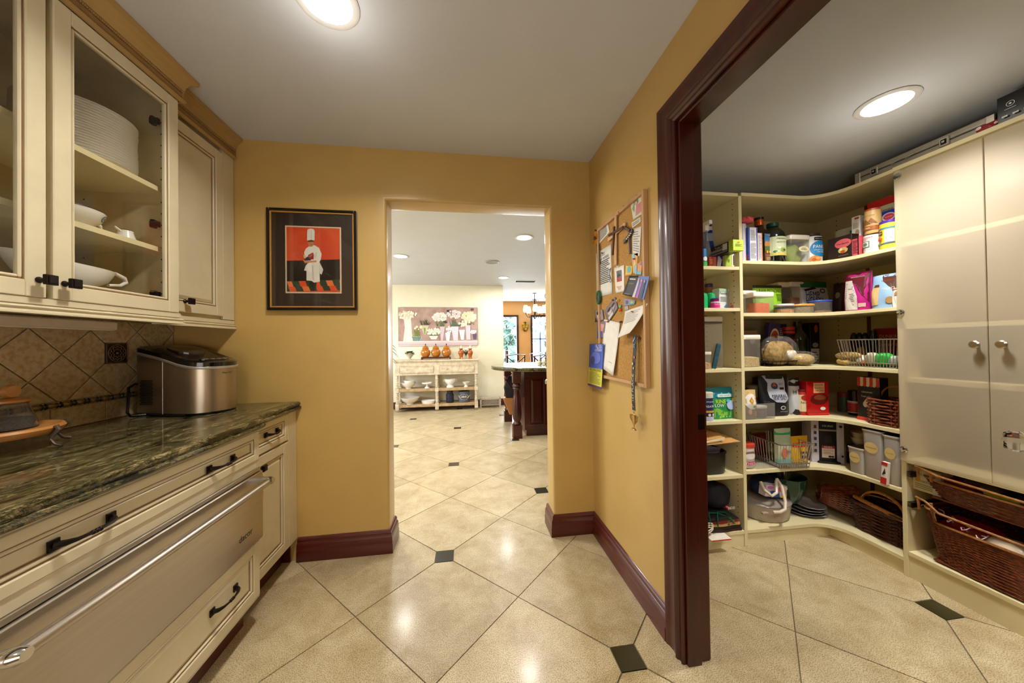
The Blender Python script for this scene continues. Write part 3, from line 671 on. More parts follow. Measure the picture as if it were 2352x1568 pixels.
# diamond tiles, clipped to the field rectangle
def clip(poly, ax, v, keep_less):
    out = []
    for i in range(len(poly)):
        a, b = poly[i], poly[(i+1) % len(poly)]
        ia = (a[ax] <= v) if keep_less else (a[ax] >= v); ib = (b[ax] <= v) if keep_less else (b[ax] >= v)
        if ia: out.append(a)
        if ia != ib:
            t = (v-a[ax])/(b[ax]-a[ax]); out.append((a[0]+t*(b[0]-a[0]), a[1]+t*(b[1]-a[1])))
    return out
HD = .1045; cy0, cz0 = 1.809, 1.253
for i in range(-16, 8):
    for j in range(-8, 10):
        cy, cz = cy0+HD*(i+j), cz0+HD*(j-i)
        c2 = HD-.003
        poly = [(cy+c2, cz+HD-HD), (cy, cz+c2), (cy-c2, cz), (cy, cz-c2)]
        cy += HD
        poly = [(cy+c2, cz), (cy, cz+c2), (cy-c2, cz), (cy, cz-c2)]
        for ax, v, kl in ((0, .34, False), (0, YW-.004, True), (1, zt_+.004, False), (1, 1.405, True)):
            poly = clip(poly, ax, v, kl)
            if len(poly) < 3: break
        if len(poly) < 3: continue
        if max(p[0] for p in poly) < 1.0: continue
        inset = [p for p in poly]
        G().prism(poly, XW+.006, XF+random.uniform(-.0012, .0008), 'x').ob('tile', BSPL, bs, bev=.002)
MED = mat('#2c1c12', .4, .3, .3, 40, name='bronze_medallion_tile')
md = G().box(XF-.004, cy0-.049, cz0-.049, XF+.005, cy0+.049, cz0+.049).ob('medallion_tile', MED, bs, bev=.002, label='dark square rosette accent tile')
ML = mat('#8a7054', .4, .2, .2, 40)
rg = G()
for rr_ in (.0395,): rg.tube([(XF+.0055, cy0+rr_*cos(a), cz0+rr_*sin(a)) for a in [2*pi*i/40 for i in range(40)]], .0012, 5, closed=True)
rg.tube([(XF+.0055, cy0+(.030+.004*cos(12*a))*cos(a), cz0+(.030+.004*cos(12*a))*sin(a)) for a in [2*pi*i/144 for i in range(144)]], .001, 4, closed=True)
rg.tube([(XF+.0055, cy0+(.018+.003*cos(8*a))*cos(a), cz0+(.018+.003*cos(8*a))*sin(a)) for a in [2*pi*i/96 for i in range(96)]], .001, 4, closed=True)
rg.sphere((XF+.005, cy0, cz0), .005)
for s in (-1, 1): rg.box(XF+.0045, cy0+s*.0455-.0008, cz0-.0455, XF+.006, cy0+s*.0455+.0008, cz0+.0455).box(XF+.0045, cy0-.0455, cz0+s*.0455-.0008, XF+.006, cy0+.0455, cz0+s*.0455+.0008)
rg.ob('rosette', ML, md)

# ---------- ice maker
im = thing('ice_maker', 'stainless countertop ice maker with curved black lid in the corner', 'appliance', (0, 0, 0))
FP = [Pz(312, 951, CT), Pz(330, 955, CT), Pz(455, 953, CT), Pz(541, 936, CT)]
A = Vector((-1.615, 1.868)); Bp = Vector((-1.305, 1.764))       # near side panel runs from A (wall) to Bp
d = (Bp-A).normalized(); nrm = Vector((-d.y, d.x)); Wd = .235; Ld = (Bp-A).length
def ip(u, v): p = A+d*u+nrm*v; return (p.x, p.y)
foot_ = [ip(0, 0)]+[ip(Ld*.6, 0)]
outline = [(0, 0), (.02, -.004), (Ld*.45, -.006), (Ld*.78, -.004)]
for q in range(0, 13):
    a = -pi/2+pi*q/12; outline.append((Ld-.045+.10*cos(a), Wd/2+(Wd/2-.0)*sin(a)))
outline += [(Ld*.4, Wd), (0, Wd)]
def topz(u): # swooping top line: high at the back, low at the front
    t = min(1, max(0, u/(Ld+.05))); s_ = t*t*(3-2*t); return 1.252-.075*s_
def ring_(off, zf): 
    c = (Ld*.45, Wd/2); out = []
    for u, v in outline:
        uu, vv = c[0]+(u-c[0])*off, c[1]+(v-c[1])*off; x, y = ip(uu, vv); out.append((x, y, zf(u)))
    return out
IMS = mat('#a99a84', .3, .9, .12, 6, .05, stretch=(1, 1, .1), name='ice_maker_steel')
G().loft([ring_(1, lambda u: CT+.012), ring_(1, lambda u: topz(u)-.008)]).ob('body', IMS, im, smooth=True)
G().loft([ring_(.97, lambda u: CT+.003), ring_(.985, lambda u: CT+.0135)]).ob('base', BLACK, im)
G().loft([ring_(1.012, lambda u: topz(u)-.010), ring_(1.02, lambda u: topz(u)-.006), ring_(1.02, lambda u: topz(u)), ring_(1.0, lambda u: topz(u)+.003)]).ob('lid_band', mat('#b9b3a8', .3, .6), im, smooth=True)
LID = mat('#0e0b0a', .12, coat=.4, name='black_gloss')
G().loft([ring_(1.0, lambda u: topz(u)+.0), ring_(1.0, lambda u: topz(u)+.022), ring_(.93, lambda u: topz(u)+.032), ring_(.7, lambda u: topz(u)+.036)]).ob('lid', LID, im, smooth=True)
def lidp(u, v, z): x, y = ip(u, v); return (x, y, topz(u)+z)
G().loft([[lidp(Ld*.42+.075*cos(a), Wd/2+.07*sin(a), z) for a in [2*pi*i/24 for i in range(24)]] for z in (.03, .0385)]).ob('lid_window', mat('#3a2c22', .08, name='smoked_window'), im)
cp = G(); c0 = Ld-.01
cp.loft([[lidp(c0+.032*cos(a), Wd/2+.068*sin(a), z) for a in [2*pi*i/24 for i in range(24)]] for z in (.026, .0355)])
cp.ob('control_panel', mat('#191614', .2), im)
bt = G()
for q in range(4):
    x, y, z = lidp(c0+.006, Wd/2-.045+q*.03, .036); bt.cbox((x, y, z), (.012, .017, .003))
bt.ob('buttons', mat('#8f8f95', .3), im)
# vent holes and seam on the side facing the camera
vh = G()
for a in range(8):
    for b in range(14):
        u = .032+a*.0098+(b % 2)*.0049; z = 1.00+b*.0088
        x, y = ip(u, -.0055); c = Vector((x, y, z))
        vs = [c+Vector((d.x*.0038*cos(t), d.y*.0038*cos(t), .0046*sin(t))) for t in [pi*k/3 for k in range(6)]]; vh.add(vs, [tuple(range(6))])
vh.ob('vent_holes', BLACK, im, kind='stuff')
x, y = ip(Ld*.52, -.0065); G().cbox((x, y, 1.085), (.0014, .0016, .26)).ob('seam', mat('#cfc4ae', .3), im)
q_ = 11; R3 = Matrix.Translation((*ip(Ld+.035, Wd/2-.055), 1.145)) 
vs, fs, asp = text_geo('Magic Chef')
ang = math.atan2(d.y, d.x)
def onfront(s, u, v, z, w_, m, par):
    vs, fs, asp = text_geo(s); out = []
    for a, b in vs:
        vv = v+a*w_; tt = math.asin(max(-1, min(1, (vv-Wd/2)/(Wd/2)))); uu = Ld-.045+.10*cos(tt)+.0012; x, y = ip(uu, vv); out.append((x, y, z+b*w_*asp))
    G().add(out, fs).ob('lettering', m, par)
onfront('Magic Chef', 0, Wd*.55, 1.145, .05, BLACK, im)
cd_ = G().tube([ip(-.004, .06)+(1.06,), (-1.615, 1.86, 1.10), (-1.60, 1.81, 1.085), (-1.57, 1.775, 1.03), (-1.565, 1.765, .975), (-1.575, 1.79, .954), (-1.54, 1.83, .952), (-1.40, 1.775, .951), (-1.33, 1.768, .951)], .0055, 8).ob('power_cord', BLACK, smooth=True)
tag(cd_, 'black power cord looping beside the ice maker', 'cord')
# ---------- wooden footed tray with glass jar
tz = 1.012
tp = Pz(0, 985, tz); tr = thing('serving_tray', 'round wooden tray on scrolled metal feet at the left end of the worktop', 'tray', (-1.498, 1.268, CT+.0005))
WOOD = mat('#b87b3c', .4, 0, .18, 8, 0, .2, stretch=(1, .15, 1), name='honey_wood', c2='#c98d4a')
TR = .138
G().lathe([(.001, .048), (TR-.03, .048), (TR-.006, .05), (TR, .058), (TR+.004, .068), (TR, .075), (TR-.006, .076), (TR-.012, .068), (TR-.02, .062), (.001, .060)], 56, caps=False).ob('tray_board', WOOD, tr, smooth=True)
for a in (66, 192, 312, 12):
    ca, sa = cos(rad(a)), sin(rad(a)); pts = [(TR+.006, .075), (TR+.012, .062), (TR-.002, .044), (TR-.008, .03), (TR+.004, .012), (TR+.02, .006), (TR+.022, .010)]
    G().tube([(p*ca, p*sa, z) for p, z in pts], [.006, .007, .006, .004, .0045, .005, .003], 8).ob('scroll_foot', mat('#6b5f55', .35, .8, .2), tr, smooth=True)
jr = thing('glass_jar', 'stubby glass jar of dried herbs with a wooden knob stopper on the tray', 'jar', (-1.53, 1.325, CT+.0615))
JG = mat('#f4efe4', .03, trans=.95, ior=1.2, name='jar_glass')
G().lathe([(.060, 0), (.066, .004), (.062, .03), (.050, .07), (.046, .085), (.049, .09), (.046, .092), (.043, .086), (.047, .07), (.058, .03), (.06, .006), (.001, .004)], 32, caps=False).ob('glass', JG, jr, smooth=True)
G().lathe([(.001, .005), (.056, .006), (.058, .02), (.054, .036), (.001, .040)], 24, caps=False).ob('herbs', mat('#4a3a24', .9, 0, .6, 200, .8, c2='#8a7750'), jr, smooth=True)
lid_ = G().lathe([(.046, .088), (.050, .091), (.050, .098), (.042, .103), (.016, .104), (.001, .104)], 28, caps=False).ob('stopper', WOOD, jr, smooth=True)
G().lathe([(.001, -.012), (.02, -.011), (.025, 0), (.02, .011), (.001, .012)], 20, c=(0, 0, 0), M=Matrix.Translation((0, .012, .126)) @ Matrix.Rotation(pi/2, 4, 'Y'), caps=False).ob('knob', WOOD, lid_, smooth=True)
# ================================================================ pantry shelving
BX0, BX1 = Xat(1695.8, 1.824, 2.1), Xat(1703, 1.824, 2.1)
SF = 1.824; RF = 2.322; TK = .021
ZL = [2.195, 1.735, 1.477, 1.100, .779, .441, .096]; ZM = [2.201, 1.775, 1.446, 1.104, .776, .461, .096]
YD0, YD1 = 1.448, 1.468       # panel between open shelves and frosted doors
PXW = PXR-.001
def panel(g_, b): g_.box(*b)
u1 = thing('shelf_unit', 'narrow cream shelf column at the left of the pantry beside the doorway', 'shelves')
G().box(XP+.002, SF+.004, .0, XP+.02, PY-.012, ZL[0]-TK).ob('side_panel', MELA, u1)
for z in ZL: G().box(XP+.0205, SF, z-TK, BX0-.0005, PY-.012, z).ob('shelf', MELAT, u1, bev=.001)
G().box(XP+.0205, SF+.004, 0, BX0-.0005, SF+.020, ZL[-1]-TK-.001).ob('kick_board', MELAT, u1)
G().box(XP+.0205, PY-.0115, 0, BX0, PY-.001, ZL[0]).ob('back_panel', MELA, u1)
dv = G().box(BX0, SF-.001, 0, BX1, PY-.001, ZM[0]-TK-.0005).ob('divider_panel', MELAT, u1, bev=.001)
ph = G()
for k in range(58):
    z = .15+k*.035
    for y in (SF+.045, PY-.09):
        for s in (BX0-.0008, BX1-.0012): ph.box(s, y-.0028, z-.0028, s+.002, y+.0028, z+.0028)
ph.ob('peg_holes', BLACK, u1, kind='stuff')
for z in ZL[1:-1]:
    for y in (SF+.045, PY-.09): G().box(BX0-.012, y-.006, z-TK-.006, BX0-.0012, y+.006, z-TK-.0008).ob('shelf_clip', mat('#8f7f60', .4), u1)
u2 = thing('shelf_unit', 'large cream corner shelves with rounded inner edge, full of groceries', 'shelves')
def lshape(r, x0=None, y0=None):
    x0 = BX1+.0005; y0 = YD1+.0005; a = r
    pts = [(x0, PY-.012), (x0, SF), (RF-a, SF)]
    n = 10
    for q in range(1, n): # concave rounded inside corner
        t = q/n; p0 = Vector((RF-a, SF)); p1 = Vector((RF, SF)); p2 = Vector((RF, SF-a)); p = p0*(1-t)**2+p1*2*t*(1-t)+p2*t*t; pts.append((p.x, p.y))
    pts += [(RF, SF-a), (RF, y0), (PXW-.012, y0), (PXW-.012, PY-.012)]
    return pts
for z in ZM: G().prism(lshape(.20 if z > .2 else .16), z-TK, z).ob('shelf', MELAT, u2, bev=.001)
kb = G().box(BX1, SF+.012, 0, RF+.012, SF+.028, ZM[-1]-TK-.001).box(RF+.012, YD1, 0, RF+.028, SF+.028, ZM[-1]-TK-.001); kb.ob('kick_board', MELAT, u2)
G().box(BX1, PY-.0115, 0, PXW, PY-.001, ZM[0]-TK).box(PXW-.0115, YD1, 0, PXW-.001, PY-.0115, ZM[0]-TK).ob('back_panel', PANW, u2)
st = G()
for z0, z1 in zip(ZM[1:], ZM[:-1]): st.box(PXW-.016, 1.855, z0+.0005, PXW-.0117, 1.875, z1-TK-.0005)
st.ob('joint_strip', mat('#5e3018', .5, name='dark_batten'), u2)
ph = G()
for k in range(58):
    z = .15+k*.035
    for y in (1.62, 2.05): ph.box(PXW-.0125, y-.003, z-.003, PXW-.0105, y+.003, z+.003)
ph.ob('peg_holes', BLACK, u2, kind='stuff')
# ---- cabinet with frosted doors and wicker drawers
CY0, CZ = .55, 2.178
u3 = thing('pantry_cabinet', 'tall pantry cabinet with frosted doors above two wicker drawers', 'cabinet')
G().box(RF-.001, YD0, 0, PXW, YD1, CZ+.0).ob('side_panel', MELAT, u3, bev=.001); G().box(RF-.001, CY0, 0, PXW, CY0+.02, CZ).ob('side_panel', MELAT, u3)
G().box(RF-.014, CY0, CZ+.0005, PXW, YD1, CZ+TK+.001).ob('top_panel', MELAT, u3, bev=.001)
G().box(RF-.0, CY0+.0205, .610, PXW, YD0-.0005, .632).ob('shelf', MELAT, u3); G().box(RF, CY0+.0205, .118, PXW, YD0-.0005, .139).ob('shelf', MELAT, u3, bev=.001)
G().box(RF+.006, CY0+.0205, 0, RF+.022, YD0-.0005, .117).ob('kick_board', MELAT, u3)
G().box(PXW-.012, CY0+.0205, 0, PXW-.001, YD0-.0005, CZ).ob('back_panel', PANW, u3)
def frosted():
    m = bpy.data.materials.new('frosted_acrylic'); m.use_nodes = True; t = m.node_tree; p = t.nodes['Principled BSDF']; o = t.nodes['Material Output']
    p.inputs['Base Color'].default_value = (*lin('#d9cdb6'), 1); p.inputs['Roughness'].default_value = .3; p.inputs['Coat Weight'].default_value = .3; p.inputs['Coat Roughness'].default_value = .15
    gl = nn(t, 'ShaderNodeBsdfRefraction', Roughness=.42, IOR=1.12); gl.inputs[0].default_value = (.92, .88, .80, 1); tr = t.nodes.new('ShaderNodeBsdfTransparent'); tr.inputs[0].default_value = (.9, .88, .82, 1)
    a = t.nodes.new('ShaderNodeMixShader'); b = t.nodes.new('ShaderNodeMixShader'); a.inputs[0].default_value = .8; b.inputs[0].default_value = .42
    t.links.new(gl.outputs[0], a.inputs[1]); t.links.new(tr.outputs[0], a.inputs[2]); t.links.new(a.outputs[0], b.inputs[1]); t.links.new(p.outputs[0], b.inputs[2]); 
    ge = t.nodes.new('ShaderNodeNewGeometry'); c = t.nodes.new('ShaderNodeMixShader'); t2 = t.nodes.new('ShaderNodeBsdfTransparent')
    t.links.new(ge.outputs['Backfacing'], c.inputs[0]); t.links.new(b.outputs[0], c.inputs[1]); t.links.new(t2.outputs[0], c.inputs[2]); t.links.new(c.outputs[0], o.inputs[0]); return m
FROST = frosted()
for z in (1.785, 1.345, 1.062): G().box(RF+.012, CY0+.0205, z-.022, PXW-.0125, YD0-.0005, z).ob('shelf', MELAT, u3)
dY = [YD1-.006, 1.150, .850, .56]
for k in range(3):
    a, b_ = dY[k+1]+.0015, dY[k]-.0015
    dr = G().box(RF-.020, a, .622, RF-.0025, b_, 2.168).ob('door', FROST, u3, bev=.002)
    ey = {0: a+.028, 1: b_-.045, 2: a+.03}[k]
    kx = Matrix.Translation((RF-.020, ey, 1.241)) @ Matrix.Rotation(-pi/2, 4, 'Y')
    G().lathe([(.006, 0), (.006, .012), (.0165, .018), (.0175, .024), (.013, .029), (.001, .030)], 20, M=kx).ob('knob', mat('#b9ad9a', .3, 1, .03, name='satin_nickel'), dr, smooth=True)
    if k == 0:
        for z in (2.142, 1.411, .682):
            G().lathe([(.0165, 0), (.0165, .005), (.013, .009), (.001, .010)], 20, M=Matrix.Translation((RF-.020, b_-.018, z)) @ Matrix.Rotation(-pi/2, 4, 'Y')).ob('hinge_cover', CHROME, dr, smooth=True)
WICK = mat('#5a2410', .42, 0, .45, 60, .3, .2, name='red_brown_wicker', c2='#8a4420')
WICKL = mat('#8a5428', .45, 0, .3, 50, .2, name='light_wicker', c2='#a8743c')
def wick_loop(w, d, n, r=.25):
    """rounded rectangle parameterised by arc, centred"""
    out = []
    for i in range(n):
        t = 2*pi*i/n; c, s = cos(t), sin(t); e = .35
        out.append((w/2*math.copysign(abs(c)**e, c), d/2*math.copysign(abs(s)**e, s), t))
    return out
def weave(g_, w, d, z0, z1, rows, flare, stakes=24, rr=.0035, amp=.0035, dip=None, M=None):
    n = stakes*2
    for q in range(rows):
        t = q/max(1, rows-1); z = z0+(z1-z0)*t; ww = w*(1-flare*(1-t)); dd = d*(1-flare*(1-t)); pts = []
        for i, (x, y, a) in enumerate(wick_loop(ww, dd, n)):
            o_ = amp*(1 if (i+q) % 2 else -1); l = hypot(x, y) or 1
            zz = z-(dip(x/ww, y/dd, t) if dip else 0)
            p = Vector((x+x/l*o_, y+y/l*o_, zz)); pts.append(M @ p if M else p)
        g_.tube(pts, rr, 5, closed=True)
    return g_
def wick_stakes(g_, w, d, z0, z1, flare, n, r=.003, M=None, dip=None):
    for x, y, a in wick_loop(1, 1, n):
        f = 1-flare; zz = z1-(dip(x, y, 1) if dip else 0)
        ps = [Vector((x*w*f, y*d*f, z0)), Vector((x*w, y*d, zz))]
        g_.tube([M @ p if M else p for p in ps], r, 5)
    return g_
def drawer(z0, z1, xf, dip_, lab):
    cy = (CY0+YD0)/2; W_, D_ = .37, YD0-CY0-.07
    e = bpy.data.objects.new('basket_drawer', None); COL.objects.link(e); e.parent = u3; e.location = (xf+W_/2, cy, 0); e['label'] = lab
    # front lip dips in the middle
    def dip(x, y, t): return dip_*t**2*(1 if (x < -.3 and abs(y) < .43) else 0)
    rows = int((z1-z0)/.0075)
    weave(G(), W_, D_, z0, z1, rows, .10, 40, .0036, .0028, dip).ob('weave', WICK, e, smooth=True, kind='stuff')
    wick_stakes(G(), W_, D_, z0, z1, .10, 40, dip=dip).ob('stakes', WICK, e, kind='stuff')
    G().box(-W_*.44, -D_*.44, z0-.003, W_*.44, D_*.44, z0+.004).ob('base', WICK, e)
    r = G(); r.tube([(x, y, z1+.004-dip(x/W_, y/D_, 1)) for x, y, a in wick_loop(W_*1.01, D_*1.01, 80)], .0055, 6, closed=True); r.ob('rim', WICKL, e, smooth=True)
    h_ = G(); hz_ = z1+.052; xx = -W_/2-.006
    h_.tube([(xx+.01, D_/2, hz_), (xx, D_/2-.04, hz_-.004), (xx, D_/2-.09, hz_-.018-dip_*.5), (xx, 0, hz_-.030-dip_*.5), (xx, -D_/2+.04, hz_-.004)], .0055, 8)
    for yy_ in (D_/2-.012, D_/2-.06): h_.tube([(xx+.01, yy_, z1-.006), (xx+.004, yy_, hz_-.005)], .006, 6)
    h_.ob('front_rail', WICKL, e, smooth=True)
    g_ = G()
    for s in (1,): g_.box(-W_/2-.002, D_/2+.012, z1-.012, W_/2, D_/2+.030, z1+.014)
    g_.ob('runner', IRON, e)
    for q in range(4): G().box(-W_/2-.006, D_/2+.014, z1-.009+q*.006, -W_/2-.001, D_/2+.029, z1-.006+q*.006).ob('spring', CHROME, e)
    return e
drawer(.465, .552, 2.318, .0, 'shallow upper wicker drawer'); drawer(.150, .392, 2.318, .05, 'deep lower wicker drawer with a dipped front')

# ================================================================ packaged goods
INK = mat('#141210', .5, name='ink'); WPR = mat('#e9e4da', .45, name='white_print')
def pm(c, rough=.42, **k): return mat(c, rough, 0, .05, 30, **k)
def fan(g_, S, P_, o_, sub=1):
    cu = sum(p[0] for p in P_)/len(P_); cv = sum(p[1] for p in P_)/len(P_)
    if sub > 1: P_ = [(a[0]+(b[0]-a[0])*k/sub, a[1]+(b[1]-a[1])*k/sub) for a, b in zip(P_, P_[1:]+P_[:1]) for k in range(sub)]
    n = len(P_); vs = [S(cu+(u-cu)*k, cv+(v-cv)*k, o_) for k in (1, .66, .33) for u, v in P_]+[S(cu, cv, o_)]
    g_.add(vs, [(j*n+i, j*n+(i+1) % n, (j+1)*n+(i+1) % n, (j+1)*n+i) for j in range(2) for i in range(n)]+[(2*n+i, 2*n+(i+1) % n, 3*n) for i in range(n)])
def decor(par, S, items, off=.0009):
    lay = 0
    for it in items:
        k = it[0]; lay += 1; o_ = off+lay*.00035; g_ = G()
        if k == 'r':
            _, u0, v0, u1, v1, c = it; nu = max(1, int(abs(u1-u0)*14)); nv = max(1, int(abs(v1-v0)*8)); g_.grid(lambda a, b: S(u0+(u1-u0)*a, v0+(v1-v0)*b, o_), nu, nv); nm = 'label_panel'
        elif k == 'e':
            _, u, v, ru, rv, c = it; P_ = [(u+ru*cos(2*pi*i/20), v+rv*sin(2*pi*i/20)) for i in range(20)]; fan(g_, S, P_, o_); nm = 'label_spot'
        elif k == 'p':
            _, P_, c = it; fan(g_, S, P_, o_, 3); nm = 'printed_shape'
        elif k == 't':
            s, u, v, w_, c = it[1:6]; hs = it[6] if len(it) > 6 else 1; vs, fs, asp = text_geo(s); W_, H_ = S.dims; sl = it[7] if len(it) > 7 else 0
            g_.add([S(u+x*w_, v+(y*asp*hs+x*sl)*w_*W_/H_, o_+.0004) for x, y in vs], fs); nm = 'lettering'
        elif k == 'l':      # lines of small print
            u0, v0, u1, v1, n, c = it[1:7]
            for q in range(n):
                v = v0+(v1-v0)*(q+.5)/n; e_ = (v1-v0)/n*.22; uu = u1-(u1-u0)*random.choice((0, 0, .1, .25)); g_.add([S(u0, v-e_, o_), S(uu, v-e_, o_), S(uu, v+e_, o_), S(u0, v+e_, o_)], [(0, 1, 2, 3)])
            nm = 'small_print'
        g_.ob(nm, pm(c) if isinstance(c, str) else c, par)
class Surf:
    def __init__(s, fn, w, h): s.fn = fn; s.dims = (w, h)
    def __call__(s, u, v, o=0): return s.fn(u, v, o)
def place(side, x0, x1, yt, off, z):
    """-> location of the front-face centre, rotation, width, height"""
    if side == 'b':
        Y = SF+off; a, b = Xat(x0, Y, z), Xat(x1, Y, z); return ((a+b)/2, Y), 0, b-a, Zat(yt, (a+b)/2, Y)-z
    X = RF+off; a, b = Yat(x0, X, z), Yat(x1, X, z); return (X, (a+b)/2), -90, a-b, Zat(yt, X, (a+b)/2)-z
def pk(name, label, cat, side, z, x0, x1, yt, off, dep, shape, col, dec=(), rot=0, prof=None, rough=.42, cap=None, capcol='#eeeeee', group=None, tilt=0, lean=0, seg=24, mt=None, hgt=None):
    (fx, fy), rz, w_, h_ = place(side, x0, x1, yt, off, z)
    if hgt: h_ = hgt
    n = Vector((sin(rad(rz)), -cos(rad(rz))))           # outward facing
    dd = dep if shape != 'cyl' else w_
    c = Vector((fx, fy))-n*(dd/2)
    t = thing(name, label, cat, (c.x, c.y, z+.0006), rz+rot, group)
    if tilt or lean: t.rotation_euler = (rad(lean), rad(tilt), rad(rz+rot))
    M_ = mt or pm(col, rough)
    if shape == 'box':
        G().box(-w_/2, -dep/2, 0, w_/2, dep/2, h_).ob('carton', M_, t, bev=.0015)
        S = Surf(lambda u, v, o: (u*w_, -dep/2-o, v*h_), w_, h_)
        S2 = Surf(lambda u, v, o: (-w_/2-o, -u*dep, v*h_), dep, h_)
        decor(t, S, [d_ for d_ in dec if d_[0] != 'side']); decor(t, S2, [d_[1] for d_ in dec if d_[0] == 'side'])
    elif shape == 'cyl':
        pr = prof or [(.97, 0), (1, .03), (1, .97), (.97, 1)]
        if pr[0][0] > .01: pr = [(.001, pr[0][1])]+list(pr)
        pr = [(max(.0005, a*w_/2), b*h_) for a, b in pr]
        G().lathe(pr, seg).ob('body', M_, t, smooth=True)
        def R(zv):
            for (r0, z0), (r1, z1) in zip(pr, pr[1:]):
                if z0 <= zv <= z1 and z1 > z0: return r0+(r1-r0)*(zv-z0)/(z1-z0)
            return pr[-1][0]
        # widest radius at that height
        S = Surf(lambda u, v, o: ((R(v*h_)+o+.0006)*sin(u*pi), -(R(v*h_)+o+.0006)*cos(u*pi), v*h_), w_*1.5, h_)
        decor(t, S, dec)
        if cap:
            r_, z0_, z1_ = cap; G().lathe([(r_*w_/2*.94, z0_*h_), (r_*w_/2, z0_*h_+.002), (r_*w_/2, z1_*h_-.002), (r_*w_/2*.9, z1_*h_), (.001, z1_*h_)], seg).ob('cap', pm(capcol, .35), t, smooth=True)
    elif shape == 'pouch':
        def D(u, v): return dep/2*(max(0, 1-abs(2*u)**3))**.5*(.18+.82*min(1, (1-v)*1.5)**.7)*(1 if v < .93 else .35)
        def Wd_(v): return w_*(1-.10*(1-v)*(1 if v < .5 else .6))
        def fr_(u, v, o=0): return (u*Wd_(v), -D(u, v)-o-.001+.0025*sin(9*u+7*v)*(1-abs(2*u))*(v > .05), v*h_-.006*h_*(abs(2*u)**2 if v > .9 else 0))
        g_ = G().grid(lambda a, b: fr_(a-.5, b), 14, 12); g_.grid(lambda a, b: (fr_(a-.5, b)[0], D(a-.5, b)+.001, fr_(a-.5, b)[2]), 14, 12)
        g_.grid(lambda a, b: (fr_(a-.5, 0)[0], -D(a-.5, 0)-.001+(2*D(a-.5, 0)+.002)*b, 0), 14, 1)
        g_.ob('pouch', M_, t, smooth=True); decor(t, Surf(fr_, w_, h_), dec, .0022)
    return t
def canister(label, side, z, x0, x1, yt, off, lidh=.022, fill=.5, fc='#b08a50', lidc='#e6dfd0', dep=None, name='canister', round_=False, under=None, fillmat=None, hgt=None, sp=None, inset=.9):
    (fx, fy), rz, w_, h_ = place(side, x0, x1, yt, off, z)
    if hgt: h_ = hgt
    dep = dep or w_; n = Vector((sin(rad(rz)), -cos(rad(rz)))); c = Vector((fx, fy))-n*(dep/2)
    t = thing(name, label, 'container', (c.x, c.y, z+.0006), rz)
    def ring(k, zz, e=.22):
        if round_: return [(w_/2*k*cos(2*pi*i/28), dep/2*k*sin(2*pi*i/28), zz) for i in range(28)]
        out = []
        for i in range(32):
            a = 2*pi*(i+.5)/32; ca, sa = cos(a), sin(a); out.append((w_/2*k*math.copysign(abs(ca)**e, ca), dep/2*k*math.copysign(abs(sa)**e, sa), zz))
        return out
    hb = h_-lidh
    G().loft([ring(.93, 0), ring(.97, .004), ring(.96 if round_ else .97, hb)], caps=True).ob('clear_body', CLEAR, t, smooth=True)
    G().loft([ring(.97, hb+.0005), ring(1, hb+.003), ring(1, h_-.004), ring(.96, h_), ring(.5, h_+.0005)]).ob('lid', pm(lidc, .35), t, smooth=True)
    if fill:
        fm = fillmat or mat(fc, .7, 0, .35, sp or 70, .6)
        r_ = ring(inset, hb*fill); G().loft([ring(inset, .003), r_, [(p[0]*.5, p[1]*.5, p[2]+.006) for p in r_]]).ob('contents', fm, t, smooth=True)
    if under: G().loft([ring(.985, hb-.012), ring(.985, hb-.006)]).ob('seal_ring', pm(under), t)
    return t, w_, dep, h_
def wire_basket(label, loc, rz, w_, d_, h_, flare=.16, nx=16, ny=9, r=.0016, m=None, wave=0):
    t = thing('wire_basket', label, 'basket', loc, rz); m = m or mat('#b9b4aa', .3, .9, .05, name='galvanised_wire')
    f = 1-flare; g_ = G()
    def rect(k, z): return [(-w_/2*k, -d_/2*k, z), (w_/2*k, -d_/2*k, z), (w_/2*k, d_/2*k, z), (-w_/2*k, d_/2*k, z)]
    rim = G().tube(rect(1, h_), r*1.6, 6, closed=True); rim.ob('rim', m, t)
    for z, k in ((r*1.5, f), (.028, f+.03*flare*5)): g_.tube(rect(k, z), r*1.3, 5, closed=True)
    for i in range(nx+1):
        x = -w_/2+w_*i/nx; g_.tube([(x, -d_/2, h_), (x*f, -d_/2*f, r*1.5), (x*f, d_/2*f, r*1.5), (x, d_/2, h_)], r, 4)
    for i in range(1, ny):
        y = -d_/2+d_*i/ny; g_.tube([(-w_/2, y, h_), (-w_/2*f, y*f, r*1.5), (w_/2*f, y*f, r*1.5), (w_/2, y, h_)], r, 4)
    g_.ob('wires', m, t, kind='stuff'); return t
def crinkle(w_, d_, h_, seed=0, n=14, amp=.18, flat=.3):
    """a lumpy closed bag shape"""
    rnd = random.Random(seed); ph_ = [rnd.uniform(0, 6.3) for _ in range(8)]; g_ = G(); rings = []
    for j in range(n+1):
        t = j/n; ph = pi*t; z = h_*(1-cos(ph))/2; rr = max(.02, sin(ph))**.6; ring = []
        for i in range(28):
            a = 2*pi*i/28; q = 1+amp*(sin(3*a+ph_[0]+3*t)*.5+sin(7*a+ph_[1]-5*t)*.3+sin(11*a+ph_[2]+9*t)*.25)*(.4+t)
            ring.append((w_/2*rr*q*cos(a), d_/2*rr*q*sin(a), max(0, z+amp*.25*h_*sin(5*a+ph_[3])*t)))
        rings.append(ring)
    return g_.loft(rings)
# ================================================================ groceries: left column
L2, L3, L4, L5, L6, L7 = ZL[1:]; M1, M2, M3, M4, M5, M6, M7 = ZM
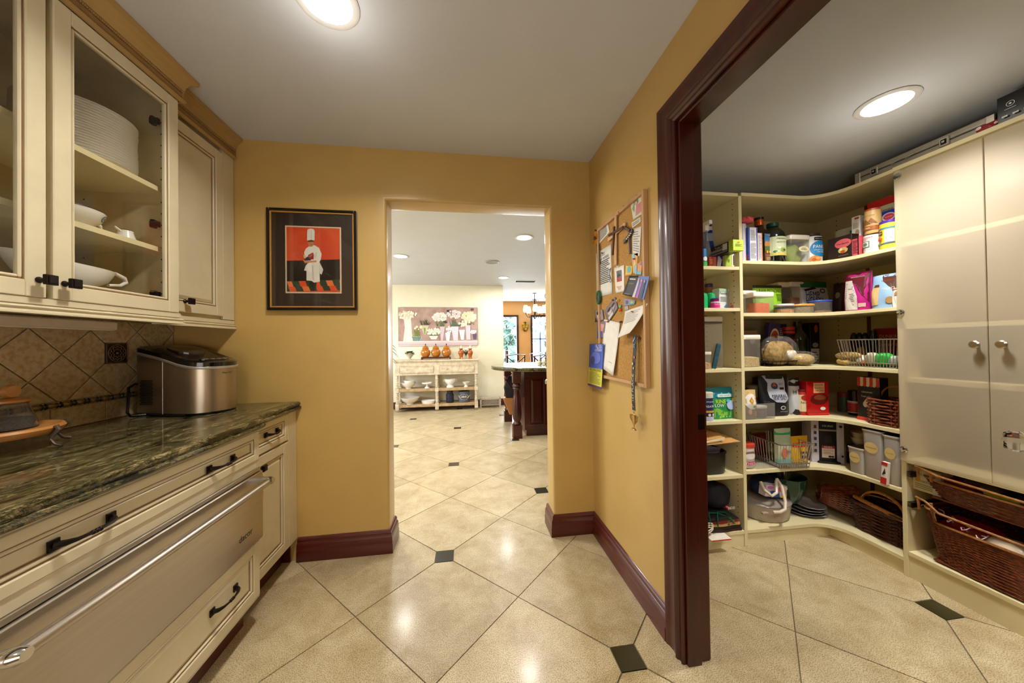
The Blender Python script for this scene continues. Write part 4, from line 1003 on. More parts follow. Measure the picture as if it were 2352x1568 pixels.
# shelf 2
t = pk('spray_bottle', 'clear spray bottle with a white nozzle on the narrow column, second shelf', 'bottle', 'b', L2, 1619, 1641, 507, .07, .06, 'cyl', '#dddddd', (), prof=[(.9, 0), (1, .05), (.95, .35), (.55, .62), (.42, .75), (.40, .80)], mt=CLEAR)
(fx, fy), _, w_, h_ = place('b', 1619, 1641, 507, .07, L2)
G().box(-w_*.22, -w_*.30, h_*.81, w_*.22, w_*.2, h_*.92).box(-w_*.16, -w_*.75, h_*.92, w_*.16, w_*.3, h_*1.0).tube([(0, -w_*.45, h_*.93), (0, -w_*.5, h_*.83), (0, -w_*.3, h_*.78)], .003, 6).ob('trigger_nozzle', pm('#eeeae4'), t, bev=.002)
pk('spray_can', 'small blue and green tube standing at the doorway edge of the second narrow shelf', 'bottle', 'b', L2, 1613, 1628, 571, .03, .05, 'cyl', '#2278b8', [('r', -.5, 0, .5, .3, '#3fae4a'), ('e', 0, .45, .2, .12, '#f2f2f2')], cap=(.8, 1, 1.12), capcol='#15315c')
pk('snack_box', 'tall blue box leaning with a pale side behind the lime ended carton', 'box', 'b', L2, 1630, 1658, 509, .19, .06, 'box', '#203f9b', [('r', -.45, .86, .3, .94, '#dfe4ee'), ('r', -.4, .64, .1, .8, '#aab6d4'), ('l', -.3, .38, .35, .5, 3, '#cfd6ea'), ('r', .05, .18, .3, .36, '#cfd6ea'), ('r', .12, .21, .23, .33, '#203f9b')], lean=-6, rot=-8)
pk('filter_pack', 'white and blue wrapped pack right of the leaning blue box', 'package', 'b', L2, 1659, 1672, 512, .17, .07, 'box', '#dcd3dc', [('r', .25, 0, .5, 1, '#2a3c98')], lean=-4)
pk('small_box', 'little orange red carton on the second narrow shelf', 'box', 'b', L2, 1629, 1645, 590, .04, .05, 'box', '#d2452c', [('r', .1, 0, .5, 1, '#e5683c'), ('l', -.4, .3, 0, .8, 4, '#f3d9b0')])
pk('small_box', 'purple carton with white script under the black and lime box', 'box', 'b', L2, 1646, 1666, 584, .055, .16, 'box', '#4a2496', [('p', [(-.5, .0), (-.1, .0), (.1, .6), (-.3, 1)], '#e9e0f0'), ('t', 'yo', .2, .6, .3, '#c8c060')])
pk('small_box', 'pale lime carton with green sprig and purple strip', 'box', 'b', L2, 1667, 1692, 580, .03, .16, 'box', '#c9d65c', [('r', -.45, .1, -.05, .9, '#a9c24a'), ('r', .05, .08, .42, .92, '#e9e6c6'), ('r', .17, .15, .27, .8, '#5c2a4e'), ('e', -.25, .45, .08, .12, '#5d7a25')])
(fx, fy), _, w_, h_ = place('b', 1684.5, 1708.5, 550.5, -.075, L2)
zb_ = Zat(575.5, fx, SF-.075)
t = thing('long_box', 'long black carton with a lime green end sticking out past the shelf edge', 'box', (fx, SF-.075+.13, zb_+.001), 0)
lw = w_/2; lh = L2+h_-zb_
G().box(-lw, -.095, 0, lw, .13, lh).ob('carton', pm('#1a1412'), t, bev=.0015)
G().box(-lw-.0004, -.1305, -.0003, lw+.0004, -.0955, lh+.0003).ob('end_flap', pm('#bfd845'), t, bev=.0015)
S = Surf(lambda u, v, o: (-lw-o, -u*.26, v*lh), .26, lh); decor(t, S, [('t', 'TurboTax', .1, .75, .3, '#cfc6be'), ('r', -.2, .35, .3, .58, '#8d8884'), ('l', -.4, .1, .35, .25, 2, '#b8a8a8'), ('r', .36-.02, .3, .2, .9, '#d9d2cc')])
S = Surf(lambda u, v, o: (u*2*lw, -.1305-o, v*lh), 2*lw, lh); decor(t, S, [('l', -.3, .35, .35, .6, 3, '#6d8a20'), ('e', 0, .75, .12, .08, '#cf8a3a')])
# shelf 3
pk('supplement_bottle', 'brown bottle with a dark purple cap behind green bottles', 'bottle', 'b', L3, 1627, 1646, 650, .12, .07, 'cyl', '#8a5a28', [('r', -.4, .1, .4, .45, '#c88a3a')], cap=(.8, .86, 1.0), capcol='#35214a', prof=[(1, 0), (1, .6), (.8, .84), (.8, .86)])
pk('green_bottle', 'bright green bottle at the doorway edge of the third narrow shelf', 'bottle', 'b', L3, 1613, 1631, 671, .05, .06, 'cyl', '#16a860', prof=[(1, 0), (1, .72), (.85, .92), (.4, 1)])
pk('green_bottle', 'bright green bottle between its twin and the white eye-drop box', 'bottle', 'b', L3, 1631.5, 1648.5, 671, .05, .06, 'cyl', '#16a860', prof=[(1, 0), (1, .72), (.85, .92), (.4, 1)])
pk('eye_drop_box', 'white carton lettered Pataday with a blue fish shape on the third narrow shelf', 'box', 'b', L3, 1648, 1679, 663, .075, .05, 'box', '#d7dcd6', [('r', .28, 0, .5, 1, '#ecebe6'), ('r', -.5, .86, .28, 1, '#9fc0a0'), ('t', 'Pataday', -.12, .76, .68, '#2a2018'), ('l', -.42, .36, .15, .62, 5, '#9aa49c'), ('p', [(-.1, .12), (.15, .28), (.15, .02)], '#2f7fbf'), ('e', .2, .13, .06, .07, '#c9ccb8')], rot=12)
pk('pill_bottle', 'small magenta bottle with a purple cap marked NOW', 'bottle', 'b', L3, 1640, 1659, 684, .02, .05, 'cyl', '#d42a8a', [('r', -.45, .52, .45, .62, '#efe4ea'), ('t', 'NOW', 0, .38, .42, '#f6dfe9')], cap=(.86, .72, 1), capcol='#55256a', prof=[(1, 0), (1, .62), (.8, .72)])
t = pk('clear_cup', 'small clear cup holding red balls beside the divider', 'container', 'b', L3, 1680, 1692, 668, .05, .04, 'cyl', '#ffffff', mt=CLEAR)
G().sphere((0, -.004, .014), .013).sphere((.006, .004, .034), .010).ob('red_balls', pm('#d8442e', .3), t, smooth=True)
# shelf 4
canister('tall clear canister with a white clasp lid at the doorway edge of the narrow column', 'b', L4, 1610, 1665, 727, .05, .030, 0, dep=.12, under='#4d3c3a')
t, a_, b_, c_ = canister('tiny clear canister with a white lid in front of the tall one', 'b', L4, 1608, 1636, 808, .005, .018, .4, '#caa070', dep=.05)
t = thing('bag_clip', 'long teal clip leaning against the tall clear canister', 'clip', (Xat(1641, SF+.03, L4)-.006, SF+.028, L4+.002)); t.rotation_euler = (0, rad(14), 0)
G().box(-.014, -.008, 0, .014, .008, .158).box(-.012, -.011, .02, .012, .011, .07).box(-.012, -.011, .085, .012, .011, .15).ob('body', pm('#24505f', .3), t, bev=.004)
# shelf 5
pk('stand_up_pouch', 'teal and green stand-up pouch lettered RINE LOW in the narrow column', 'package', 'b', L5, 1627, 1693.5, 891, .05, .07, 'pouch', '#1d7f8e', [('r', -.46, 0, .48, .66, '#2a8a4a'), ('p', [(-.46, 0), (.48, 0), (.48, .32), (.1, .22), (-.2, .36), (-.46, .26)], '#7cb83c')]+[('p', [(-.45+.13*q, .74+.05*(q % 2)), (-.37+.13*q, .80+.05*(q % 2)), (-.33+.13*q, .78+.05*(q % 2)), (-.41+.13*q, .71+.05*(q % 2))], '#56b4d8') for q in range(7)]+[('r', -.14, .70, .36, .80, '#d7ebe2'), ('t', 'DRIED SEAWEED', .11, .75, .4, '#1d6f6e'), ('t', 'RINE', -.06, .565, .34, '#c9e03c'), ('t', 'LOW', -.12, .44, .32, '#e8f2ea'), ('e', .3, .44, .17, .15, '#a9bce8'), ('e', .42, .6, .07, .06, '#d8c84a'), ('e', .2, .58, .07, .05, '#4fb0d6'), ('t', '. . . .', .05, .08, .4, '#d8f0c8')])
pk('supplement_jar', 'white topped dark jar lettered CREATINE in front of the teal pouch', 'jar', 'b', L5, 1618, 1646.5, 902, .008, .06, 'cyl', '#2a2e58', [('r', -.5, 0, .5, .16, '#c7cbe8'), ('r', -.5, .3, .5, .37, '#c8a040'), ('t', 'SUPPORTING', 0, .68, .5, '#e9e9f2'), ('t', 'CREATINE', 0, .52, .62, '#f3f3f3'), ('e', -.05, .22, .06, .05, '#e8e0d0'), ('e', .14, .22, .06, .05, '#e8e0d0')], cap=(1.02, .80, 1.0), capcol='#cfcfc2', prof=[(.98, 0), (1, .02), (1, .8)])
# shelf 6 : folded brown bags over a black bin
zb_ = L6
(fx, fy), _, w_, h_ = place('b', 1612, 1678, 1040, .02, L6)
t = thing('storage_bin', 'rounded black bin holding grey papers low in the narrow column', 'bin', (fx, SF+.02+.11, L6+.0008))
rr = lambda k, z: [(w_/2*k*math.copysign(abs(cos(a))**.5, cos(a)), .11*k*math.copysign(abs(sin(a))**.5, sin(a)), z) for a in [2*pi*(i+.5)/28 for i in range(28)]]
BIN = mat('#14120f', .3, 0, .2, 20, .1, name='black_plastic')
G().loft([rr(.9, 0), rr(.95, .01), rr(1.0, h_*.92), rr(1.04, h_*.93), rr(1.04, h_), rr(.98, h_), rr(.9, .012)]).ob('tub', BIN, t, smooth=True)
pp = thing('folded_papers', 'grey folded papers sticking up out of the black bin', 'papers', (fx, SF+.13, L6+.02))
for k, (a_, x_, y_, hh) in enumerate(((.25, -.03, -.02, .12), (-.5, .03, -.03, .125), (.1, 0, .02, .135))):
    G().add([(x_-.05, y_, 0), (x_+.045, y_+.01, 0), (x_+.06, y_+.03*a_, hh), (x_-.03, y_-.03*a_, hh+.012)], [(0, 1, 2, 3)]).ob('sheet', pm('#8f8ba0', .5), pp, solid=.001)
(fx, fy), _, w_, h_ = place('b', 1612, 1704, 978, -.02, L6)
zz = Zat(1022, fx, SF)
kb_ = thing('paper_bags', 'folded brown paper bags stuffed above the black bin', 'bag', (fx, SF+.10, zz)); KR = pm('#b98a4e', .75)
def fold(pts, m, nm): 
    o = G().add(pts, [(0, 1, 2, 3), (0, 3, 5, 4)] if len(pts) == 6 else [(0, 1, 2, 3)]).ob(nm, m, kb_, solid=.0012); return o
hw = w_/2
fold([(-hw, -.10, .002), (hw, -.115, .020), (hw*.4, .06, .06), (-hw, .06, .05)], KR, 'flap')
fold([(-hw, -.10, 0), (hw, -.115, .018), (hw*.9, .06, .01), (-hw, .06, .01)], KR, 'flap')
fold([(-hw, -.09, .022), (hw*.3, -.10, .045), (-.0, .05, .075), (-hw, .05, .08)], KR, 'flap')
fold([(-hw, -.095, .010), (hw*.25, -.105, .030), (hw*.28, -.105, .048), (-hw, -.092, .018)], pm('#e4d2a8', .7), 'fold_edge')
G().add([(-hw*.9+.05*cos(a), -.09+.04*u, .075+.028*sin(a)) for u in (0, 1, 2, 3) for a in [pi*i/10-.9 for i in range(14)]], [(j*14+i, j*14+i+1, (j+1)*14+i+1, (j+1)*14+i) for j in range(3) for i in range(13)]).ob('rolled_edge', pm('#d9c48e', .7), kb_, solid=.001)
# shelf 7
t = thing('cloth_cap', 'dark navy cap with white letters above the folded shopping bags', 'cap', (Xat(1652, SF+.1, L7)-.015, SF+.12, L7+.105))
crinkle(.17, .16, .15, 3, amp=.10).ob('crown', pm('#17141d', .8), t, smooth=True)
wtext('BOSI', (.035, -.100, .030), .045, WPR, t, 'y-')
G().sphere((.012, -.088, .03), .010).ob('red_badge', pm('#b8222c'), t, smooth=True)
cols = (('#3a1518', 'lowest, dark red folded bag'), ('#15130f', 'black folded bag lying on the dark red one'), ('#c79a5a', 'tan printed folded bag in the middle of the pile'), ('#7a1d22', 'red striped folded bag under the black one'), ('#111013', 'shiny black folded bag with green straps on the pile'))
x0_ = Xat(1612, SF, L7); x1_ = Xat(1706, SF, L7)
for k, (c, lab) in enumerate(cols):
    t = thing('folded_bag', lab+' low in the narrow column', 'bag', ((x0_+x1_)/2-.004*k, SF+.115-.004*k, L7+.002+k*.0205))
    wv = G(); hw = (x1_-x0_)/2-.004-.006*k
    wv.grid(lambda a, b: (hw*(2*a-1), -.115+.20*b+.004*sin(9*a), .004+.004*sin(7*a+k)+.0155*(1-.3*abs(2*a-1)**3)), 10, 5); wv.grid(lambda a, b: (hw*(2*a-1), -.115+.20*b+.004*sin(9*a), .001), 10, 5)
    wv.grid(lambda a, b: (hw*(2*a-1), -.115+.004*sin(9*a), .001+(.003+.004*sin(7*a+k)+.0155*(1-.3*abs(2*a-1)**3))*b), 10, 1)
    wv.ob('bag', pm(c, .35 if k == 4 else .6), t, smooth=True)
    if k in (2, 3):
        for q in range(4): G().box(-hw*.2+q*.03, -.1165, .004, -hw*.2+q*.03+.016, -.1155, .016).ob('print', pm(('#c8343c', '#e8d8b0', '#3a6a3a', '#d8704a')[q]), t)
    if k == 4:
        for s in (0, 1):
            G().tube([(-.08+.05*s, -.118, -.03), (-.085+.05*s, -.122, .012), (-.06+.06*s, -.08, .035), (.0+.05*s, -.085, .03), (.06, -.12, .008), (.075, -.125, -.02)], .007, 6, flat=.35).ob('strap', pm('#1c6a4c', .5), t, smooth=True)
hc_ = thing('cord_handles', 'white coiled cord handles on the folded bags beside the doorway', 'cord')
G().tube([(x0_+.02+.045*cos(a), SF-.012-.02*abs(sin(a*.5)), L7+.035+.02*sin(a)+a*.002) for a in [2*pi*i/24 for i in range(60)]], .0035, 6).ob('coiled_cord', pm('#e8dfd0', .5), hc_, smooth=True)
hc_ = thing('hanging_cord', 'loose white cord hanging down the kick board to the floor', 'cord')
G().tube([(x0_+.02, SF-.008, L7+.012), (x0_+.035, SF-.018, L7-.01), (x0_+.03, SF-.02, .03), (x0_+.012, SF-.03, .004), (x0_-.03, SF-.04, .004)], .003, 6).ob('cord', pm('#e8dfd0', .5), hc_, smooth=True)
ng = thing('white_bag', 'flat white bag with a red edge hanging over the bottom narrow shelf', 'bag', (Xat(1642, SF, L7), SF-.012, L7-.002))
G().grid(lambda a, b: (-.08+.13*a+.02*b, .04-.075*b+(.0 if b < .5 else 0), .004-.022*max(0, b-.45)), 8, 6).ob('bag', pm('#e6ddcf', .5), ng, solid=.0015)
G().box(-.055, -.0375, -.0135, .07, -.0345, -.0085).ob('red_edge', pm('#b8202c'), ng)

# ================================================================ groceries: back shelves
# shelf 2
t = pk('white_tube', 'tall plain white tube standing behind the divider, second shelf', 'bottle', 'b', M2, 1703, 1722, 513, .05, .06, 'cyl', '#cfc9d8', prof=[(1, 0), (1, .88), (.9, .95), (.9, 1)])
h0 = 513
t = thing('red_white_bag', 'crumpled red and white bag on top of the plain white tube', 'bag', (Xat(1714, SF+.09, 2.0), SF+.09, Zat(513, Xat(1712, SF+.05, 2.0), SF+.07)+.004))
crinkle(.085, .07, .045, 5, amp=.25).ob('bag', pm('#d8545c', .4), t, smooth=True)
pk('food_carton', 'narrow blue-edged white carton of printed facts', 'box', 'b', M2, 1720, 1741, 522, .035, .16, 'box', '#e3e1e6', [('r', -.5, 0, -.36, 1, '#2b4fb0'), ('r', .38, 0, .5, 1, '#5a4ca8'), ('l', -.28, .62, .3, .92, 9, '#9aa0a8'), ('l', -.28, .1, .3, .55, 13, '#a8acb2'), ('side', ('r', -.5, 0, .5, 1, '#2450b4')), ('side', ('r', -.5, 0, .5, .22, '#a02c3c'))])
pk('food_carton', 'short pale carton of small print next to the blue-edged one', 'box', 'b', M2, 1741.5, 1751.5, 535, .03, .14, 'box', '#dcd8d4', [('r', .3, 0, .5, 1, '#d88a6a'), ('l', -.4, .08, .2, .92, 16, '#98949a')])
OIL = mat('#1c1004', .06, 0, .1, 6, coat=.6, name='dark_bottle_glass'); GOIL = mat('#0a160e', .06, 0, .1, 6, coat=.6, name='dark_green_glass')
t = pk('oil_bottle', 'tall dark square olive oil bottle with orange foil neck', 'bottle', 'b', M2, 1745, 1779, 494, .06, .09, 'cyl', '#241406', (), seg=4, prof=[(1.25, 0), (1.30, .02), (1.30, .56), (1.1, .66), (.5, .76), (.42, .84), (.42, .955), (.48, .96), (.48, 1), (.44, 1.0)], mt=OIL, rot=45)
(fx, fy), _, w_, h_ = place('b', 1745, 1779, 494, .06, M2)
t.rotation_euler.z = rad(0); bd_ = [c for c in t.children if c.name.startswith('body')][0]; bd_.rotation_euler.z = rad(45); bd_['label'] = 'dark square bottle body'
G().lathe([(w_*.225, h_*.83), (w_*.235, h_*.84), (w_*.235, h_*.95), (w_*.22, h_*.955)], 20).ob('foil_neck', mat('#b8541c', .3, .5), t, smooth=True)
G().lathe([(w_*.25, h_*.955), (w_*.25, h_), (.001, h_)], 20).ob('cap', pm('#120e0a', .3), t, smooth=True)
yf = w_*.5*1.30*.7071+.0012; S = Surf(lambda u, v, o: (w_*(.12+u*.5), -yf-o, v*h_), w_*.5, h_)
decor(t, S, [('r', -.5, .04, .5, .62, '#6a3c28'), ('r', -.5, .36, .5, .62, '#3c7ab4'), ('p', [(-.5, .42), (-.3, .47), (0, .45), (.2, .49), (.5, .44), (.5, .36), (-.5, .36)], '#c8864a'), ('r', -.4, .575, .4, .605, '#1c1a18'), ('t', 'Kirkland', 0, .59, .7, '#e8e0d0'), ('p', [(-.5, .36), (.5, .36), (.5, .27), (-.5, .25)], '#586a34'), ('e', -.15, .24, .14, .028, '#e8a030'), ('e', .22, .24, .14, .028, '#e0d8c8'), ('t', 'EXTRA VIRGIN', 0, .17, .7, '#e4d8b8'), ('l', -.35, .06, .35, .14, 3, '#c8b088')])
pk('oil_bottle', 'round dark green avocado oil bottle with a pale printed label', 'bottle', 'b', M2, 1777, 1819, 505, .028, .1, 'cyl', '#0e1a12', [('r', -.33, .17, .33, .62, '#c8cfa8'), ('r', -.33, .17, .33, .24, '#c8b860'), ('p', [(-.33, .24), (-.1, .36), (.1, .33), (.33, .40), (.33, .24)], '#a8bc78'), ('t', 'Marianne\'s', 0, .57, .32, '#4a4a30', 1.0), ('t', 'AVOCADO OIL', .02, .485, .36, '#3a4a2a'), ('e', -.1, .35, .045, .03, '#e8e4c0'), ('e', .02, .30, .08, .045, '#86a048'), ('e', .04, .295, .04, .022, '#5a3a20'), ('e', -.2, .27, .05, .02, '#3a7a3a')], prof=[(.95, 0), (1, .02), (1, .63), (.9, .75), (.55, .86), (.42, .90), (.42, .92)], mt=GOIL, cap=(.5, .90, 1.0), capcol='#154a38')
t, a_, b_, c_ = canister('big clear square canister with white lid and cream oval sticker on the second shelf', 'b', M2, 1817, 1864, 539, .02, .030, .0, dep=.11)
c0_ = crinkle(a_*.8, b_*.7, c_*.72, 11, amp=.12).ob('green_packet', pm('#8a9a3c', .4), t, smooth=True, loc=(0, .01, .002))
S = Surf(lambda u, v, o: (u*a_, -b_/2-.0012-o, v*c_), a_, c_); decor(t, S, [('e', .12, .49, .25, .1, '#e3dcae'), ('t', 'CHOC', .12, .52, .2, '#4a4430'), ('t', 'MORSELS', .12, .47, .3, '#4a4430')])
pk('bread_crumb_tub', 'white tub with a blue circle lettered PANKO', 'jar', 'b', M2, 1864, 1903, 541, .012, .08, 'cyl', '#e8e6e6', [('r', -.16, .83, .14, .95, '#1a1614'), ('t', 'Kikkoman', -.01, .89, .24, '#e0dcd4'), ('e', .02, .53, .29, .29, '#1f88c8'), ('t', 'PANKO', .02, .60, .42, '#ffffff', 1.3), ('t', 'CRISPY BREAD', .02, .47, .40, '#eef6fa'), ('t', 'CRUMBS', .02, .40, .26, '#eef6fa'), ('e', -.14, .14, .15, .13, '#d88a3c'), ('e', -.18, .12, .06, .06, '#b85c22'), ('e', -.08, .17, .06, .05, '#ecae60')], prof=[(.95, 0), (1, .02), (1, .97), (.95, 1)])
canister('flat jar lid peeping over the PANKO tub', 'b', M2, 1866, 1895, 534, .15, .02, .7, '#7a6a58', '#6d6058', dep=.1, round_=True)
# right side, shelf 2
pk('blue_white_bag', 'pale bag with teal corners slumped behind the oval-labelled black box', 'bag', 'r', M2, 1906, 1957, 524, .16, .09, 'pouch', '#d9d6be', [('p', [(-.5, .1), (-.2, .1), (-.45, .75)], '#2a8ab0'), ('p', [(.5, .9), (.5, .2), (.25, .95)], '#2a7a9a'), ('r', -.1, .35, .18, .5, '#6a64a0')])
pk('treat_box', 'black box with a coral oval and painted fruit on the second shelf', 'box', 'r', M2, 1902, 1957, 544, .004, .08, 'box', '#2c1a16', [('e', .15, .66, .34, .2, '#d8606a'), ('t', 'Fran Blandie', .15, .66, .5, '#3a1418'), ('e', .15, .36, .2, .13, '#c8b468'), ('e', .07, .41, .06, .06, '#d8e0a0'), ('e', .24, .41, .06, .06, '#d8a878'), ('e', .15, .3, .1, .06, '#b8502c'), ('t', 'pineapple', .18, .13, .4, '#8a7060')])
pk('small_tin', 'narrow coral tin of small print right of the black oval box', 'tin', 'r', M2, 1957.5, 1974, 543, .006, .05, 'box', '#cf5560', [('r', -.5, .88, .5, 1, '#2a1210'), ('l', -.35, .1, .3, .8, 9, '#7a2a34'), ('r', .3, 0, .5, 1, '#3a1414')])
cl = pk('cornstarch_can', 'white round can with red letters and a green stamp picture', 'can', 'r', M2, 1974.5, 2010, 541, .004, .08, 'cyl', '#e6ddd4', [('t', 'CLABBER', -.0, .86, .42, '#b02430'), ('t', 'GIRL', -.04, .75, .2, '#b02430'), ('r', -.24, .3, .1, .66, '#5f7468'), ('r', -.2, .34, .06, .62, '#c8d0c0'), ('e', -.07, .48, .09, .1, '#5f7468'), ('t', 'Baking Powder', 0, .18, .4, '#3a3028')], prof=[(1, 0), (1, 1)])
pk('cornstarch_can', 'yellow round can with purple lid lettered ARGO', 'can', 'r', M2, 2010.5, 2053, 507, .004, .09, 'cyl', '#e2c83a', [('r', -.5, .70, .5, .75, '#3a8a9a'), ('r', -.5, .17, .5, .20, '#3a6a8a'), ('r', -.34, .50, -.05, .64, '#4a1a24'), ('t', 'ARGO', -.2, .57, .26, '#f2ecd8'), ('r', .02, .22, .3, .68, '#e9e4d8'), ('l', .06, .3, .26, .62, 6, '#6a6a7a'), ('e', -.16, .36, .12, .07, '#d86a2a'), ('e', -.16, .34, .06, .04, '#c02a2a')], cap=(1.02, .90, 1), capcol='#4a2a9a', prof=[(1, 0), (1, .9)])
zc1 = Zat(541, RF+.05, Yat(1990, RF+.02, M2)); 
pk('can', 'tan can with a brown mountain picture standing on the white can', 'can', 'r', zc1+.001, 1977, 2011, 481, .004, .08, 'cyl', '#c8a468', [('r', -.5, .94, .5, 1, '#a8442c'), ('t', 'HOT COCOA', 0, .72, .5, '#5a3a1c'), ('p', [(-.35, .36), (-.1, .6), (.02, .5), (.14, .62), (.35, .38)], '#8a5a30'), ('r', -.4, .14, .4, .3, '#9a5228'), ('t', 'MIX', 0, .22, .2, '#e8d8b0'), ('e', -.2, .86, .08, .05, '#4a6a3a')])
pk('food_carton', 'white carton with a red tab beside the tan mountain can', 'box', 'r', M2+.115, 1956.5, 1976, 497, .06, .05, 'box', '#ddd8cc', [('r', -.1, .86, .4, .94, '#a83428'), ('t', 'Tapioca', .1, .8, .5, '#a84a3a'), ('l', -.3, .45, .4, .72, 6, '#a8a49a'), ('e', .2, .25, .25, .15, '#a08a68')])
pk('food_carton', 'plain low carton carrying the white red-tabbed carton', 'box', 'r', M2, 1957, 1975, 538, .058, .06, 'box', '#d8d0c4', [])
pk('rice_bag', 'red topped pale bag with dark brush lettering lying high at the right end', 'bag', 'r', M2+.16, 1994, 2056, 446, .14, .10, 'box', '#cfc6a2', [('r', -.5, .74, .5, 1, '#b8161c'), ('t', 'Thai Jasmine', .05, .55, .8, '#2a2420', 1.4), ('r', -.5, .08, .5, .2, '#d8b040'), ('l', -.4, .25, .0, .4, 2, '#5a7a3a')], hgt=.17)
pk('snack_bag', 'blue bag with a white oval swoosh above the yellow can', 'bag', 'r', M2+.005, 2018, 2060, 484, .11, .07, 'box', '#2a3cb0', [('e', .1, .84, .38, .10, '#e6dccc'), ('e', .12, .84, .3, .075, '#c83c4a'), ('t', 'PILLSBURY', .12, .84, .4, '#f2ece0')])
# shelf 3
canister('white-lidded canister with green lidded jar inside beside the divider', 'b', M3, 1706, 1740, 667, .07, .026, .0, dep=.10)
pk('small_jar', 'dark jar with a green lid seen through the left canister', 'jar', 'b', M3, 1712, 1734, 680, .30, .05, 'cyl', '#4a3a34', cap=(1, .85, 1), capcol='#2c6a4a') if False else None
t, a_, b_, c_ = canister('hexagonal canister with white lid full of orange powder', 'b', M3, 1733, 1781, 670, .012, .032, .62, '#d8641c', dep=.10, sp=200, inset=.72)
pk('nut_bag', 'lime green bag with a black strip lettered PISTACHIOS', 'bag', 'b', M3, 1739, 1807, 653, .125, .07, 'pouch', '#8fc02c', [('r', -.5, .90, .49, 1.0, '#16110f'), ('t', 'RAW PISTACHIOS', .05, .80, .8, '#1f2a10', 1.5), ('l', .2, .45, .46, .7, 6, '#3f5a14'), ('e', .3, .15, .14, .12, '#d0e07a')])
canister('tall white-lidded canister at the back between green bag and its twin', 'b', M3, 1790, 1819, 648, .24, .034, .42, '#6a3a28', dep=.11)
canister('tall white-lidded canister with brown and orange snacks at the back', 'b', M3, 1818, 1851, 647, .20, .034, .62, '#9a5a30', dep=.11, sp=40)
canister('low clip-lid jar of cookies in front of the tall canisters', 'b', M3, 1797, 1836, 697, .02, .014, .55, '#c08a48', '#d9d4d0', dep=.09, round_=True, under='#3a2a26')
canister('round glass bowl with an orange lid full of granola', 'b', M3, 1838, 1886, 697, .018, .014, .85, '#8f7c58', '#d89a44', dep=.12, round_=True, sp=120)
pk('hemp_pouch', 'white pouch with a green top lettered HEMP HEARTS', 'package', 'b', M3, 1849, 1910, 646, .17, .07, 'box', '#d8d8d6', [('r', -.5, .82, .5, 1, '#1c6a34'), ('p', [(-.4, .76), (0, .84), (.1, .79), (-.35, .70)], '#141312'), ('t', 'HEMP', -.08, .60, .52, '#1d1b1a', 1.5), ('t', 'HEARTS', -.04, .42, .66, '#1d1b1a', 1.4), ('e', .3, .72, .1, .07, '#4a2018'), ('e', .3, .72, .06, .04, '#d8d8d6')], lean=-8)
canister('shallow clear tub with a blue lid beside the granola bowl', 'b', M3, 1884, 1926, 688, .03, .012, .22, '#a07a50', '#3a58c8', dep=.12, round_=True)
canister('second shallow tub with a deeper blue lid pushed behind', 'b', M3, 1868, 1904, 690, .16, .012, .3, '#7a6a58', '#3a34a8', dep=.10, round_=True)
pk('dark_pouch', 'dark brown pouch standing at the corner behind the blue-lidded tub', 'package', 'r', M3, 1908, 1934, 650, .20, .06, 'pouch', '#2a1414', [('e', .1, .6, .2, .1, '#7a7a4a')])
pk('nut_bag', 'tall magenta and maroon bag with a white facts panel', 'bag', 'r', M3, 1928, 1990, 626, .02, .10, 'pouch', '#b01a78', [('p', [(-.49, .98), (.49, .98), (.49, .2), (.3, .5), (.0, .78), (-.46, .8)], '#5c0f22'), ('p', [(-.36, .80), (-.08, .80), (.2, .35), (.22, .02), (-.28, .02)], '#d8cfc8'), ('l', -.3, .08, .1, .74, 14, '#7a6a68'), ('t', 'WOODSTOCK', .1, .88, .5, '#c8b0a8'), ('r', .24, .08, .44, .18, '#c8a898')])
pk('granola_bag', 'pale blue and brown granola bag with an oat window, right end of shelf', 'bag', 'r', M3, 1989, 2060, 629, .02, .11, 'pouch', '#8fb2d4', [('p', [(-.1, .98), (.49, .98), (.49, .3), (.3, .55), (.0, .8)], '#4a2a1e'), ('p', [(-.44, .1), (-.08, .1), (-.08, .62), (-.2, .66), (-.42, .55)], '#cfb078'), ('p', [(-.3, .62), (-.08, .62), (-.1, .7), (-.26, .7)], '#5a3826'), ('t', 'PALEO', .2, .56, .36, '#e0c8a8'), ('t', 'GRANOLA', .2, .8, .5, '#8a3a2a'), ('e', .3, .22, .12, .1, '#a8854e')])
pk('small_pouch', 'small white pouch with red rim at the far right of the third shelf', 'package', 'r', M3, 2046, 2064, 661, .006, .03, 'pouch', '#e2d8cc', [('r', -.4, .9, .45, .97, '#a8322c'), ('e', .2, .7, .2, .12, '#8a5a3a')])
# shelf 4
canister('white-lidded canister half full of oats next to the divider', 'b', M4, 1709, 1751, 769, .018, .030, .34, '#d8bc84', dep=.12, sp=110)
pk('small_box', 'small tan box on the shelf behind the oats canister', 'box', 'b', M4, 1712, 1741, 759, .19, .06, 'box', '#8a6a48', [('e', .1, .7, .2, .1, '#d8d0c0')])
pk('cookie_box', 'dark purple carton with a cookie picture and torn open flap', 'box', 'b', M4, 1778, 1809, 744, .20, .07, 'box', '#25213c', [('l', -.1, .45, .4, .9, 10, '#b8b4c4'), ('r', .1, 0, .5, .3, '#d0cdd8')])
pk('cookie_box', 'purple box with an oval picture of baked sweets leaning against its neighbour', 'box', 'b', M4, 1760, 1786, 741, .16, .03, 'box', '#3a2c62', [('e', .05, .62, .42, .25, '#e0c8a8'), ('e', .05, .62, .34, .2, '#a0381c')], tilt=6)
wb = wire_basket('small low dark wire tray under the bag of pasta shells', (Xat(1783, SF+.1, M4), SF+.10, M4+.001), 0, .29, .17, .035, .05, 10, 5, .0016, IRON)
pb = thing('pasta_bag', 'bulging clear bag of coloured pasta spirals in the low wire tray', 'bag', (Xat(1784, SF+.1, M4), SF+.10, M4+.006))
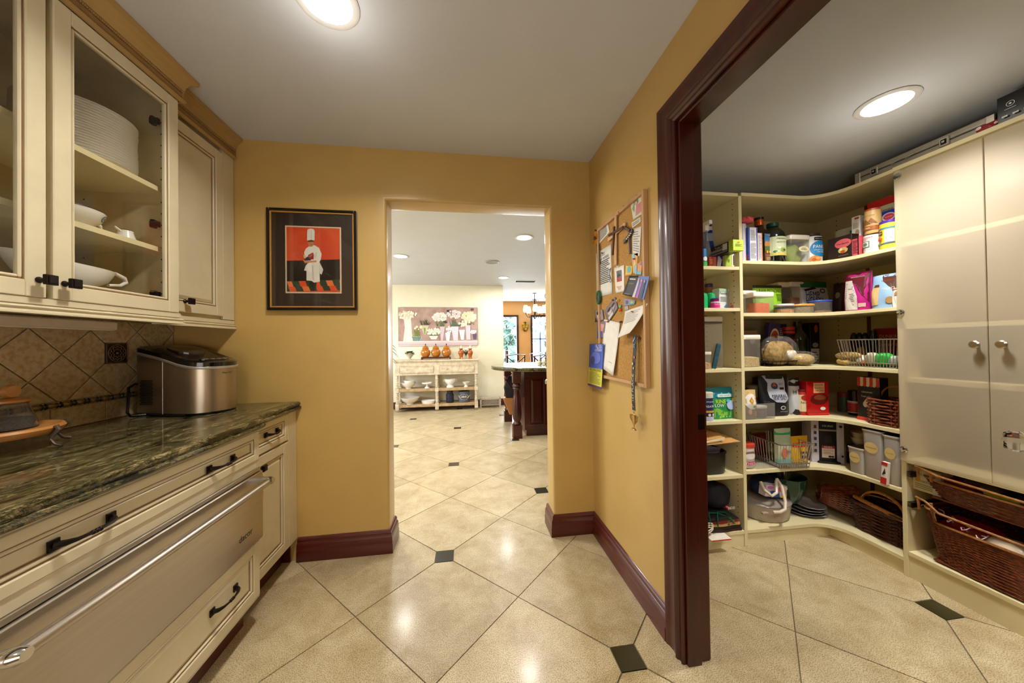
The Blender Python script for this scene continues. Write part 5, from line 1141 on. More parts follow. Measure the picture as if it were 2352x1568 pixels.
PASTA = mat('#7d8434', .6, 0, .5, 45, 1, name='mixed_pasta', c2='#d09a50')
crinkle(.20, .11, .15, 21, amp=.26).ob('pasta', PASTA, pb, smooth=True); crinkle(.25, .14, .185, 21, amp=.22).ob('clear_bag', CELLO, pb, smooth=True)
pb = thing('snack_bag', 'small clear packet of pale candies at the right of the pasta bag', 'bag', (Xat(1822, SF+.04, M4), SF+.055, M4+.036))
crinkle(.07, .05, .065, 8, amp=.2).ob('packet', pm('#d8ccb8', .25), pb, smooth=True)
pk('coffee_jar', 'dark jar with a round red cap and painted figures', 'jar', 'b', M4, 1812, 1837, 750, .15, .07, 'cyl', '#1c1210', [('r', -.5, .60, .5, .73, '#8a1420'), ('p', [(-.1, .3), (-.04, .52), (-.12, .6), (-.16, .45)], '#d8843a'), ('e', .12, .48, .06, .05, '#e0a050'), ('p', [(.08, .2), (.16, .42), (.05, .42)], '#9a4a2a')], prof=[(1, 0), (1, .72), (.7, .76), (.7, .80), (.8, .82), (.95, .90), (.8, .98), (.3, 1)], cap=(.92, .82, 1.0), capcol='#b81a1c')
pk('vinegar_bottle', 'tall dark green glass bottle on the fourth shelf', 'bottle', 'b', M4, 1836, 1869, 737, .12, .09, 'cyl', '#0c1a14', prof=[(.95, 0), (1, .02), (1, .55), (.8, .70), (.42, .80), (.36, .90), (.42, .91), (.42, 1)], mt=GOIL)
pk('coffee_bag', 'dark carton with a tiny heart picture and white label behind the green bottle', 'box', 'b', M4, 1862, 1884, 741, .20, .07, 'box', '#150c0e', [('r', -.45, .0, .4, .36, '#c8c4bc'), ('l', -.35, .05, .3, .3, 4, '#5a5650'), ('e', .1, .85, .18, .1, '#a84a3a'), ('e', 0, .45, .3, .06, '#a09890')])
pb = thing('bread_bag', 'clear bag of shell pasta lying at the corner of the fourth shelf', 'bag', (Px(1885, 830, RF+.02).x, 0, M4+.001)); pb.location = (2.18, SF+.055, M4+.001)
SHELLP = mat('#cfa35a', .55, 0, .35, 90, 1, name='shell_pasta', c2='#e6cb86')
crinkle(.17, .12, .075, 31, amp=.16).ob('pasta', SHELLP, pb, smooth=True); crinkle(.20, .14, .09, 31, amp=.2).ob('clear_bag', CELLO, pb, smooth=True)
pb = thing('bread_bag', 'bag of golden twisted bread sticks against the wire basket', 'bag', (RF+.085, SF-.06, M4+.001), 70)
crinkle(.15, .11, .05, 32, amp=.12).ob('lower_loaf', SHELLP, pb, smooth=True); o = crinkle(.15, .10, .05, 33, amp=.12).ob('upper_loaf', SHELLP, pb, smooth=True); o.location = (-.01, .005, .036)
ya, yb_ = Yat(1938, RF+.03, M4), YD1+.012
wl = (Yat(1925, RF+.02, M4+.1)-yb_); cyw = yb_+wl/2
hb = Zat(780, RF+.01, cyw)-M4
wbk = wire_basket('large galvanised wire basket of bags on the fourth pantry shelf', (RF+.015+.13, cyw, M4+.001), -90, wl, .26, hb, .14, 18, 9, .0022)
for k in range(3):
    px = 1957+13*k; y_ = Yat(px, RF+.16, M4+.1)
    pk('dark_bottle', ('leftmost', 'middle', 'rightmost')[k]+' of three rounded black bottles standing in the wire basket', 'bottle', 'r', M4+.006, px-8, px+8, 764, .15, .05, 'cyl', '#0c0e18', prof=[(.9, 0), (1, .04), (1, .8), (.75, .94), (.3, 1)], rough=.15, group='black bottles in the wire basket')
pk('dark_bottle', 'dark green flat-topped bottle in the wire basket beside the red box', 'bottle', 'r', M4+.006, 1993, 2010, 759, .16, .06, 'cyl', '#0d1a10', rough=.15, prof=[(1, 0), (1, .8), (.9, .82), (.9, 1)])
pk('donut_box', 'red carton with white curly lettering behind the wire basket', 'box', 'r', M4, 2007, 2064, 754, .29, .06, 'box', '#98161a', [('t', 'DUNKIN', .15, .78, .75, '#e0a8a0', 1.3), ('t', 'DONUTS', .12, .56, .7, '#e8c0b0', 1.0), ('r', -.5, 0, .5, .25, '#6a1014')])
for k, (px, c, lab, w_) in enumerate(((1975, '#dfe4da', 'white paper packet low in the wire basket', .07), (1989, '#e08a60', 'orange flowered packet in the wire basket', .035), (2004, '#c8c2a8', 'grey cellophane packet in the wire basket', .07), (2034, '#28b040', 'bright green cellophane packet in the wire basket', .085), (2058, '#b8bcb4', 'silvery packet at the right end of the wire basket', .05))):
    p_ = thing('snack_packet', lab, 'package', (RF+.085, Yat(px, RF+.085, M4+.03), M4+.009), -90)
    crinkle(w_, .07, (.06, .035, .075, .075, .06)[k], 40+k, amp=.2).ob('packet', pm(c, .25), p_, smooth=True)
p_ = thing('burlap_sack', 'small tan burlap sack in the wire basket', 'bag', (RF+.15, Yat(1978, RF+.15, M4+.05), M4+.0075), -90)
crinkle(.06, .05, .11, 50, amp=.1).ob('sack', mat('#8a6a48', .9, 0, .2, 120, .5), p_, smooth=True)
# shelf 5
def bin_clear(label, x0, x1, yt, off, z, dep, m=None):
    (fx, fy), rz, w_, h_ = place('b', x0, x1, yt, off, z); t = thing('acrylic_bin', label, 'container', (fx, SF+off+dep/2, z+.0006))
    g_ = G(); q = .0025; g_.box(-w_/2, -dep/2, 0, w_/2, dep/2, q).box(-w_/2, -dep/2, q, w_/2, -dep/2+q, h_).box(-w_/2, dep/2-q, q, w_/2, dep/2, h_).box(-w_/2, -dep/2+q, q, -w_/2+q, dep/2-q, h_).box(w_/2-q, -dep/2+q, q, w_/2, dep/2-q, h_)
    g_.ob('bin', m or CLEAR, t, bev=.001); return t, w_, h_
bin_clear('clear acrylic bin holding snacks on the fifth shelf beside the divider', 1711, 1781, 927, .006, M5, .20)
pk('snack_bag', 'gold and white bag with a round badge over brown snacks in the clear bin', 'bag', 'b', M5+.004, 1713, 1744, 896, .012, .06, 'pouch', '#8a6a50', [('r', -.49, .55, .49, 1, '#c0a468'), ('e', 0, .60, .46, .27, '#ece4da'), ('p', [(-.17, .62), (0, .76), (.17, .62), (0, .48)], '#c08a30'), ('p', [(-.09, .62), (0, .69), (.09, .62), (0, .55)], '#e0b850'), ('e', .15, .42, .1, .05, '#5a8a4a'), ('e', .32, .44, .08, .05, '#b84a58'), ('e', -.2, .25, .16, .1, '#b89478'), ('e', .2, .18, .16, .1, '#a07a5e')])
canister('glass jar with a black round sticker inside the clear bin', 'b', M5+.004, 1741, 1769, 933, .014, .016, .75, '#5a4038', '#cfc8c0', dep=.055, round_=True, sp=90)
pk('sticker_jar', 'x', 'jar', 'b', M5, 1, 2, 3, 0, 0, 'box', '#000000') if False else None
pk('ghee_jar', 'tall glass jar of ghee with a silver lid behind the clear bin', 'jar', 'b', M5, 1737, 1768, 886, .22, .09, 'cyl', '#c8b888', [('r', -.45, .1, .45, .62, '#cfd0b8'), ('r', .0, .60, .3, .68, '#7a2a2a'), ('t', 'GHEE', .12, .38, .36, '#3a6a34', 1.5), ('e', -.22, .45, .08, .08, '#c8343c')], cap=(1.08, .88, 1), capcol='#b8ac90', prof=[(1, 0), (1, .8), (.9, .88)], rough=.2)
pk('tall_can', 'dark brown can rising behind the silver lidded jar', 'can', 'b', M5, 1743, 1764, 868, .30, .06, 'cyl', '#3c2a20', rough=.2)
pk('salt_pouch', 'black and silver pouch lettered MINERAL SEA SALT', 'package', 'b', M5, 1757, 1824, 861, .06, .09, 'pouch', '#15141a', [('p', [(-.42, .98), (.28, .97), (.3, .8), (.26, .6), (.40, .42), (.2, .32), (-.1, .34), (-.3, .45), (-.34, .62), (-.3, .8)], '#b6b8c8'), ('e', -.1, .73, .11, .08, '#2a3a52'), ('p', [(-.17, .72), (-.1, .83), (-.03, .72)], '#b84a2a'), ('t', 'SALT', .14, .77, .16, '#22222a'), ('r', .06, .64, .22, .69, '#1c1c24'), ('t', 'MINERAL', .02, .49, .5, '#2a3050'), ('t', 'SEA SALT', .05, .43, .52, '#2a3050'), ('e', .12, .2, .09, .05, '#c8c8d0'), ('e', .12, .2, .06, .03, '#15141a'), ('t', 'natural magnesium', .16, .11, .3, '#d0d0d8')])
pk('coffee_pouch', 'silvery pouch with a black top marked H', 'package', 'b', M5, 1821, 1845, 868, .07, .06, 'pouch', '#c2c4c6', [('r', -.5, .78, .5, 1, '#171419'), ('t', 'H', -.2, .62, .25, '#1b1b1d'), ('p', [(-.5, .0), (.5, .0), (.5, .1), (-.3, .16)], '#1b1a1c')])
pk('spice_jar', 'slim red jar with a cream label lettered NONS', 'jar', 'b', M5, 1843, 1858, 895, .05, .05, 'cyl', '#a8281c', [('r', -.48, .14, .48, .80, '#e2d2a8'), ('e', 0, .68, .3, .12, '#a8281c'), ('t', 'NONS', 0, .5, .6, '#4a1a12', 1.3), ('l', -.3, .22, .3, .4, 3, '#b84a3a')], cap=(.9, .9, 1), capcol='#7a1a14', prof=[(1, 0), (1, .84), (.85, .9)])
pk('broth_carton', 'glossy red carton with a pale square label and soup bowl picture', 'box', 'b', M5, 1858, 1903, 876, .035, .07, 'box', '#b01716', [('r', -.2, .66, .3, .96, '#e0ac78'), ('t', 'ROASTED', .05, .9, .36, '#5a2a1c'), ('t', 'Bone Broth', .05, .81, .4, '#5a2a1c'), ('t', 'CHICKEN', .05, .73, .4, '#7a2a1c'), ('e', .05, .48, .4, .16, '#5a120e'), ('e', .08, .53, .28, .08, '#7a3a20'), ('e', .2, .2, .12, .05, '#f0e8e0'), ('r', -.46, .02, .5, .06, '#d8281f')], rough=.25, rot=-6)
pk('tin_can', 'dark red and green can in the corner of the fifth shelf', 'can', 'r', M5, 1917, 1942, 902, .22, .07, 'cyl', '#7a1c1a', [('r', -.05, 0, .5, .8, '#3a4a34'), ('l', .02, .15, .4, .7, 5, '#a8a890')])
pk('jam_jar', 'dark jar of preserves with a red label beside the striped cone box', 'jar', 'r', M5, 1941, 1969, 897, .17, .08, 'cyl', '#12131a', [('r', -.5, .16, .5, .50, '#a81c1e'), ('r', -.5, .50, .5, .58, '#c8c4b8'), ('t', 'smuckers', 0, .54, .4, '#2a2a2a'), ('r', -.4, .1, .4, .14, '#d8d4c8')], cap=(.96, .86, 1), capcol='#1c1a20', rough=.2)
pk('cone_box', 'black carton of sugar cones with a red and white striped awning top', 'box', 'r', M5, 1971, 2020, 867, .09, .07, 'box', '#1c1918', [('r', -.5, .80, .5, 1, '#e2d8b8')]+[('r', -.5+.143*q*2, .82, -.5+.143*(2*q+1), 1, '#c8382c') for q in range(4)]+[('e', -.43+.143*q, .82, .0715, .035, '#c8382c' if q % 2 == 0 else '#e2d8b8') for q in range(7)]+[('t', 'ORGANIC', -.03, .66, .5, '#e0dcd0'), ('t', 'Sugar Cones', 0, .56, .6, '#d8d4c8'), ('e', .05, .42, .22, .10, '#e0b8a0'), ('e', -.1, .38, .12, .07, '#ecd8c8'), ('p', [(.02, .36), (.3, .34), (.32, .08)], '#c08a48'), ('r', -.5, 0, .5, .08, '#c8382c'), ('side', ('r', -.5, 0, .5, 1, '#b8481c'))], rot=4)
# handled wicker basket on the front of the fifth shelf
y0_, y1_ = Yat(1988, RF+.02, M5), YD1+.008; wl = y0_-y1_; cyb = (y0_+y1_)/2; hb = Zat(921, RF+.02, cyb)-M5
hbk = thing('wicker_basket', 'rectangular brown wicker basket with a tall bent handle on the fifth shelf', 'basket', (RF+.02+.09, cyb, M5+.004), -90)
weave(G(), wl, .18, .004, hb, 9, .04, 18, .0055, .005).ob('weave', WICK, hbk, smooth=True, kind='stuff'); wick_stakes(G(), wl, .18, .002, hb, .04, 26, .004).ob('stakes', WICK, hbk, kind='stuff')
G().box(-wl*.46, -.083, 0, wl*.46, .083, .006).ob('base', WICK, hbk)
hh = Zat(889, RF+.10, cyb)-M5; G().tube([(-wl*.42*cos(a)*(1), 0, hb-.01+(hh-hb+.01)*sin(a)) for a in [pi*i/18 for i in range(19)]], .005, 8).ob('handle', WICKL, hbk, smooth=True)
# shelf 6
wx0, wx1 = Xat(1786, SF+.02, M6), Xat(1868, SF+.02, M6)
hb = Zat(1021, (wx0+wx1)/2, SF+.03)-M6
wire_basket('long chrome wire basket of snack bags on the sixth shelf', (2.06, SF+.125, M6+.001), -4, .225, .32, .155, .15, 12, 14, .0024)
for k, (px, yt, off, dp, w_, c, dec_, lab) in enumerate(((1806, 985, .06, .05, 38, '#b9c2a4', [('r', -.5, .82, .5, .93, '#2ca85a'), ('t', 'SAL', .15, .35, .4, '#2a4a4a'), ('e', -.1, .3, .2, .15, '#d8705a'), ('r', -.5, 0, .5, .12, '#7ab4b8')], 'pale snack bag with a green clip in the wire basket on the sixth shelf'), (1843, 1003, .055, .05, 42, '#e0a81c', [('p', [(-.5, .55), (.5, .62), (.5, .82), (-.4, .74)], '#c8281c'), ('t', 'TASTY BITE', .02, .69, .75, '#f0c850'), ('r', -.1, .15, .4, .42, '#5a1a4a'), ('e', .1, .3, .14, .05, '#b8c850')], 'yellow and red snack bag lettered TASTY in the wire basket'))):
    pk('snack_bag', lab, 'bag', 'b', M6+.006, px-w_/2, px+w_/2, yt, off, dp, 'pouch', c, dec_)
pk('snack_bag', 'red foil packet at the back left of the long wire basket', 'bag', 'b', M6+.006, 1735, 1768, 996, .22, .05, 'pouch', '#7a2028', [('e', 0, .7, .3, .15, '#a03038')])
tr_ = G().box(-.10, -.09, 0, .10, .09, .004); o = tr_.ob('acrylic_tray', CLEAR, loc=(Xat(1750, SF+.09, M6)-.01, SF+.105, M6+.001), bev=.001); tag(o, 'flat clear acrylic tray under the red-lidded tub', 'tray')
t = pk('drink_tub', 'white tub with a clear body and orange red lid on the sixth shelf', 'jar', 'b', M6+.006, 1708, 1744, 1021, .02, .08, 'cyl', '#ddd2cc', [('r', -.35, .14, .35, .28, '#c8446a'), ('e', 0, .55, .28, .16, '#8a6a58'), ('e', 0, .5, .24, .12, '#e8e0dc'), ('t', 'THICK', 0, .2, .4, '#f2e0e6')], cap=(1.05, .84, 1), capcol='#c0402c', prof=[(.95, 0), (1, .03), (1, .84)])
# coffee maker carton, corner on to the doorway
kx, ky = Px(1903, 1068, 2.20).x, 0
kb0 = Pz(1876, 1063, M6); kb1 = Pz(1937, 1068, M6); 
dK = (kb1-kb0); aK = math.degrees(math.atan2(dK.y, dK.x)); wK = dK.length+.035; cK = (kb0+kb1)/2; nK = Vector((-dK.y, dK.x, 0)).normalized()
depK = .12
t = thing('coffee_maker_box', 'white carton picturing a black coffee maker in the corner of the sixth shelf', 'box', (cK.x+nK.x*(depK/2+.02), cK.y+nK.y*(depK/2+.02), M6+.001), aK)
hK = M5-TK-M6-.012
G().box(-wK/2, -depK/2, 0, wK/2, depK/2, hK).ob('carton', pm('#c9c4d2', .4), t, bev=.0015)
S = Surf(lambda u, v, o: (u*wK, -depK/2-o, v*hK), wK, hK)
decor(t, S, [('r', -.27, .0, .27, 1, '#121014'), ('p', [(-.30, .0), (-.25, .08), (.25, .08), (.36, .0)], '#1a1512'), ('e', 0, .92, .26, .12, '#1c1a1e'), ('r', -.26, .74, .26, .78, '#8a8888'), ('t', 'KEURIG', 0, .86, .32, '#d8d8dc'), ('r', -.1, .48, .12, .64, '#2c211a'), ('r', -.19, .12, .2, .40, '#d8c4b4'), ('r', -.19, .34, .2, .40, '#9a2a2c'), ('t', 'KEURIG', 0, .37, .24, '#f0d8d0'), ('t', 'Mini K-Cup', 0, .29, .3, '#9a3a30'), ('l', -.15, .2, .15, .26, 2, '#a88a7a'), ('e', .05, .155, .05, .025, '#2c1c18'), ('e', .13, .155, .04, .025, '#5a2a20')]+[('r', -.43, .80-.14*q, -.35, .87-.14*q, '#3a3648') for q in range(5)]+[('e', .38, .86, .05, .03, '#2a2226'), ('t', 'brewer', .38, .81, .09, '#4a4650'), ('e', .42, .18, .035, .025, '#2a2226')])
G().lathe([(.001, 0), (wK*.34, 0), (wK*.36, .008), (wK*.33, .014), (.001, .016)], 28, c=(0, -depK/2-.012, .0), sy=.16).ob('drip_tray_print', pm('#14110f', .3), t, smooth=True)
for k, (z_, lab) in enumerate(((.0, 'lower'), (.035, 'upper'))): 
    pk('white_bowl', lab+' of two cream plastic bowls stacked at the back of the sixth shelf', 'bowl', 'r', M6+.125+z_, 1946, 1979, 1003, .17, .1, 'cyl', '#c8bc9a', prof=[(.6, 0), (.8, .3), (1, .85), (1.03, 1), (.97, 1), (.7, .3)], hgt=.046)
pk('black_carton', 'black carton with a small gold square under the cream bowls', 'box', 'r', M6, 1944, 1985, 1003, .15, .10, 'box', '#14100f', [('r', -.4, .62, .0, .8, '#8a5a24'), ('t', 'Fuji', .25, .7, .3, '#c8c0b8')], hgt=.123)
def slim_bin(label, x0, x1, yt, off, z, dep, oy, otext, fc='#b8a8a4', lean=0):
    (fx, fy), rz, w_, h_ = place('r', x0, x1, yt, off, z); t = thing('cereal_keeper', label, 'container', (RF+off+dep/2, fy, z+.0006), -90)
    def rr(k, zz, kk=1): return [(w_/2*k*math.copysign(abs(cos(a))**.3, cos(a)), dep/2*kk*math.copysign(abs(sin(a))**.3, sin(a)), zz) for a in [2*pi*(i+.5)/28 for i in range(28)]]
    hb = h_*.93; G().loft([rr(.82, 0, .9), rr(.84, .004, .92), rr(.97, hb)]).ob('frosted_body', HAZY, t, smooth=True)
    G().loft([rr(1.02, hb, 1.02), rr(1.06, hb+.004, 1.04), rr(1.06, hb+.011, 1.04), rr(1.0, hb+.012)]).ob('rim', pm('#bdb4ae'), t, smooth=True)
    G().loft([rr(1.0, hb+.0125, 1.0), rr(1.0, h_-.004), rr(.9, h_, .9), rr(.3, h_+.001, .3)]).ob('lid', pm('#0e0b0c', .3), t, smooth=True)
    G().loft([rr(.74, .004, .85), rr(.8, h_*.5, .85), rr(.4, h_*.54, .4)]).ob('contents', mat(fc, .6, 0, .3, 25, .3), t, smooth=True)
    S = Surf(lambda u, v, o: (u*w_, -dep/2*(.92+.08*v)-.0022-o, v*h_), w_, h_); decor(t, S, [('e', -.02, oy, .32, .032/h_, '#cfb878'), ('t', otext, -.02, oy, .45, '#4a3a1c')])
slim_bin('short frosted keeper with black lid and gold oval sticker', 1946, 1984, 1028, .005, M6, .13, .62, 'Powdered')
slim_bin('tall frosted keeper with black lid in the middle of the sixth shelf', 1979, 2029, 985, .006, M6, .15, .62, 'Granulated', '#c09a9e')
slim_bin('tall frosted keeper with black lid beside the pantry cabinet', 2027, 2067, 998, .004, M6, .15, .62, 'Brown Sugar', '#b8aa96')
pk('red_white_packet', 'slim red and white packet wedged between the tall frosted keepers', 'package', 'r', M6, 2022, 2036, 1060, -.02, .02, 'box', '#e4dcd2', [('r', -.5, 0, .5, .3, '#b8201c'), ('r', -.5, .85, .5, 1, '#b8201c'), ('p', [(-.3, .4), (.3, .5), (.1, .75)], '#2a2220')], tilt=4)
# bottom shelf
dx, dy = Xat(1762, SF+.13, M7), SF+.15
t = thing('dutch_oven', 'large grey oval dutch oven with lid on the bottom shelf', 'pot', (dx, dy, M7+.001), 0)
POT = mat('#a39588', .25, 0, .04, 5, coat=.3, name='grey_enamel')
ow = (Xat(1810, SF+.1, M7)-Xat(1714, SF+.1, M7))/2; zt1 = Zat(1163, dx, SF+.05)-M7
G().lathe([(.001, 0), (ow*.86, 0), (ow*.93, .01), (ow, zt1*.85), (ow*1.01, zt1)], 44, sy=.82).ob('body', POT, t, smooth=True)
lp_ = G().lathe([(ow*1.02, zt1+.0005), (ow*1.03, zt1+.006), (ow*.99, zt1+.014), (ow*.78, zt1+.026), (ow*.74, zt1+.024), (ow*.68, zt1+.030), (.001, zt1+.034)], 44, sy=.82, caps=False); lp_.ob('lid', mat('#8f857c', .22, 0, .04, 5, coat=.3), t, smooth=True)
G().box(-ow*.78, -ow*.72, zt1*.62, -ow*.5, -ow*.60, zt1*.76).ob('side_handle', POT, t, bev=.004)
dz_ = M7+zt1+.036
hs = thing('coiled_hose', 'thick cream hose looping down over the dutch oven lid', 'hose', (dx-.03, SF+.05, dz_))
G().tube([(-.075, .02, .125), (-.075, -.01, .08), (-.05, -.035, .055), (-.01, -.03, .07), (.02, .0, .12), (.024, 0, .135)], .009, 8).tube([(.045, .02, .135), (.04, -.02, .10), (.03, -.05, .02), (.0, -.075, -.015), (-.04, -.08, -.025), (-.08, -.07, -.028)], .009, 8).ob('hose', pm('#cfc2ae', .4), hs, smooth=True)
p_ = thing('navy_towel', 'dark navy cloth bundled behind the hose above the dutch oven', 'cloth', (dx+.0, SF+.16, dz_+.002)); crinkle(.17, .13, .12, 61, amp=.12).ob('cloth', pm('#161a3c', .8), p_, smooth=True)
pk('gift_bag', 'bright gift bag with blue, pink and yellow patches over the dutch oven', 'bag', 'b', dz_+.02, 1757, 1806, 1092, .06, .05, 'box', '#d8cbd8', [('p', [(-.2, .0), (.2, .0), (.1, .6), (-.3, .5)], '#2a62c8'), ('e', .2, .7, .18, .2, '#e86a98'), ('p', [(.2, .0), (.5, .0), (.5, .4), (.3, .4)], '#e8b030'), ('e', .4, .8, .1, .15, '#e8d8c0'), ('e', -.3, .8, .14, .14, '#c86ab8'), ('e', -.02, .85, .1, .1, '#b0c8f0')], tilt=8, hgt=.075)
# silver trays with the ribbed green bowl on top
sx_, sy_ = Xat(1847, SF+.135, .12)+.01, SF+.135
SILV = mat('#b8b2aa', .32, .55, .3, 20, name='tarnished_silver')
for k in range(4):
    r = .128-.007*k; t = thing('silver_tray', ('lowest', 'second from the bottom', 'third from the bottom', 'topmost')[k]+' of the scalloped silver trays under the green bowl', 'tray', (sx_+.004*k, sy_-.003*k, M7+.0015+k*.0165), 20*k, 'scalloped silver trays')
    n = 72; rings = [[(rr*(1+(.02*sin(12*a) if rr > .9*r else 0))*cos(a), .85*rr*(1+(.02*sin(12*a) if rr > .9*r else 0))*sin(a), zz) for a in [2*pi*i/n for i in range(n)]] for rr, zz in ((r*.6, 0), (r*.72, .003), (r*.95, .014), (r, .0155), (r*.94, .0165), (r*.7, .005), (.001, .004))]
    G().loft(rings).ob('dish', SILV, t, smooth=True)
gbz = M7+.072
(fx, fy), _, w_, h_ = place('b', 1809, 1878, 1096, .05, gbz); gx = fx; gr = w_/2
t = thing('ribbed_bowl', 'deep ribbed green glass bowl on top of the silver trays', 'bowl', (gx, SF+.05+gr, gbz))
n = 96; GGL = mat('#27523a', .08, 0, .1, 6, coat=.6, trans=.45, ior=1.3, name='green_glass')
prof_ = ((.48, 0), (.58, .01), (.78, .06), (.93, .11), (1.0, .165), (1.03, .175)); rings = [[(gr*k*(1+.03*abs(sin(8*a))*(1 if z < .16 else 0))*cos(a), gr*k*(1+.03*abs(sin(8*a))*(1 if z < .16 else 0))*sin(a), z) for a in [2*pi*i/n for i in range(n)]] for k, z in prof_]
rings += [[(gr*k*cos(a), gr*k*sin(a), z) for a in [2*pi*i/n for i in range(n)]] for k, z in ((.98, .175), (.86, .11), (.66, .06), (.3, .014))]
G().loft(rings).ob('bowl', GGL, t, smooth=True)
# red-brown basket lying on its side with a loop handle
cB = Vector((2.325, SF-.035+.02, M7+.118))
t = thing('wicker_basket', 'glossy red-brown twig basket tipped on its side at the shelf corner', 'basket', (2.45, Yat(1922, 2.45, M7+.12)+.01, M7+.122), -60); t.scale = (1.15, 1.15, 1.15); t.rotation_euler = Vector((.72, -.62, -.12)).to_track_quat('Z', 'Y').to_euler()
RW = mat('#5a1a0e', .25, 0, .5, 40, .2, .5, name='varnished_twig', c2='#9a4426')
g_ = G()
for k in range(34):
    a0 = 2*pi*k/34
    for s in (-1, 1):
        g_.tube([((.055+.04*v**.8)*cos(a0+s*.55*v), (.045+.035*v**.8)*sin(a0+s*.55*v), -.07+.14*v) for v in (0, .25, .5, .75, 1)], .0032, 5)
g_.ob('twigs', RW, t, smooth=True, kind='stuff')
g_ = G()
for zz, k in ((-.07, .055), (.07, .097), (.078, .1)): g_.tube([(k*cos(a), k*.82*sin(a), zz+.002*sin(14*a)) for a in [2*pi*i/60 for i in range(60)]], .0048, 6, closed=True)
g_.ob('rim', RW, t, smooth=True)
G().lathe([(.001, -.072), (.055, -.070), (.055, -.066), (.001, -.066)], 24, sy=.82).ob('base', RW, t)
G().tube([(.095*cos(a), .015*sin(2*a), .075+.085*sin(a)) for a in [pi*i/16 for i in range(17)]], .006, 7).ob('handle', RW, t, smooth=True)
# large dark twig basket with bundled handles
bw_ = .36; bcy = (YD1+1.80)/2+.0
t = thing('wicker_basket', 'large dark twig basket with arched rope-bound handle at the right end of the bottom shelf', 'basket', (RF+.06+.125, bcy-.012, M7+.003), -90)
DW = mat('#2e140c', .5, 0, .5, 50, .3, name='dark_twig', c2='#5c2c18')
weave(G(), .29, .25, .006, .155, 16, .12, 22, .0055, .006).ob('weave', DW, t, smooth=True, kind='stuff'); wick_stakes(G(), .29, .25, .003, .165, .12, 34, .004).ob('stakes', DW, t, kind='stuff')
G().box(-.125, -.105, 0, .125, .105, .008).ob('base', DW, t)
g_ = G()
for k in range(3): g_.tube([(x*(1+.01*k), y*(1+.02*k), .160+.006*k+.003*sin(9*a+k)) for x, y, a in wick_loop(.30, .26, 60)], .006, 6, closed=True)
g_.ob('rim', DW, t, smooth=True)
BH = mat('#a0642c', .4, 0, .3, 80, .3, .2, name='bamboo', c2='#c88a48')
g_ = G(); g_.tube([(-.12, -.11, .19), (-.04, -.128, .188), (.05, -.13, .178), (.13, -.12, .165)], .012, 10); g_.ob('bamboo_rail', BH, t, smooth=True)
g_ = G()
for k in range(5): g_.tube([(-.10*cos(a)+.01, -.10+.006*cos(k*2.5+6*a), .18+(.085+.004*sin(k*2.5+6*a))*sin(a)) for a in [pi*i/24 for i in range(25)]], .0042, 5)
g_.tube([(-.13*cos(a)-.0, -.06, .165+.06*sin(a)) for a in [pi*i/16 for i in range(17)]], .004, 6)
g_.ob('arched_handle', BH, t, smooth=True)
# ---------------- on top of the cabinets
zt0 = M1 if False else CZ+TK+.002
ca = thing('aluminium_case', 'long flat aluminium flight case lying on top of the pantry cabinet', 'case', (RF+.03+.14, (1.665+1.145)/2, zt0+.001), -90)
lc = .53; hc = .072; AL = mat('#a89f90', .4, .5, .06, 10, name='aluminium_case'); ALL_ = mat('#c4bcae', .3, .8, .04, 10)
G().box(-lc/2, -.14, 0, lc/2, .14, hc*.56-.001).ob('base_shell', AL, ca, bev=.006, segs=2); G().box(-lc/2, -.14, hc*.56+.001, lc/2, .14, hc).ob('lid_shell', AL, ca, bev=.006, segs=2)
for z_ in (.012, .028, .037, .043, .058): G().box(-lc/2+.002, -.1415, z_, lc/2-.002, -.1395, z_+.0012).ob('ridge', ALL_ if z_ != .037 else IRON, ca)
for x_ in (-.17, .11):
    l_ = G().box(x_-.018, -.147, .016, x_+.018, -.1405, .060).ob('latch', ALL_, ca, bev=.003); G().box(x_-.010, -.1495, .026, x_+.010, -.1475, .050).ob('latch_plate', IRON, l_, bev=.002); G().box(x_-.005, -.1515, .033, x_+.005, -.150, .043).ob('latch_button', CHROME, l_)
for x_ in (-.08, -.02): G().tube([(x_-.010, -.144, .03), (x_-.008, -.15, .033), (x_, -.152, .036), (x_+.012, -.15, .040), (x_+.018, -.144, .043)], .004, 7).ob('handle_mount', CHROME, ca, smooth=True)
for x_ in (-lc/2+.012, lc/2-.012): G().box(x_-.014, -.143, .002, x_+.014, -.1385, hc-.002).ob('corner_guard', ALL_, ca, bev=.003)
rp = pk('red_pouch', 'flat red and white packet tucked at the end of the aluminium case', 'package', 'r', zt0, 2236, 2289, 281, -.01, .025, 'pouch', '#8a1c24', [('e', -.3, .6, .15, .3, '#d8ccc4'), ('e', .46, .5, .06, .2, '#e8dcd4')], hgt=.028)
bx = thing('black_gadget_box', 'black glossy carton with white icons on the cabinet at the right edge of the picture', 'box', (RF+.11, 1.02, zt0+.001), -90)
bh = Zat(240, RF, 1.13)-zt0; print('gadget box h', bh, Yat(2290, RF, 2.25))
bwid = .26; yb0 = Yat(2290, RF, 2.25); bx.location.y = yb0-bwid/2
G().box(-bwid/2, -.11, 0, bwid/2, .11, .115).ob('carton', pm('#121112', .25), bx, bev=.0015)
S = Surf(lambda u, v, o: (u*bwid, -.11-o, v*.115), bwid, .115)
dc = []
for k in range(4):
    u = -.36+.21*k; dc += [('e', u, .62, .045, .10, '#d8d8d8'), ('e', u, .62, .038, .085, '#121112'), ('e', u, .62, .015, .03, '#e8e8e8'), ('r', u-.06, .43, u+.06, .455, '#a8a8a8')]
for k in range(6): dc.append(('r', -.44+.11*k, .16+.0*k, -.38+.11*k, .22, '#c8c8c8'))
decor(bx, S, dc)
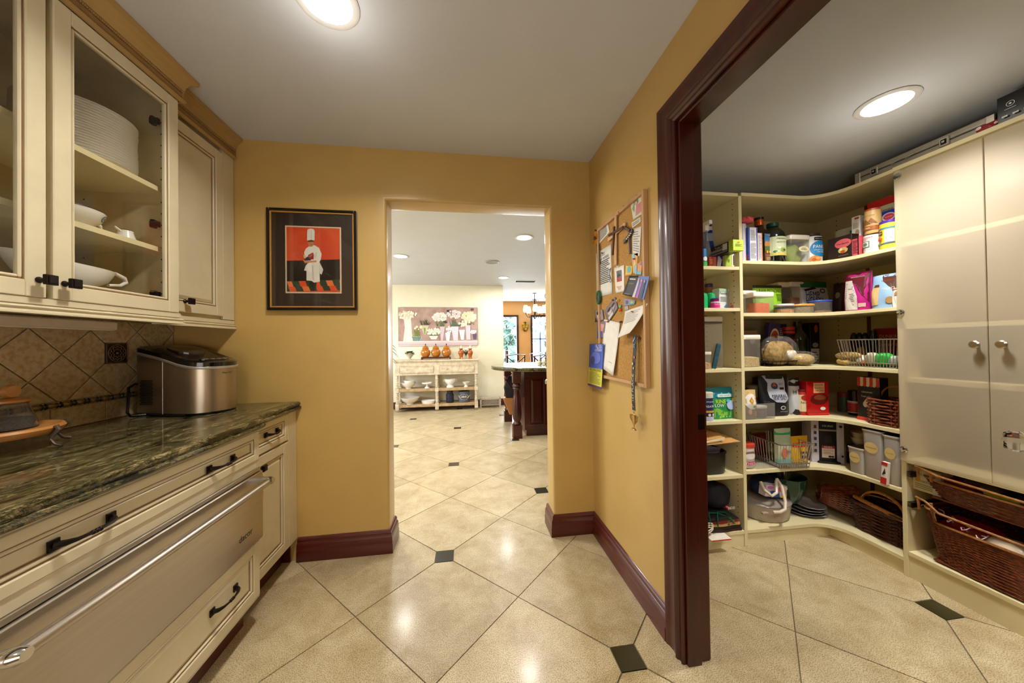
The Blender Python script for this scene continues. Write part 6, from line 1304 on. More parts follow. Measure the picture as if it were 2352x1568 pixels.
# ---------------- things in the wicker drawers
def inb(name, label, cat, px, X, z, w_, d_, h_, col, dec=(), shape='box', **k):
    t = thing(name, label, cat, (X, Yat(px, X, z+h_*.5), z), -90); m_ = pm(col, k.get('rough', .4))
    if shape == 'box':
        G().box(-w_/2, -d_/2, 0, w_/2, d_/2, h_).ob('carton', m_, t, bev=.0015); decor(t, Surf(lambda u, v, o: (u*w_, -d_/2-o, v*h_), w_, h_), dec)
    elif shape == 'bag': crinkle(w_, d_, h_, k.get('seed', 1), amp=k.get('amp', .15)).ob('bag', m_, t, smooth=True)
    return t
inb('tea_box', 'cream carton with green and red lettering in the upper wicker drawer', 'box', 2142, 2.40, .470, .105, .08, .115, '#d8cfae', [('r', -.5, .9, .5, 1, '#c4b88e'), ('t', 'CELESTIAL', .0, .76, .7, '#8a3a34'), ('t', 'Chamomile', .05, .48, .8, '#3a5a3a'), ('l', -.4, .1, .3, .35, 3, '#8a8a68'), ('e', -.3, .5, .1, .1, '#c8a030')])
inb('red_box', 'dark red carton lying beside the cream carton in the upper wicker drawer', 'box', 2212, 2.43, .470, .125, .10, .095, '#8a1c1e', [('r', -.5, .86, .5, 1, '#6a1416')])
t = inb('metal_bottle', 'greenish metal bottle lying behind in the upper wicker drawer', 'bottle', 2262, 2.44, .470, .02, .02, .02, '#8a7a58'); 
for c_ in list(t.children): bpy.data.objects.remove(c_)
G().lathe([(.001, -.06), (.028, -.058), (.032, -.05), (.032, .04), (.022, .055), (.015, .075), (.001, .076)], 22, M=Matrix.Translation((0, 0, .075)) @ Matrix.Rotation(pi/2, 4, 'Y')).ob('body', mat('#8c8060', .3, .5), t, smooth=True)
inb('tea_packet', 'yellow green packet at the right of the upper wicker drawer', 'package', 2310, 2.385, .470, .10, .05, .09, '#6a7a1e', [('p', [(-.5, .6), (.5, .9), (.5, 1), (-.5, 1)], '#a8b030')])
inb('flat_carton', 'pale yellow flat carton at the front of the upper wicker drawer', 'box', 2258, 2.365, .470, .085, .03, .072, '#c8c890', [('l', -.3, .3, .3, .7, 3, '#8a8a58')])
inb('white_carton', 'low white carton under the dark red one in the upper wicker drawer', 'box', 2186, 2.37, .470, .12, .03, .055, '#c8c8cc')
inb('green_net', 'dark green foil bag at the back of the upper wicker drawer', 'bag', 2340, 2.42, .470, .12, .10, .10, '#1c2a16', shape='bag', seed=4)
rb = thing('red_drawstring_bag', 'glossy red bags with white drawstrings in the lower wicker drawer', 'bag', (2.46, Yat(2240, 2.46, .36), .156), -90)
crinkle(.25, .21, .21, 71, amp=.12, n=20).ob('bag', mat('#a01018', .3, 0, .2, 12, .2, coat=.3, name='red_satin'), rb, smooth=True)
g_ = G(); rnd = random.Random(5)
for k in range(5):
    x = -.13+.05*k; z = .25-.012*k; pts = [(x+.05*q/8*cos(.5*q)+.03*q/8, -.075-.012*k*.5+.015*sin(q), z+.008*sin(1.7*q+k)-.010*q/3) for q in range(9)]; g_.tube(pts, .0022, 5)
g_.ob('drawstring', pm('#e8c8c8', .4), rb, smooth=True)
inb('white_shell', 'large cream shell-like bowl at the right of the lower wicker drawer', 'bowl', 2325, 2.40, .25, .15, .12, .115, '#d8c4a8', shape='bag', seed=12, amp=.05, rough=.25)
inb('bead_tangle', 'tangle of dull green and white trinkets filling the lower wicker drawer', 'trinkets', 2330, 2.50, .156, .22, .14, .12, '#4a4a30', shape='bag', seed=15)
# ================================================================ kitchen seen through the opening
KY = 6.478; KD = .36
OLD = mat('#c9b798', .55, 0, .22, 12, .2, name='distressed_paint', c2='#ddd0b6'); OLDD = mat('#a58a5e', .6, 0, .2, 14, .1, name='worn_shelf_wood', c2='#bda078')
cs = thing('console_table', 'distressed cream sideboard with bobbin legs, two drawers and two open shelves', 'table', (0, KY, 0))
X0, X1 = -1.345, .225; xm_ = Xat(1003, KY, .5)
TZ = .992
G().box(X0-.03, -.03, TZ-.028, X1+.03, KD+.005, TZ).box(X0-.015, -.015, TZ-.048, X1+.015, KD, TZ-.0285).ob('top', OLD, cs, bev=.004)
G().box(X0, 0, .70, X1, KD-.01, TZ-.0485).ob('apron', OLD, cs, bev=.003)
for a, b in ((X0+.09, xm_-.055), (xm_+.055, X1-.07)):
    dr = G().box(a, -.006, .735, b, .0-.0005, .875).ob('drawer', OLD, cs, bev=.002)
    G().box(a, -.007, .735, a+.004, -.0062, .875).box(b-.004, -.007, .735, b, -.0062, .875).box(a, -.007, .735, b, -.0062, .739).box(a, -.007, .871, b, -.0062, .875).box(a+.02, -.0075, .755, b-.02, -.0062, .7575).box(a+.02, -.0075, .8525, b-.02, -.0062, .855).ob('groove_line', mat('#6a5438', .6), dr)
    for q in (.2, .8): G().lathe([(.001, 0), (.010, .002), (.007, .010), (.014, .018), (.012, .026), (.001, .028)], 14, M=Matrix.Translation((a+(b-a)*q, -.006, .805)) @ Matrix.Rotation(pi/2, 4, 'X')).ob('knob', OLD, dr, smooth=True)
def bobbin(z0, z1, r=.032, n=9):
    pr = [(.001, z0)]; h = (z1-z0)/n
    for k in range(n): 
        z = z0+h*k; pr += [(r*.72, z+.001), (r, z+h*.3), (r, z+h*.7), (r*.72, z+h*.98)]
    return pr+[(.001, z1)]
for x in (X0+.035, xm_, X1-.035):
    for y in (.035, KD-.045):
        l = G(); l.lathe(bobbin(0.02, .035, .034, 1), 14, (x, y, 0)); l.lathe(bobbin(.045, .125, .03, 2), 14, (x, y, 0)) if False else None
        l.lathe(bobbin(.16, .375, .030, 8), 14, (x, y, 0)).lathe(bobbin(.455, .70, .030, 8), 14, (x, y, 0)).box(x-.033, y-.033, .04, x+.033, y+.033, .16).box(x-.033, y-.033, .375, x+.033, y+.033, .455)
        l.ob('leg', OLD, cs, smooth=True)
for z in (.435, .135): G().box(X0+.02, .01, z-.05, X1-.02, KD-.02, z).ob('shelf', OLDD, cs, bev=.004)
def kx(px, off=0, z=.6): return Xat(px, KY+off, z)
def lobj(name, label, cat, px, off, z, prof, m=WHITE, sx=1, sy=1, n=32, part='body', group=None):
    t = thing(name, label, cat, (kx(px, off, z), KY+off, z+.001), 0, group); G().lathe(prof, n, sx=sx, sy=sy, caps=False).ob(part, m, t, smooth=True); return t
S1_, S2_ = .435, .135
K = 1/117.0
bowlp = lambda r, h, f=.4: [(.001, 0), (r*f, 0), (r*f, h*.12), (r*.72, h*.45), (r, h), (r*.97, h), (r*.68, h*.5), (.001, h*.2)]
lobj('serving_bowl', 'lower of two stacked white scalloped bowls on the sideboard shelf', 'bowl', 938.5, .14, S1_, bowlp(.14, .115), sy=.9)
t = lobj('serving_bowl', 'upper of two stacked white scalloped bowls on the sideboard shelf', 'bowl', 940, .14, S1_+.055, [(.001, 0), (.05, 0), (.09, .05)]+[(.108, .105), (.104, .105), (.06, .02), (.001, .015)])
lobj('cake_stand', 'white footed cake stand beside the stacked bowls', 'dish', 981, .13, S1_, [(.001, 0), (.05, 0), (.045, .012), (.016, .03), (.013, .07), (.03, .082), (.095, .085), (.1, .108), (.094, .108), (.09, .092), (.001, .09)])
t = lobj('soup_tureen', 'white pedestal tureen on the right of the middle sideboard shelf', 'dish', 1034, .13, S1_, [(.001, 0), (.075, 0), (.072, .02), (.045, .045), (.075, .075), (.11, .12), (.115, .165), (.108, .165), (.06, .08), (.001, .06)], sy=.85)
for s in (-1, 1): G().tube([(s*.108, 0, .15), (s*.14, 0, .145), (s*.135, 0, .12), (s*.11, 0, .12)], .007, 6).ob('handle', WHITE, t, smooth=True)
lobj('compote', 'small white fluted compote at the right end of the middle shelf', 'bowl', 1070.5, .12, S1_, [(.001, 0), (.042, 0), (.04, .012), (.022, .035), (.05, .06), (.078, .10), (.072, .10), (.03, .05), (.001, .045)])
lobj('mixing_bowl', 'wide white china bowl with grey inside on the lowest sideboard shelf', 'bowl', 942, .13, S2_, bowlp(.185, .13, .35))
lobj('oval_dish', 'shallow white oval dish beside the wide bowl', 'dish', 984, .12, S2_, [(.001, 0), (.115, 0), (.14, .06), (.134, .06), (.11, .015), (.001, .012)], sy=.7)
t = lobj('glass_canister', 'tall smoky glass jar with a dark lid on the lowest shelf', 'jar', 1033.5, .13, S2_, [(.001, 0), (.07, 0), (.076, .02), (.076, .16), (.055, .19), (.055, .20)], m=mat('#4a4c5c', .08, trans=.6, ior=1.1, name='smoky_glass'))
G().lathe([(.06, .201), (.062, .23), (.05, .236), (.001, .238)], 24).ob('lid', pm('#3a3436', .3), t, smooth=True)
t = lobj('stoneware_crock', 'grey stoneware crock with a white crest reading 1817', 'crock', 1066, .15, S2_, [(.001, 0), (.105, 0), (.112, .02), (.112, .20), (.118, .21), (.11, .215), (.1, .2), (.09, .02), (.001, .012)], m=mat('#5c6068', .4, 0, .1, 20, name='stoneware'))
wtext('1817', (0, -.1145, .115), .09, WPR, t, 'y-')
G().tube([(.085*cos(a), -.113+.02*abs(cos(a)), .11+.055*sin(a)) for a in [2*pi*i/24 for i in range(24)]], .002, 4, closed=True).ob('crest_ring', WPR, t)
G().tube([(-.11, -.09, .14), (-.08, -.118, .10), (-.03, -.125, .115), (.03, -.125, .115), (.08, -.118, .10), (.12, -.09, .15)], .003, 5).ob('bail_handle', WPR, t)
# on top
AMB = mat('#a86410', .1, 0, .1, 6, coat=.7, name='amber_glaze')
ty0, ty1 = kx(968, .1, TZ), kx(1035, .1, TZ)
tr = thing('jar_stand', 'low dark carved stand under the three amber ginger jars', 'stand', ((ty0+ty1)/2, KY+.13, TZ+.001))
hwz = (ty1-ty0)/2
G().box(-hwz, -.08, .03, hwz, .08, .05).ob('top', CHERRYH, tr, bev=.003)
for sx in (-1, 1):
    for sy in (-1, 1): G().box(sx*(hwz-.01)-.012, sy*.068-.01, 0, sx*(hwz-.01)+.012, sy*.068+.01, .03).ob('leg', CHERRYH, tr)
G().box(-hwz+.03, -.078, .018, hwz-.03, -.074, .03).ob('fretwork', CHERRYH, tr)
for k, px in enumerate((977.5, 1001, 1025.5)):
    t = thing('ginger_jar', ('left', 'middle', 'right')[k]+' one of three amber glazed ginger jars with black finials', 'jar', (kx(px, .12, 1.1), KY+.13, TZ+.052), 0, 'amber ginger jars')
    G().lathe([(.001, 0), (.055, 0), (.085, .04), (.096, .085), (.088, .125), (.06, .15), (.058, .155)], 32).ob('body', AMB, t, smooth=True)
    l_ = G().lathe([(.062, .1555), (.066, .165), (.05, .195), (.02, .22), (.001, .224)], 28).ob('lid', AMB, t, smooth=True)
    G().lathe([(.008, .224), (.006, .232), (.012, .242), (.009, .256), (.001, .259)], 12).ob('finial', BLACK, l_, smooth=True)
for k, px in enumerate((1059, 1080)):
    t = thing('candle_vase', ('left', 'right')[k]+' amber baluster vase holding a white candle', 'vase', (kx(px, .1, 1.1), KY+.12, TZ+.001))
    G().lathe([(.001, 0), (.048, 0), (.044, .01), (.03, .03), (.04, .07), (.056, .11), (.056, .14), (.035, .17), (.026, .185), (.045, .205), (.04, .206), (.02, .19), (.001, .18)], 28).ob('body', mat('#9a4e16', .15, 0, .1, 6, coat=.6), t, smooth=True)
    G().lathe([(.001, .185), (.010, .185), (.010, .262), (.001, .264)], 12).ob('candle', pm('#f0ece4'), t, smooth=True)
LEAFM = mat('#2e4a1e', .5, 0, .3, 30, name='leaf'); 
def leaf(g_, p, d, L_, w_, droop=.3):
    p = Vector(p); d = Vector(d).normalized(); s = d.cross(Vector((0, 0, 1))); s = s.normalized() if s.length > 1e-4 else Vector((1, 0, 0)); vs = []
    for k in range(5):
        t = k/4; c = p+d*L_*t+Vector((0, 0, -droop*L_*t*t)); wv = w_*sin(pi*min(.98, max(.06, t)))**.8; vs += [c-s*wv/2, c+s*wv/2]
    g_.add(vs, [(2*k, 2*k+1, 2*k+3, 2*k+2) for k in range(4)])
rnd = random.Random(3)
t = thing('small_plant', 'low leafy plant in a patterned footed bowl at the left of the sideboard top', 'plant', (kx(941, .12, 1.05), KY+.12, TZ+.001))
G().lathe([(.001, 0), (.05, 0), (.048, .008), (.018, .025), (.03, .045), (.07, .085), (.088, .14), (.082, .14), (.001, .12)], 28).ob('footed_bowl', mat('#b8ae98', .3, 0, .35, 60, name='mosaic_bowl'), t, smooth=True)
g_ = G()
for k in range(70):
    a = rnd.uniform(0, 2*pi); e = rnd.uniform(.1, 1.1); leaf(g_, (.03*cos(a), .03*sin(a), .135), (cos(a)*cos(e), sin(a)*cos(e), sin(e)), rnd.uniform(.06, .12), .032, .5)
g_.ob('foliage', LEAFM, t, kind='stuff')
t = thing('flower_vase', 'small glass of white flowers between the two amber vases', 'plant', (kx(1070, .14, 1.1), KY+.18, TZ+.001))
G().lathe([(.001, 0), (.03, 0), (.022, .05), (.03, .1)], 20).ob('glass', CLEAR, t, smooth=True)
g_ = G()
for k in range(40): a = rnd.uniform(0, 6.3); leaf(g_, (0, 0, .05), (.5*cos(a), .5*sin(a), 1), rnd.uniform(.08, .2), .025, .2)
g_.ob('leaves', LEAFM, t, kind='stuff')
g_ = G()
for k in range(18): a = rnd.uniform(0, 6.3); r = rnd.uniform(.01, .045); g_.sphere((r*cos(a), r*sin(a), rnd.uniform(.12, .2)), .012, 8, 5)
g_.ob('blooms', pm('#eeeae0'), t, smooth=True, kind='stuff')
# leaning houseplant whose leaf tips enter at the left jamb
t = thing('leafy_plant', 'dark arching houseplant leaves poking past the left edge of the opening', 'plant', (-1.57, KY-.40, 0))
G().lathe([(.001, 0), (.10, 0), (.13, .24), (.12, .24), (.001, .2)], 24).ob('pot', pm('#6a4a34'), t, smooth=True)
g_ = G()
for k in range(14):
    a = rnd.uniform(-2.2, 2.2); z1 = rnd.uniform(.6, 1.2); pts = [(0, 0, .2), (.05*cos(a), .05*sin(a), .2+z1*.6), (.16*cos(a), .16*sin(a), .2+z1), (.26*cos(a), .26*sin(a), .15+z1)]; g_.tube(pts, .004, 4); leaf(g_, pts[-1], (cos(a), sin(a), -.3), .16, .03, .4)
g_.tube([(0, 0, .25), (.09, 0, .9), (.15, 0, .98), (.20, 0, .90), (.215, 0, .80)], .006, 5)
g_.ob('leaves', LEAFM, t, kind='stuff')
# painting
PX0, PX1, PZ0, PZ1 = Xat(915, 6.82, 1.6), Xat(1097, 6.82, 1.6), Zat(793.5, -.5, 6.82), Zat(706, -.5, 6.82)
pw, ph_ = PX1-PX0, PZ1-PZ0
t = thing('canvas_painting', 'wide mauve still-life canvas of white flowers in pots above the sideboard', 'painting', ((PX0+PX1)/2, 6.818, PZ0))
cv = G().box(-pw/2, 0, 0, pw/2, .028, ph_).ob('canvas', mat('#a07e76', .7, 0, .14, 6, .1, name='mauve_canvas', c2='#b29a90'), t, bev=.002)
G().box(-pw/2-.003, .004, -.003, -pw/2-.0003, .029, ph_+.003).box(pw/2+.0003, .004, -.003, pw/2+.003, .029, ph_+.003).box(-pw/2, .004, ph_+.0003, pw/2, .029, ph_+.003).ob('edge_strip', pm('#4a3c3a'), t)
S = Surf(lambda u, v, o: (u*pw, -o, v*ph_), pw, ph_)
pv = lambda x, y: ((x-120)/2110-.5, 1-(y-70)/1035)
def pp_(P_, c): return ('p', [pv(*q) for q in P_], c)
D1 = [('r', -.5, 0, .5, .125, '#c8b4b8'), ('r', -.5, .10, .5, .125, '#e0d0d0'), ('r', -.5, .03, .5, .045, '#b09ca8'),
 pp_([(265, 380), (450, 380), (460, 600), (490, 985), (240, 985), (290, 600)], '#d8d2c2'), pp_([(330, 420), (400, 420), (420, 980), (330, 980)], '#e6e0d0'),
 pp_([(690, 560), (920, 560), (830, 800), (790, 800)], '#b9b894'), pp_([(780, 620), (830, 620), (820, 790), (795, 790)], '#6f8a4a'), pp_([(455, 850), (740, 850), (690, 975), (520, 975)], '#8fa8a0')]
D1 += [pp_([(480+40*k, 860), (500+40*k, 860), (535+26*k, 970), (525+26*k, 970)], '#3a4a48') for k in range(6)]
D1 += [pp_([(920, 840), (1160, 840), (1110, 930), (980, 930)], '#e6dccc'), pp_([(1115, 590), (1340, 590), (1290, 970), (1190, 970)], '#c2b0c0'), pp_([(1115, 590), (1210, 590), (1230, 970), (1185, 970)], '#94706e'), pp_([(1510, 590), (1710, 590), (1690, 970), (1570, 970)], '#d2c6d4'), pp_([(1350, 760), (1490, 760), (1460, 975), (1380, 975)], '#d4dce0'), pp_([(1720, 680), (1880, 680), (1850, 955), (1770, 955)], '#ccd0dc'), pp_([(1900, 560), (2030, 560), (2030, 955), (1920, 955)], '#ccbcc8'), pp_([(2090, 790), (2210, 790), (2190, 945), (2110, 945)], '#5c4c6a'), pp_([(1390, 140), (1515, 125), (1525, 185), (1400, 200)], '#2c2c38'), pp_([(1290, 440), (1340, 430), (1410, 460), (1400, 500), (1320, 490)], '#2c2c38'), ('e', *pv(2090, 120), .022, .03, '#4a3c44')]
decor(t, S, D1)
rnd = random.Random(9)
def blobs(n, cx, cy, rx, ry, r, cols, nm='painted_flowers', lay=.009):
    for c in cols:
        g_ = G()
        for k in range(n):
            a = rnd.uniform(0, 6.3); q = rnd.uniform(0, 1)**.5; u, v = pv(cx+rx*q*cos(a), cy+ry*q*sin(a)); rr_ = r*rnd.uniform(.6, 1.3)/2110
            o_ = lay+rnd.uniform(0, .0015); g_.add([S(u+rr_*cos(b), v+rr_*sin(b)*2110/1035, o_) for b in [2*pi*i/7 for i in range(7)]], [tuple(range(7))])
        g_.ob(nm, pm(c), t, kind='stuff')
def blades(n, cx, cy, wdt, h0, c):
    g_ = G()
    for k in range(n):
        x = cx+rnd.uniform(-wdt, wdt)*.5; dx = rnd.uniform(-1, 1)*wdt*.5; hh = h0*rnd.uniform(.6, 1)
        g_.add([S(*pv(x-8, cy), .007), S(*pv(x+8, cy), .007), S(*pv(x+dx, cy-hh), .0075)], [(0, 1, 2)])
    g_.ob('painted_leaves', pm(c), t, kind='stuff')
for a in ((30, 810, 540, 220, 190, '#22301e'), (20, 600, 840, 150, 260, '#6a7c30'), (26, 1225, 580, 180, 200, '#4e6438'), (30, 1620, 580, 250, 260, '#4c6450'), (20, 1040, 830, 240, 120, '#5c7050'), (14, 2020, 540, 240, 120, '#5a5c34')): blades(*a)
for a in ((60, 330, 280, 200, 110, 22, ('#ded6c4', '#c8bea8')), (14, 480, 230, 140, 80, 22, ('#e2d8cc',)), (45, 1210, 330, 190, 110, 26, ('#e4dcd4', '#d2c6c0')), (34, 1600, 260, 200, 110, 28, ('#dcd2c8', '#c8bac0')), (45, 2000, 330, 190, 150, 34, ('#dcd8bc', '#c9c4a0')), (24, 1830, 520, 110, 80, 28, ('#d8ccba',)), (40, 1040, 720, 190, 80, 24, ('#dce0d0', '#c4ccb8')), (20, 1450, 680, 80, 90, 26, ('#e6dada',)), (12, 2100, 740, 70, 50, 26, ('#e6dcdc',)), (12, 620, 600, 110, 60, 26, ('#e0dca8',))): blobs(*a)
# pierced wooden box on the floor
bx0, bx1 = Xat(1103, 6.6, .1), Xat(1150, 6.6, .1); bw_ = bx1-bx0
t = thing('pierced_box', 'low grey carved wooden stand with pierced lattice front on the kitchen floor', 'box', ((bx0+bx1)/2, 6.6, 0))
LW = mat('#b6a896', .6, 0, .15, 20, .2, name='limed_wood')
for sx in (-1, 1):
    for y in (0, .16): G().box(sx*(bw_/2-.012)-.014, y-.012, 0, sx*(bw_/2-.012)+.014, y+.012, .205).ob('leg', LW, t)
G().box(-bw_/2, -.012, .175, bw_/2, .17, .19).ob('shelf', LW, t); G().box(-bw_/2+.03, -.008, .05, bw_/2-.03, .0, .062).box(-bw_/2+.03, -.008, .162, bw_/2-.03, .0, .1745).ob('rail', LW, t)
g_ = G(); n = 12
for k in range(n):
    x = -bw_/2+.04+(bw_-.08)*(k+.5)/n
    for s in (-1, 1): g_.box(-.003, -.006, -.065, .003, -.002+.001*s, .065, M=Matrix.Translation((x, 0, .112)) @ Matrix.Rotation(s*.75, 4, 'Y'))
g_.ob('lattice', LW, t); G().box(-bw_/2+.03, .12, .0627, bw_/2-.03, .124, .174).ob('dark_back', pm('#2a2420'), t)
G().tube([(-bw_*.42, 0, .192), (-bw_*.2, 0, .212), (0, 0, .194), (bw_*.2, 0, .212), (bw_*.42, 0, .192)], .006, 6).ob('scroll_crest', LW, t, smooth=True)
# island
IX, IY0, IY1 = .767, 4.43, 5.42
isl = thing('kitchen_island', 'dark cherry kitchen island with raised side panel and turned corner legs', 'island')
G().box(IX+.02, IY0+.02, .09, 2.9, IY1-.0, .898).ob('carcass', CHERRY, isl)
G().box(IX+.05, IY0+.05, 0, 2.85, IY1-.05, .0895).ob('toe_kick', CHERRYH, isl)
G().box(IX+.018, IY0-.0, .09, 2.9, IY0+.0195, .16).box(IX+.018, IY0, .80, 2.9, IY0+.0195, .898).box(IX+.018, IY0, .16, IX+.10, IY0+.0195, .80).box(1.06, IY0, .16, 1.14, IY0+.0195, .80).ob('side_frame', CHERRY, isl, bev=.004)
r_ = [[(IX+.115, IY0+.019, .175), (1.045, IY0+.019, .175), (1.045, IY0+.019, .785), (IX+.115, IY0+.019, .785)], [(IX+.14, IY0+.006, .20), (1.02, IY0+.006, .20), (1.02, IY0+.006, .76), (IX+.14, IY0+.006, .76)]]
G().loft(r_).ob('raised_panel', CHERRY, isl)
TL = [(.001, .10+.075), (.05, .18), (.058, .195), (.045, .21), (.04, .225), (.058, .27), (.066, .33), (.060, .42), (.045, .56), (.036, .64), (.040, .655), (.055, .67), (.045, .685), (.058, .70), (.05, .72), (.04, .74), (.001, .745)]
for x, y in ((.675, 4.415), (.675, 5.40)):
    l = G().lathe(TL, 24, (x, y, 0)).box(x-.062, y-.062, 0, x+.062, y+.062, .176).box(x-.055, y-.055, .745, x+.055, y+.055, .898); l.ob('turned_leg', CHERRY, isl, smooth=True)
# granite top with rounded end
ecx, ecy, era, erb = 1.05, 4.92, .68, .72
def islring(k, z): 
    out = [(ecx-(era*k)*sin(a), ecy+(erb*k)*cos(a)*1.0, z) for a in [pi*i/28 for i in range(29)]]; return out+[(3.0, ecy-erb*k, z), (3.0, ecy+erb*k, z)]
it = G().loft([islring(.97, .899), islring(.995, .903), islring(1.0, .912), islring(.985, .920), islring(.985, .925), islring(1.0, .932), islring(1.0, .944), islring(.985, .952), islring(.9, .9525)]).ob('island_countertop', GRAN, smooth=True)
tag(it, 'rounded polished green granite top on the kitchen island', 'countertop')
cn = thing('kitchen_counter', 'pale counter corner just showing past the right jamb of the opening', 'counter', (0, 0, 0))
G().prism([(.74, 3.05), (1.1, 4.0), (2.6, 4.0), (2.6, 3.0), (.9, 2.97)], .885, .925).ob('countertop', mat('#8d938a', .2, 0, .3, 60, coat=.3, name='grey_granite'), cn, bev=.008, segs=2); G().prism([(.86, 3.10), (1.18, 3.95), (2.55, 3.95), (2.55, 3.06), (.95, 3.02)], 0, .8845).ob('carcass', CHERRY, cn)
# leather bag slung behind the island leg
t = thing('leather_bag', 'tan and brown leather tote hanging beside the island leg', 'bag', (.66, 4.86, .34))
G().loft([[( -.12*k, -.06*k+0, z), (.10*k, -.09*k, z), (.12*k, .06*k, z), (-.10*k, .08*k, z)] for k, z in ((.25, -.12), (.8, .05), (1.1, .14))]).ob('body', mat('#a8703c', .4, 0, .1, 10, coat=.2, name='tan_leather'), t, bev=.01)
G().loft([[(-.10*k, -.08*k, z), (.08*k, -.10*k, z), (.10*k, .05*k, z), (-.08*k, .07*k, z)] for k, z in ((.9, .141), (1.2, .3), (.5, .46))]).ob('upper', mat('#16141c', .4), t, bev=.01)
G().tube([(-.09, -.06, .42), (-.03, -.10, .33), (.03, -.13, .24), (.06, -.1, .18)], .018, 6, flat=.3).ob('strap', mat('#6a3020', .4), t, smooth=True)
for k, (px, h_, c) in enumerate(((1238, .05, '#cfc48c'), (1249, .055, '#c8bc92'))):
    t = thing('pear_figurine', ('left', 'right')[k]+' pale ceramic pear on the island top', 'ornament', (Xat(px, 5.0, .98), 5.0, .953), 0, 'pears on the island')
    G().lathe([(.001, 0), (.025, .002), (.032, .02), (.026, .04), (.012, .055), (.008, .066), (.001, .068)], 18).ob('body', pm(c, .3), t, smooth=True)
for k, px in enumerate((1242.5, 1254)):
    t = thing('candlestick', ('left', 'right')[k]+' small dark turned candlestick among the pears', 'ornament', (Xat(px, 5.1, .98), 5.1, .953))
    G().lathe([(.001, 0), (.025, 0), (.02, .01), (.008, .03), (.012, .05), (.008, .07), (.018, .09), (.014, .1), (.001, .1)], 16).ob('body', pm('#2c1c1c', .3), t, smooth=True)
# dining chairs, table, chandelier
def dchair(x, y, rz, lab):
    t = thing('dining_chair', lab, 'chair', (x, y, 0), rz); m = CHERRY
    G().box(-.22, -.21, .44, .22, .22, .475).ob('seat', m, t, bev=.01)
    for sx in (-1, 1):
        G().box(sx*.2-.018, -.2, 0, sx*.2+.018, -.165, .44).ob('leg', m, t); G().tube([(sx*.2, .20, 0), (sx*.2, .20, .45), (sx*.205, .24, .80), (sx*.21, .27, 1.02)], .018, 6).ob('leg', m, t)
    G().tube([(-.225, .27, 1.0), (0, .285, 1.03), (.225, .27, 1.0)], .034, 8, flat=.35).ob('top_rail', m, t, smooth=True)
    G().tube([(-.2, .215, .6), (0, .235, .80), (.2, .262, .96)], .014, 6).ob('cross_brace', m, t); G().tube([(.2, .215, .6), (0, .235, .80), (-.2, .262, .96)], .014, 6).ob('cross_brace', m, t)
    G().box(-.2, .21, .56, .2, .235, .60).ob('lower_rail', m, t)
dchair(1.17, 7.95, 180, 'cross-back dining chair below the left dining window'); dchair(1.98, 8.62, 0, 'cross-back dining chair beyond the dining table'); dchair(1.62, 7.35, 195, 'nearer cross-back dining chair right of the stone island top')
t = thing('dining_table', 'round dark dining table in front of the windows', 'table', (1.95, 8.05, 0))
G().lathe([(.001, .72), (.50, .72), (.52, .735), (.52, .75), (.50, .76), (.001, .76)], 40).ob('tabletop', CHERRYH, t, smooth=True); G().lathe([(.001, 0), (.3, 0), (.28, .04), (.08, .10), (.06, .4), (.1, .6), (.2, .719), (.001, .7195)], 24).ob('pedestal', CHERRY, t, smooth=True)
cx_, cyy = 1.665, 7.8
t = thing('chandelier', 'five-arm iron chandelier with lit cream shades in the dining room', 'light', (cx_, cyy, 0))
G().lathe([(.001, 1.86), (.02, 1.88), (.045, 1.93), (.02, 1.97), (.012, 2.05), (.03, 2.09), (.012, 2.13), (.01, 2.33), (.025, 2.35), (.008, 2.37), (.008, CEIL-.02), (.05, CEIL-.015), (.05, CEIL)], 16).ob('stem', IRON, t, smooth=True)
SH = mat('#f6e6c0', .5, emit=2.6, name='lit_shade')
for k in range(5):
    a = rad(190+72*k); c, s = cos(a), sin(a); P_ = lambda r, z: (r*c, r*s, z)
    G().tube([P_(.02, 1.96), P_(.10, 1.90), P_(.19, 1.92), P_(.235, 1.99), P_(.235, 2.03)], .008, 6).ob('arm', IRON, t, smooth=True)
    G().tube([P_(.01, 2.30), P_(.06, 2.36), P_(.10, 2.33), P_(.09, 2.30)], .005, 5).ob('scroll', IRON, t, smooth=True)
    G().lathe([(.045, 2.035), (.062, 2.06), (.060, 2.12), (.042, 2.20), (.040, 2.20), (.058, 2.12), (.058, 2.06), (.042, 2.038)], 20, (.235*c, .235*s, 0), caps=False).ob('shade', SH, t, smooth=True)
t = thing('bell_pendant', 'bell-shaped glowing pendant cut off by the right jamb', 'light', (1.88, 7.3, 0))
G().lathe([(.19, 1.99), (.185, 2.01), (.14, 2.10), (.07, 2.17), (.02, 2.19), (.001, 2.19)], 32, caps=False).ob('shade', SH, t, smooth=True)
g_ = G().lathe([(.008, 2.19), (.008, CEIL)], 10); g_.tube([(.05*cos(a)-.03, 0, 2.36+.07*sin(a)) for a in [pi*i/12+.6 for i in range(22)]], .007, 6); g_.ob('scroll_stem', IRON, t, smooth=True)
t = thing('fruit_ornament', 'hanging cluster of yellow fruit and leaves between the dining windows', 'ornament', (Xat(1206, 9.38, 1.7), 9.392, Zat(750, 1.72, 9.38)))
g_ = G()
for x, z in ((-.05, .07), (.06, .07), (-.02, .0), (.05, .0), (.02, -.07)): g_.sphere((x, -.04, z), .045, 12, 8)
g_.ob('fruit', mat('#c0a040', .4, 0, .25, 20, name='yellow_fruit'), t, smooth=True)
g_ = G()
for k in range(26):
    a = 2*pi*k/26; leaf(g_, (.05*cos(a), -.02, .08*sin(a)), (cos(a), -.2, sin(a)), .07, .035, .0)
g_.ob('leaves', mat('#5a5a24', .5), t)
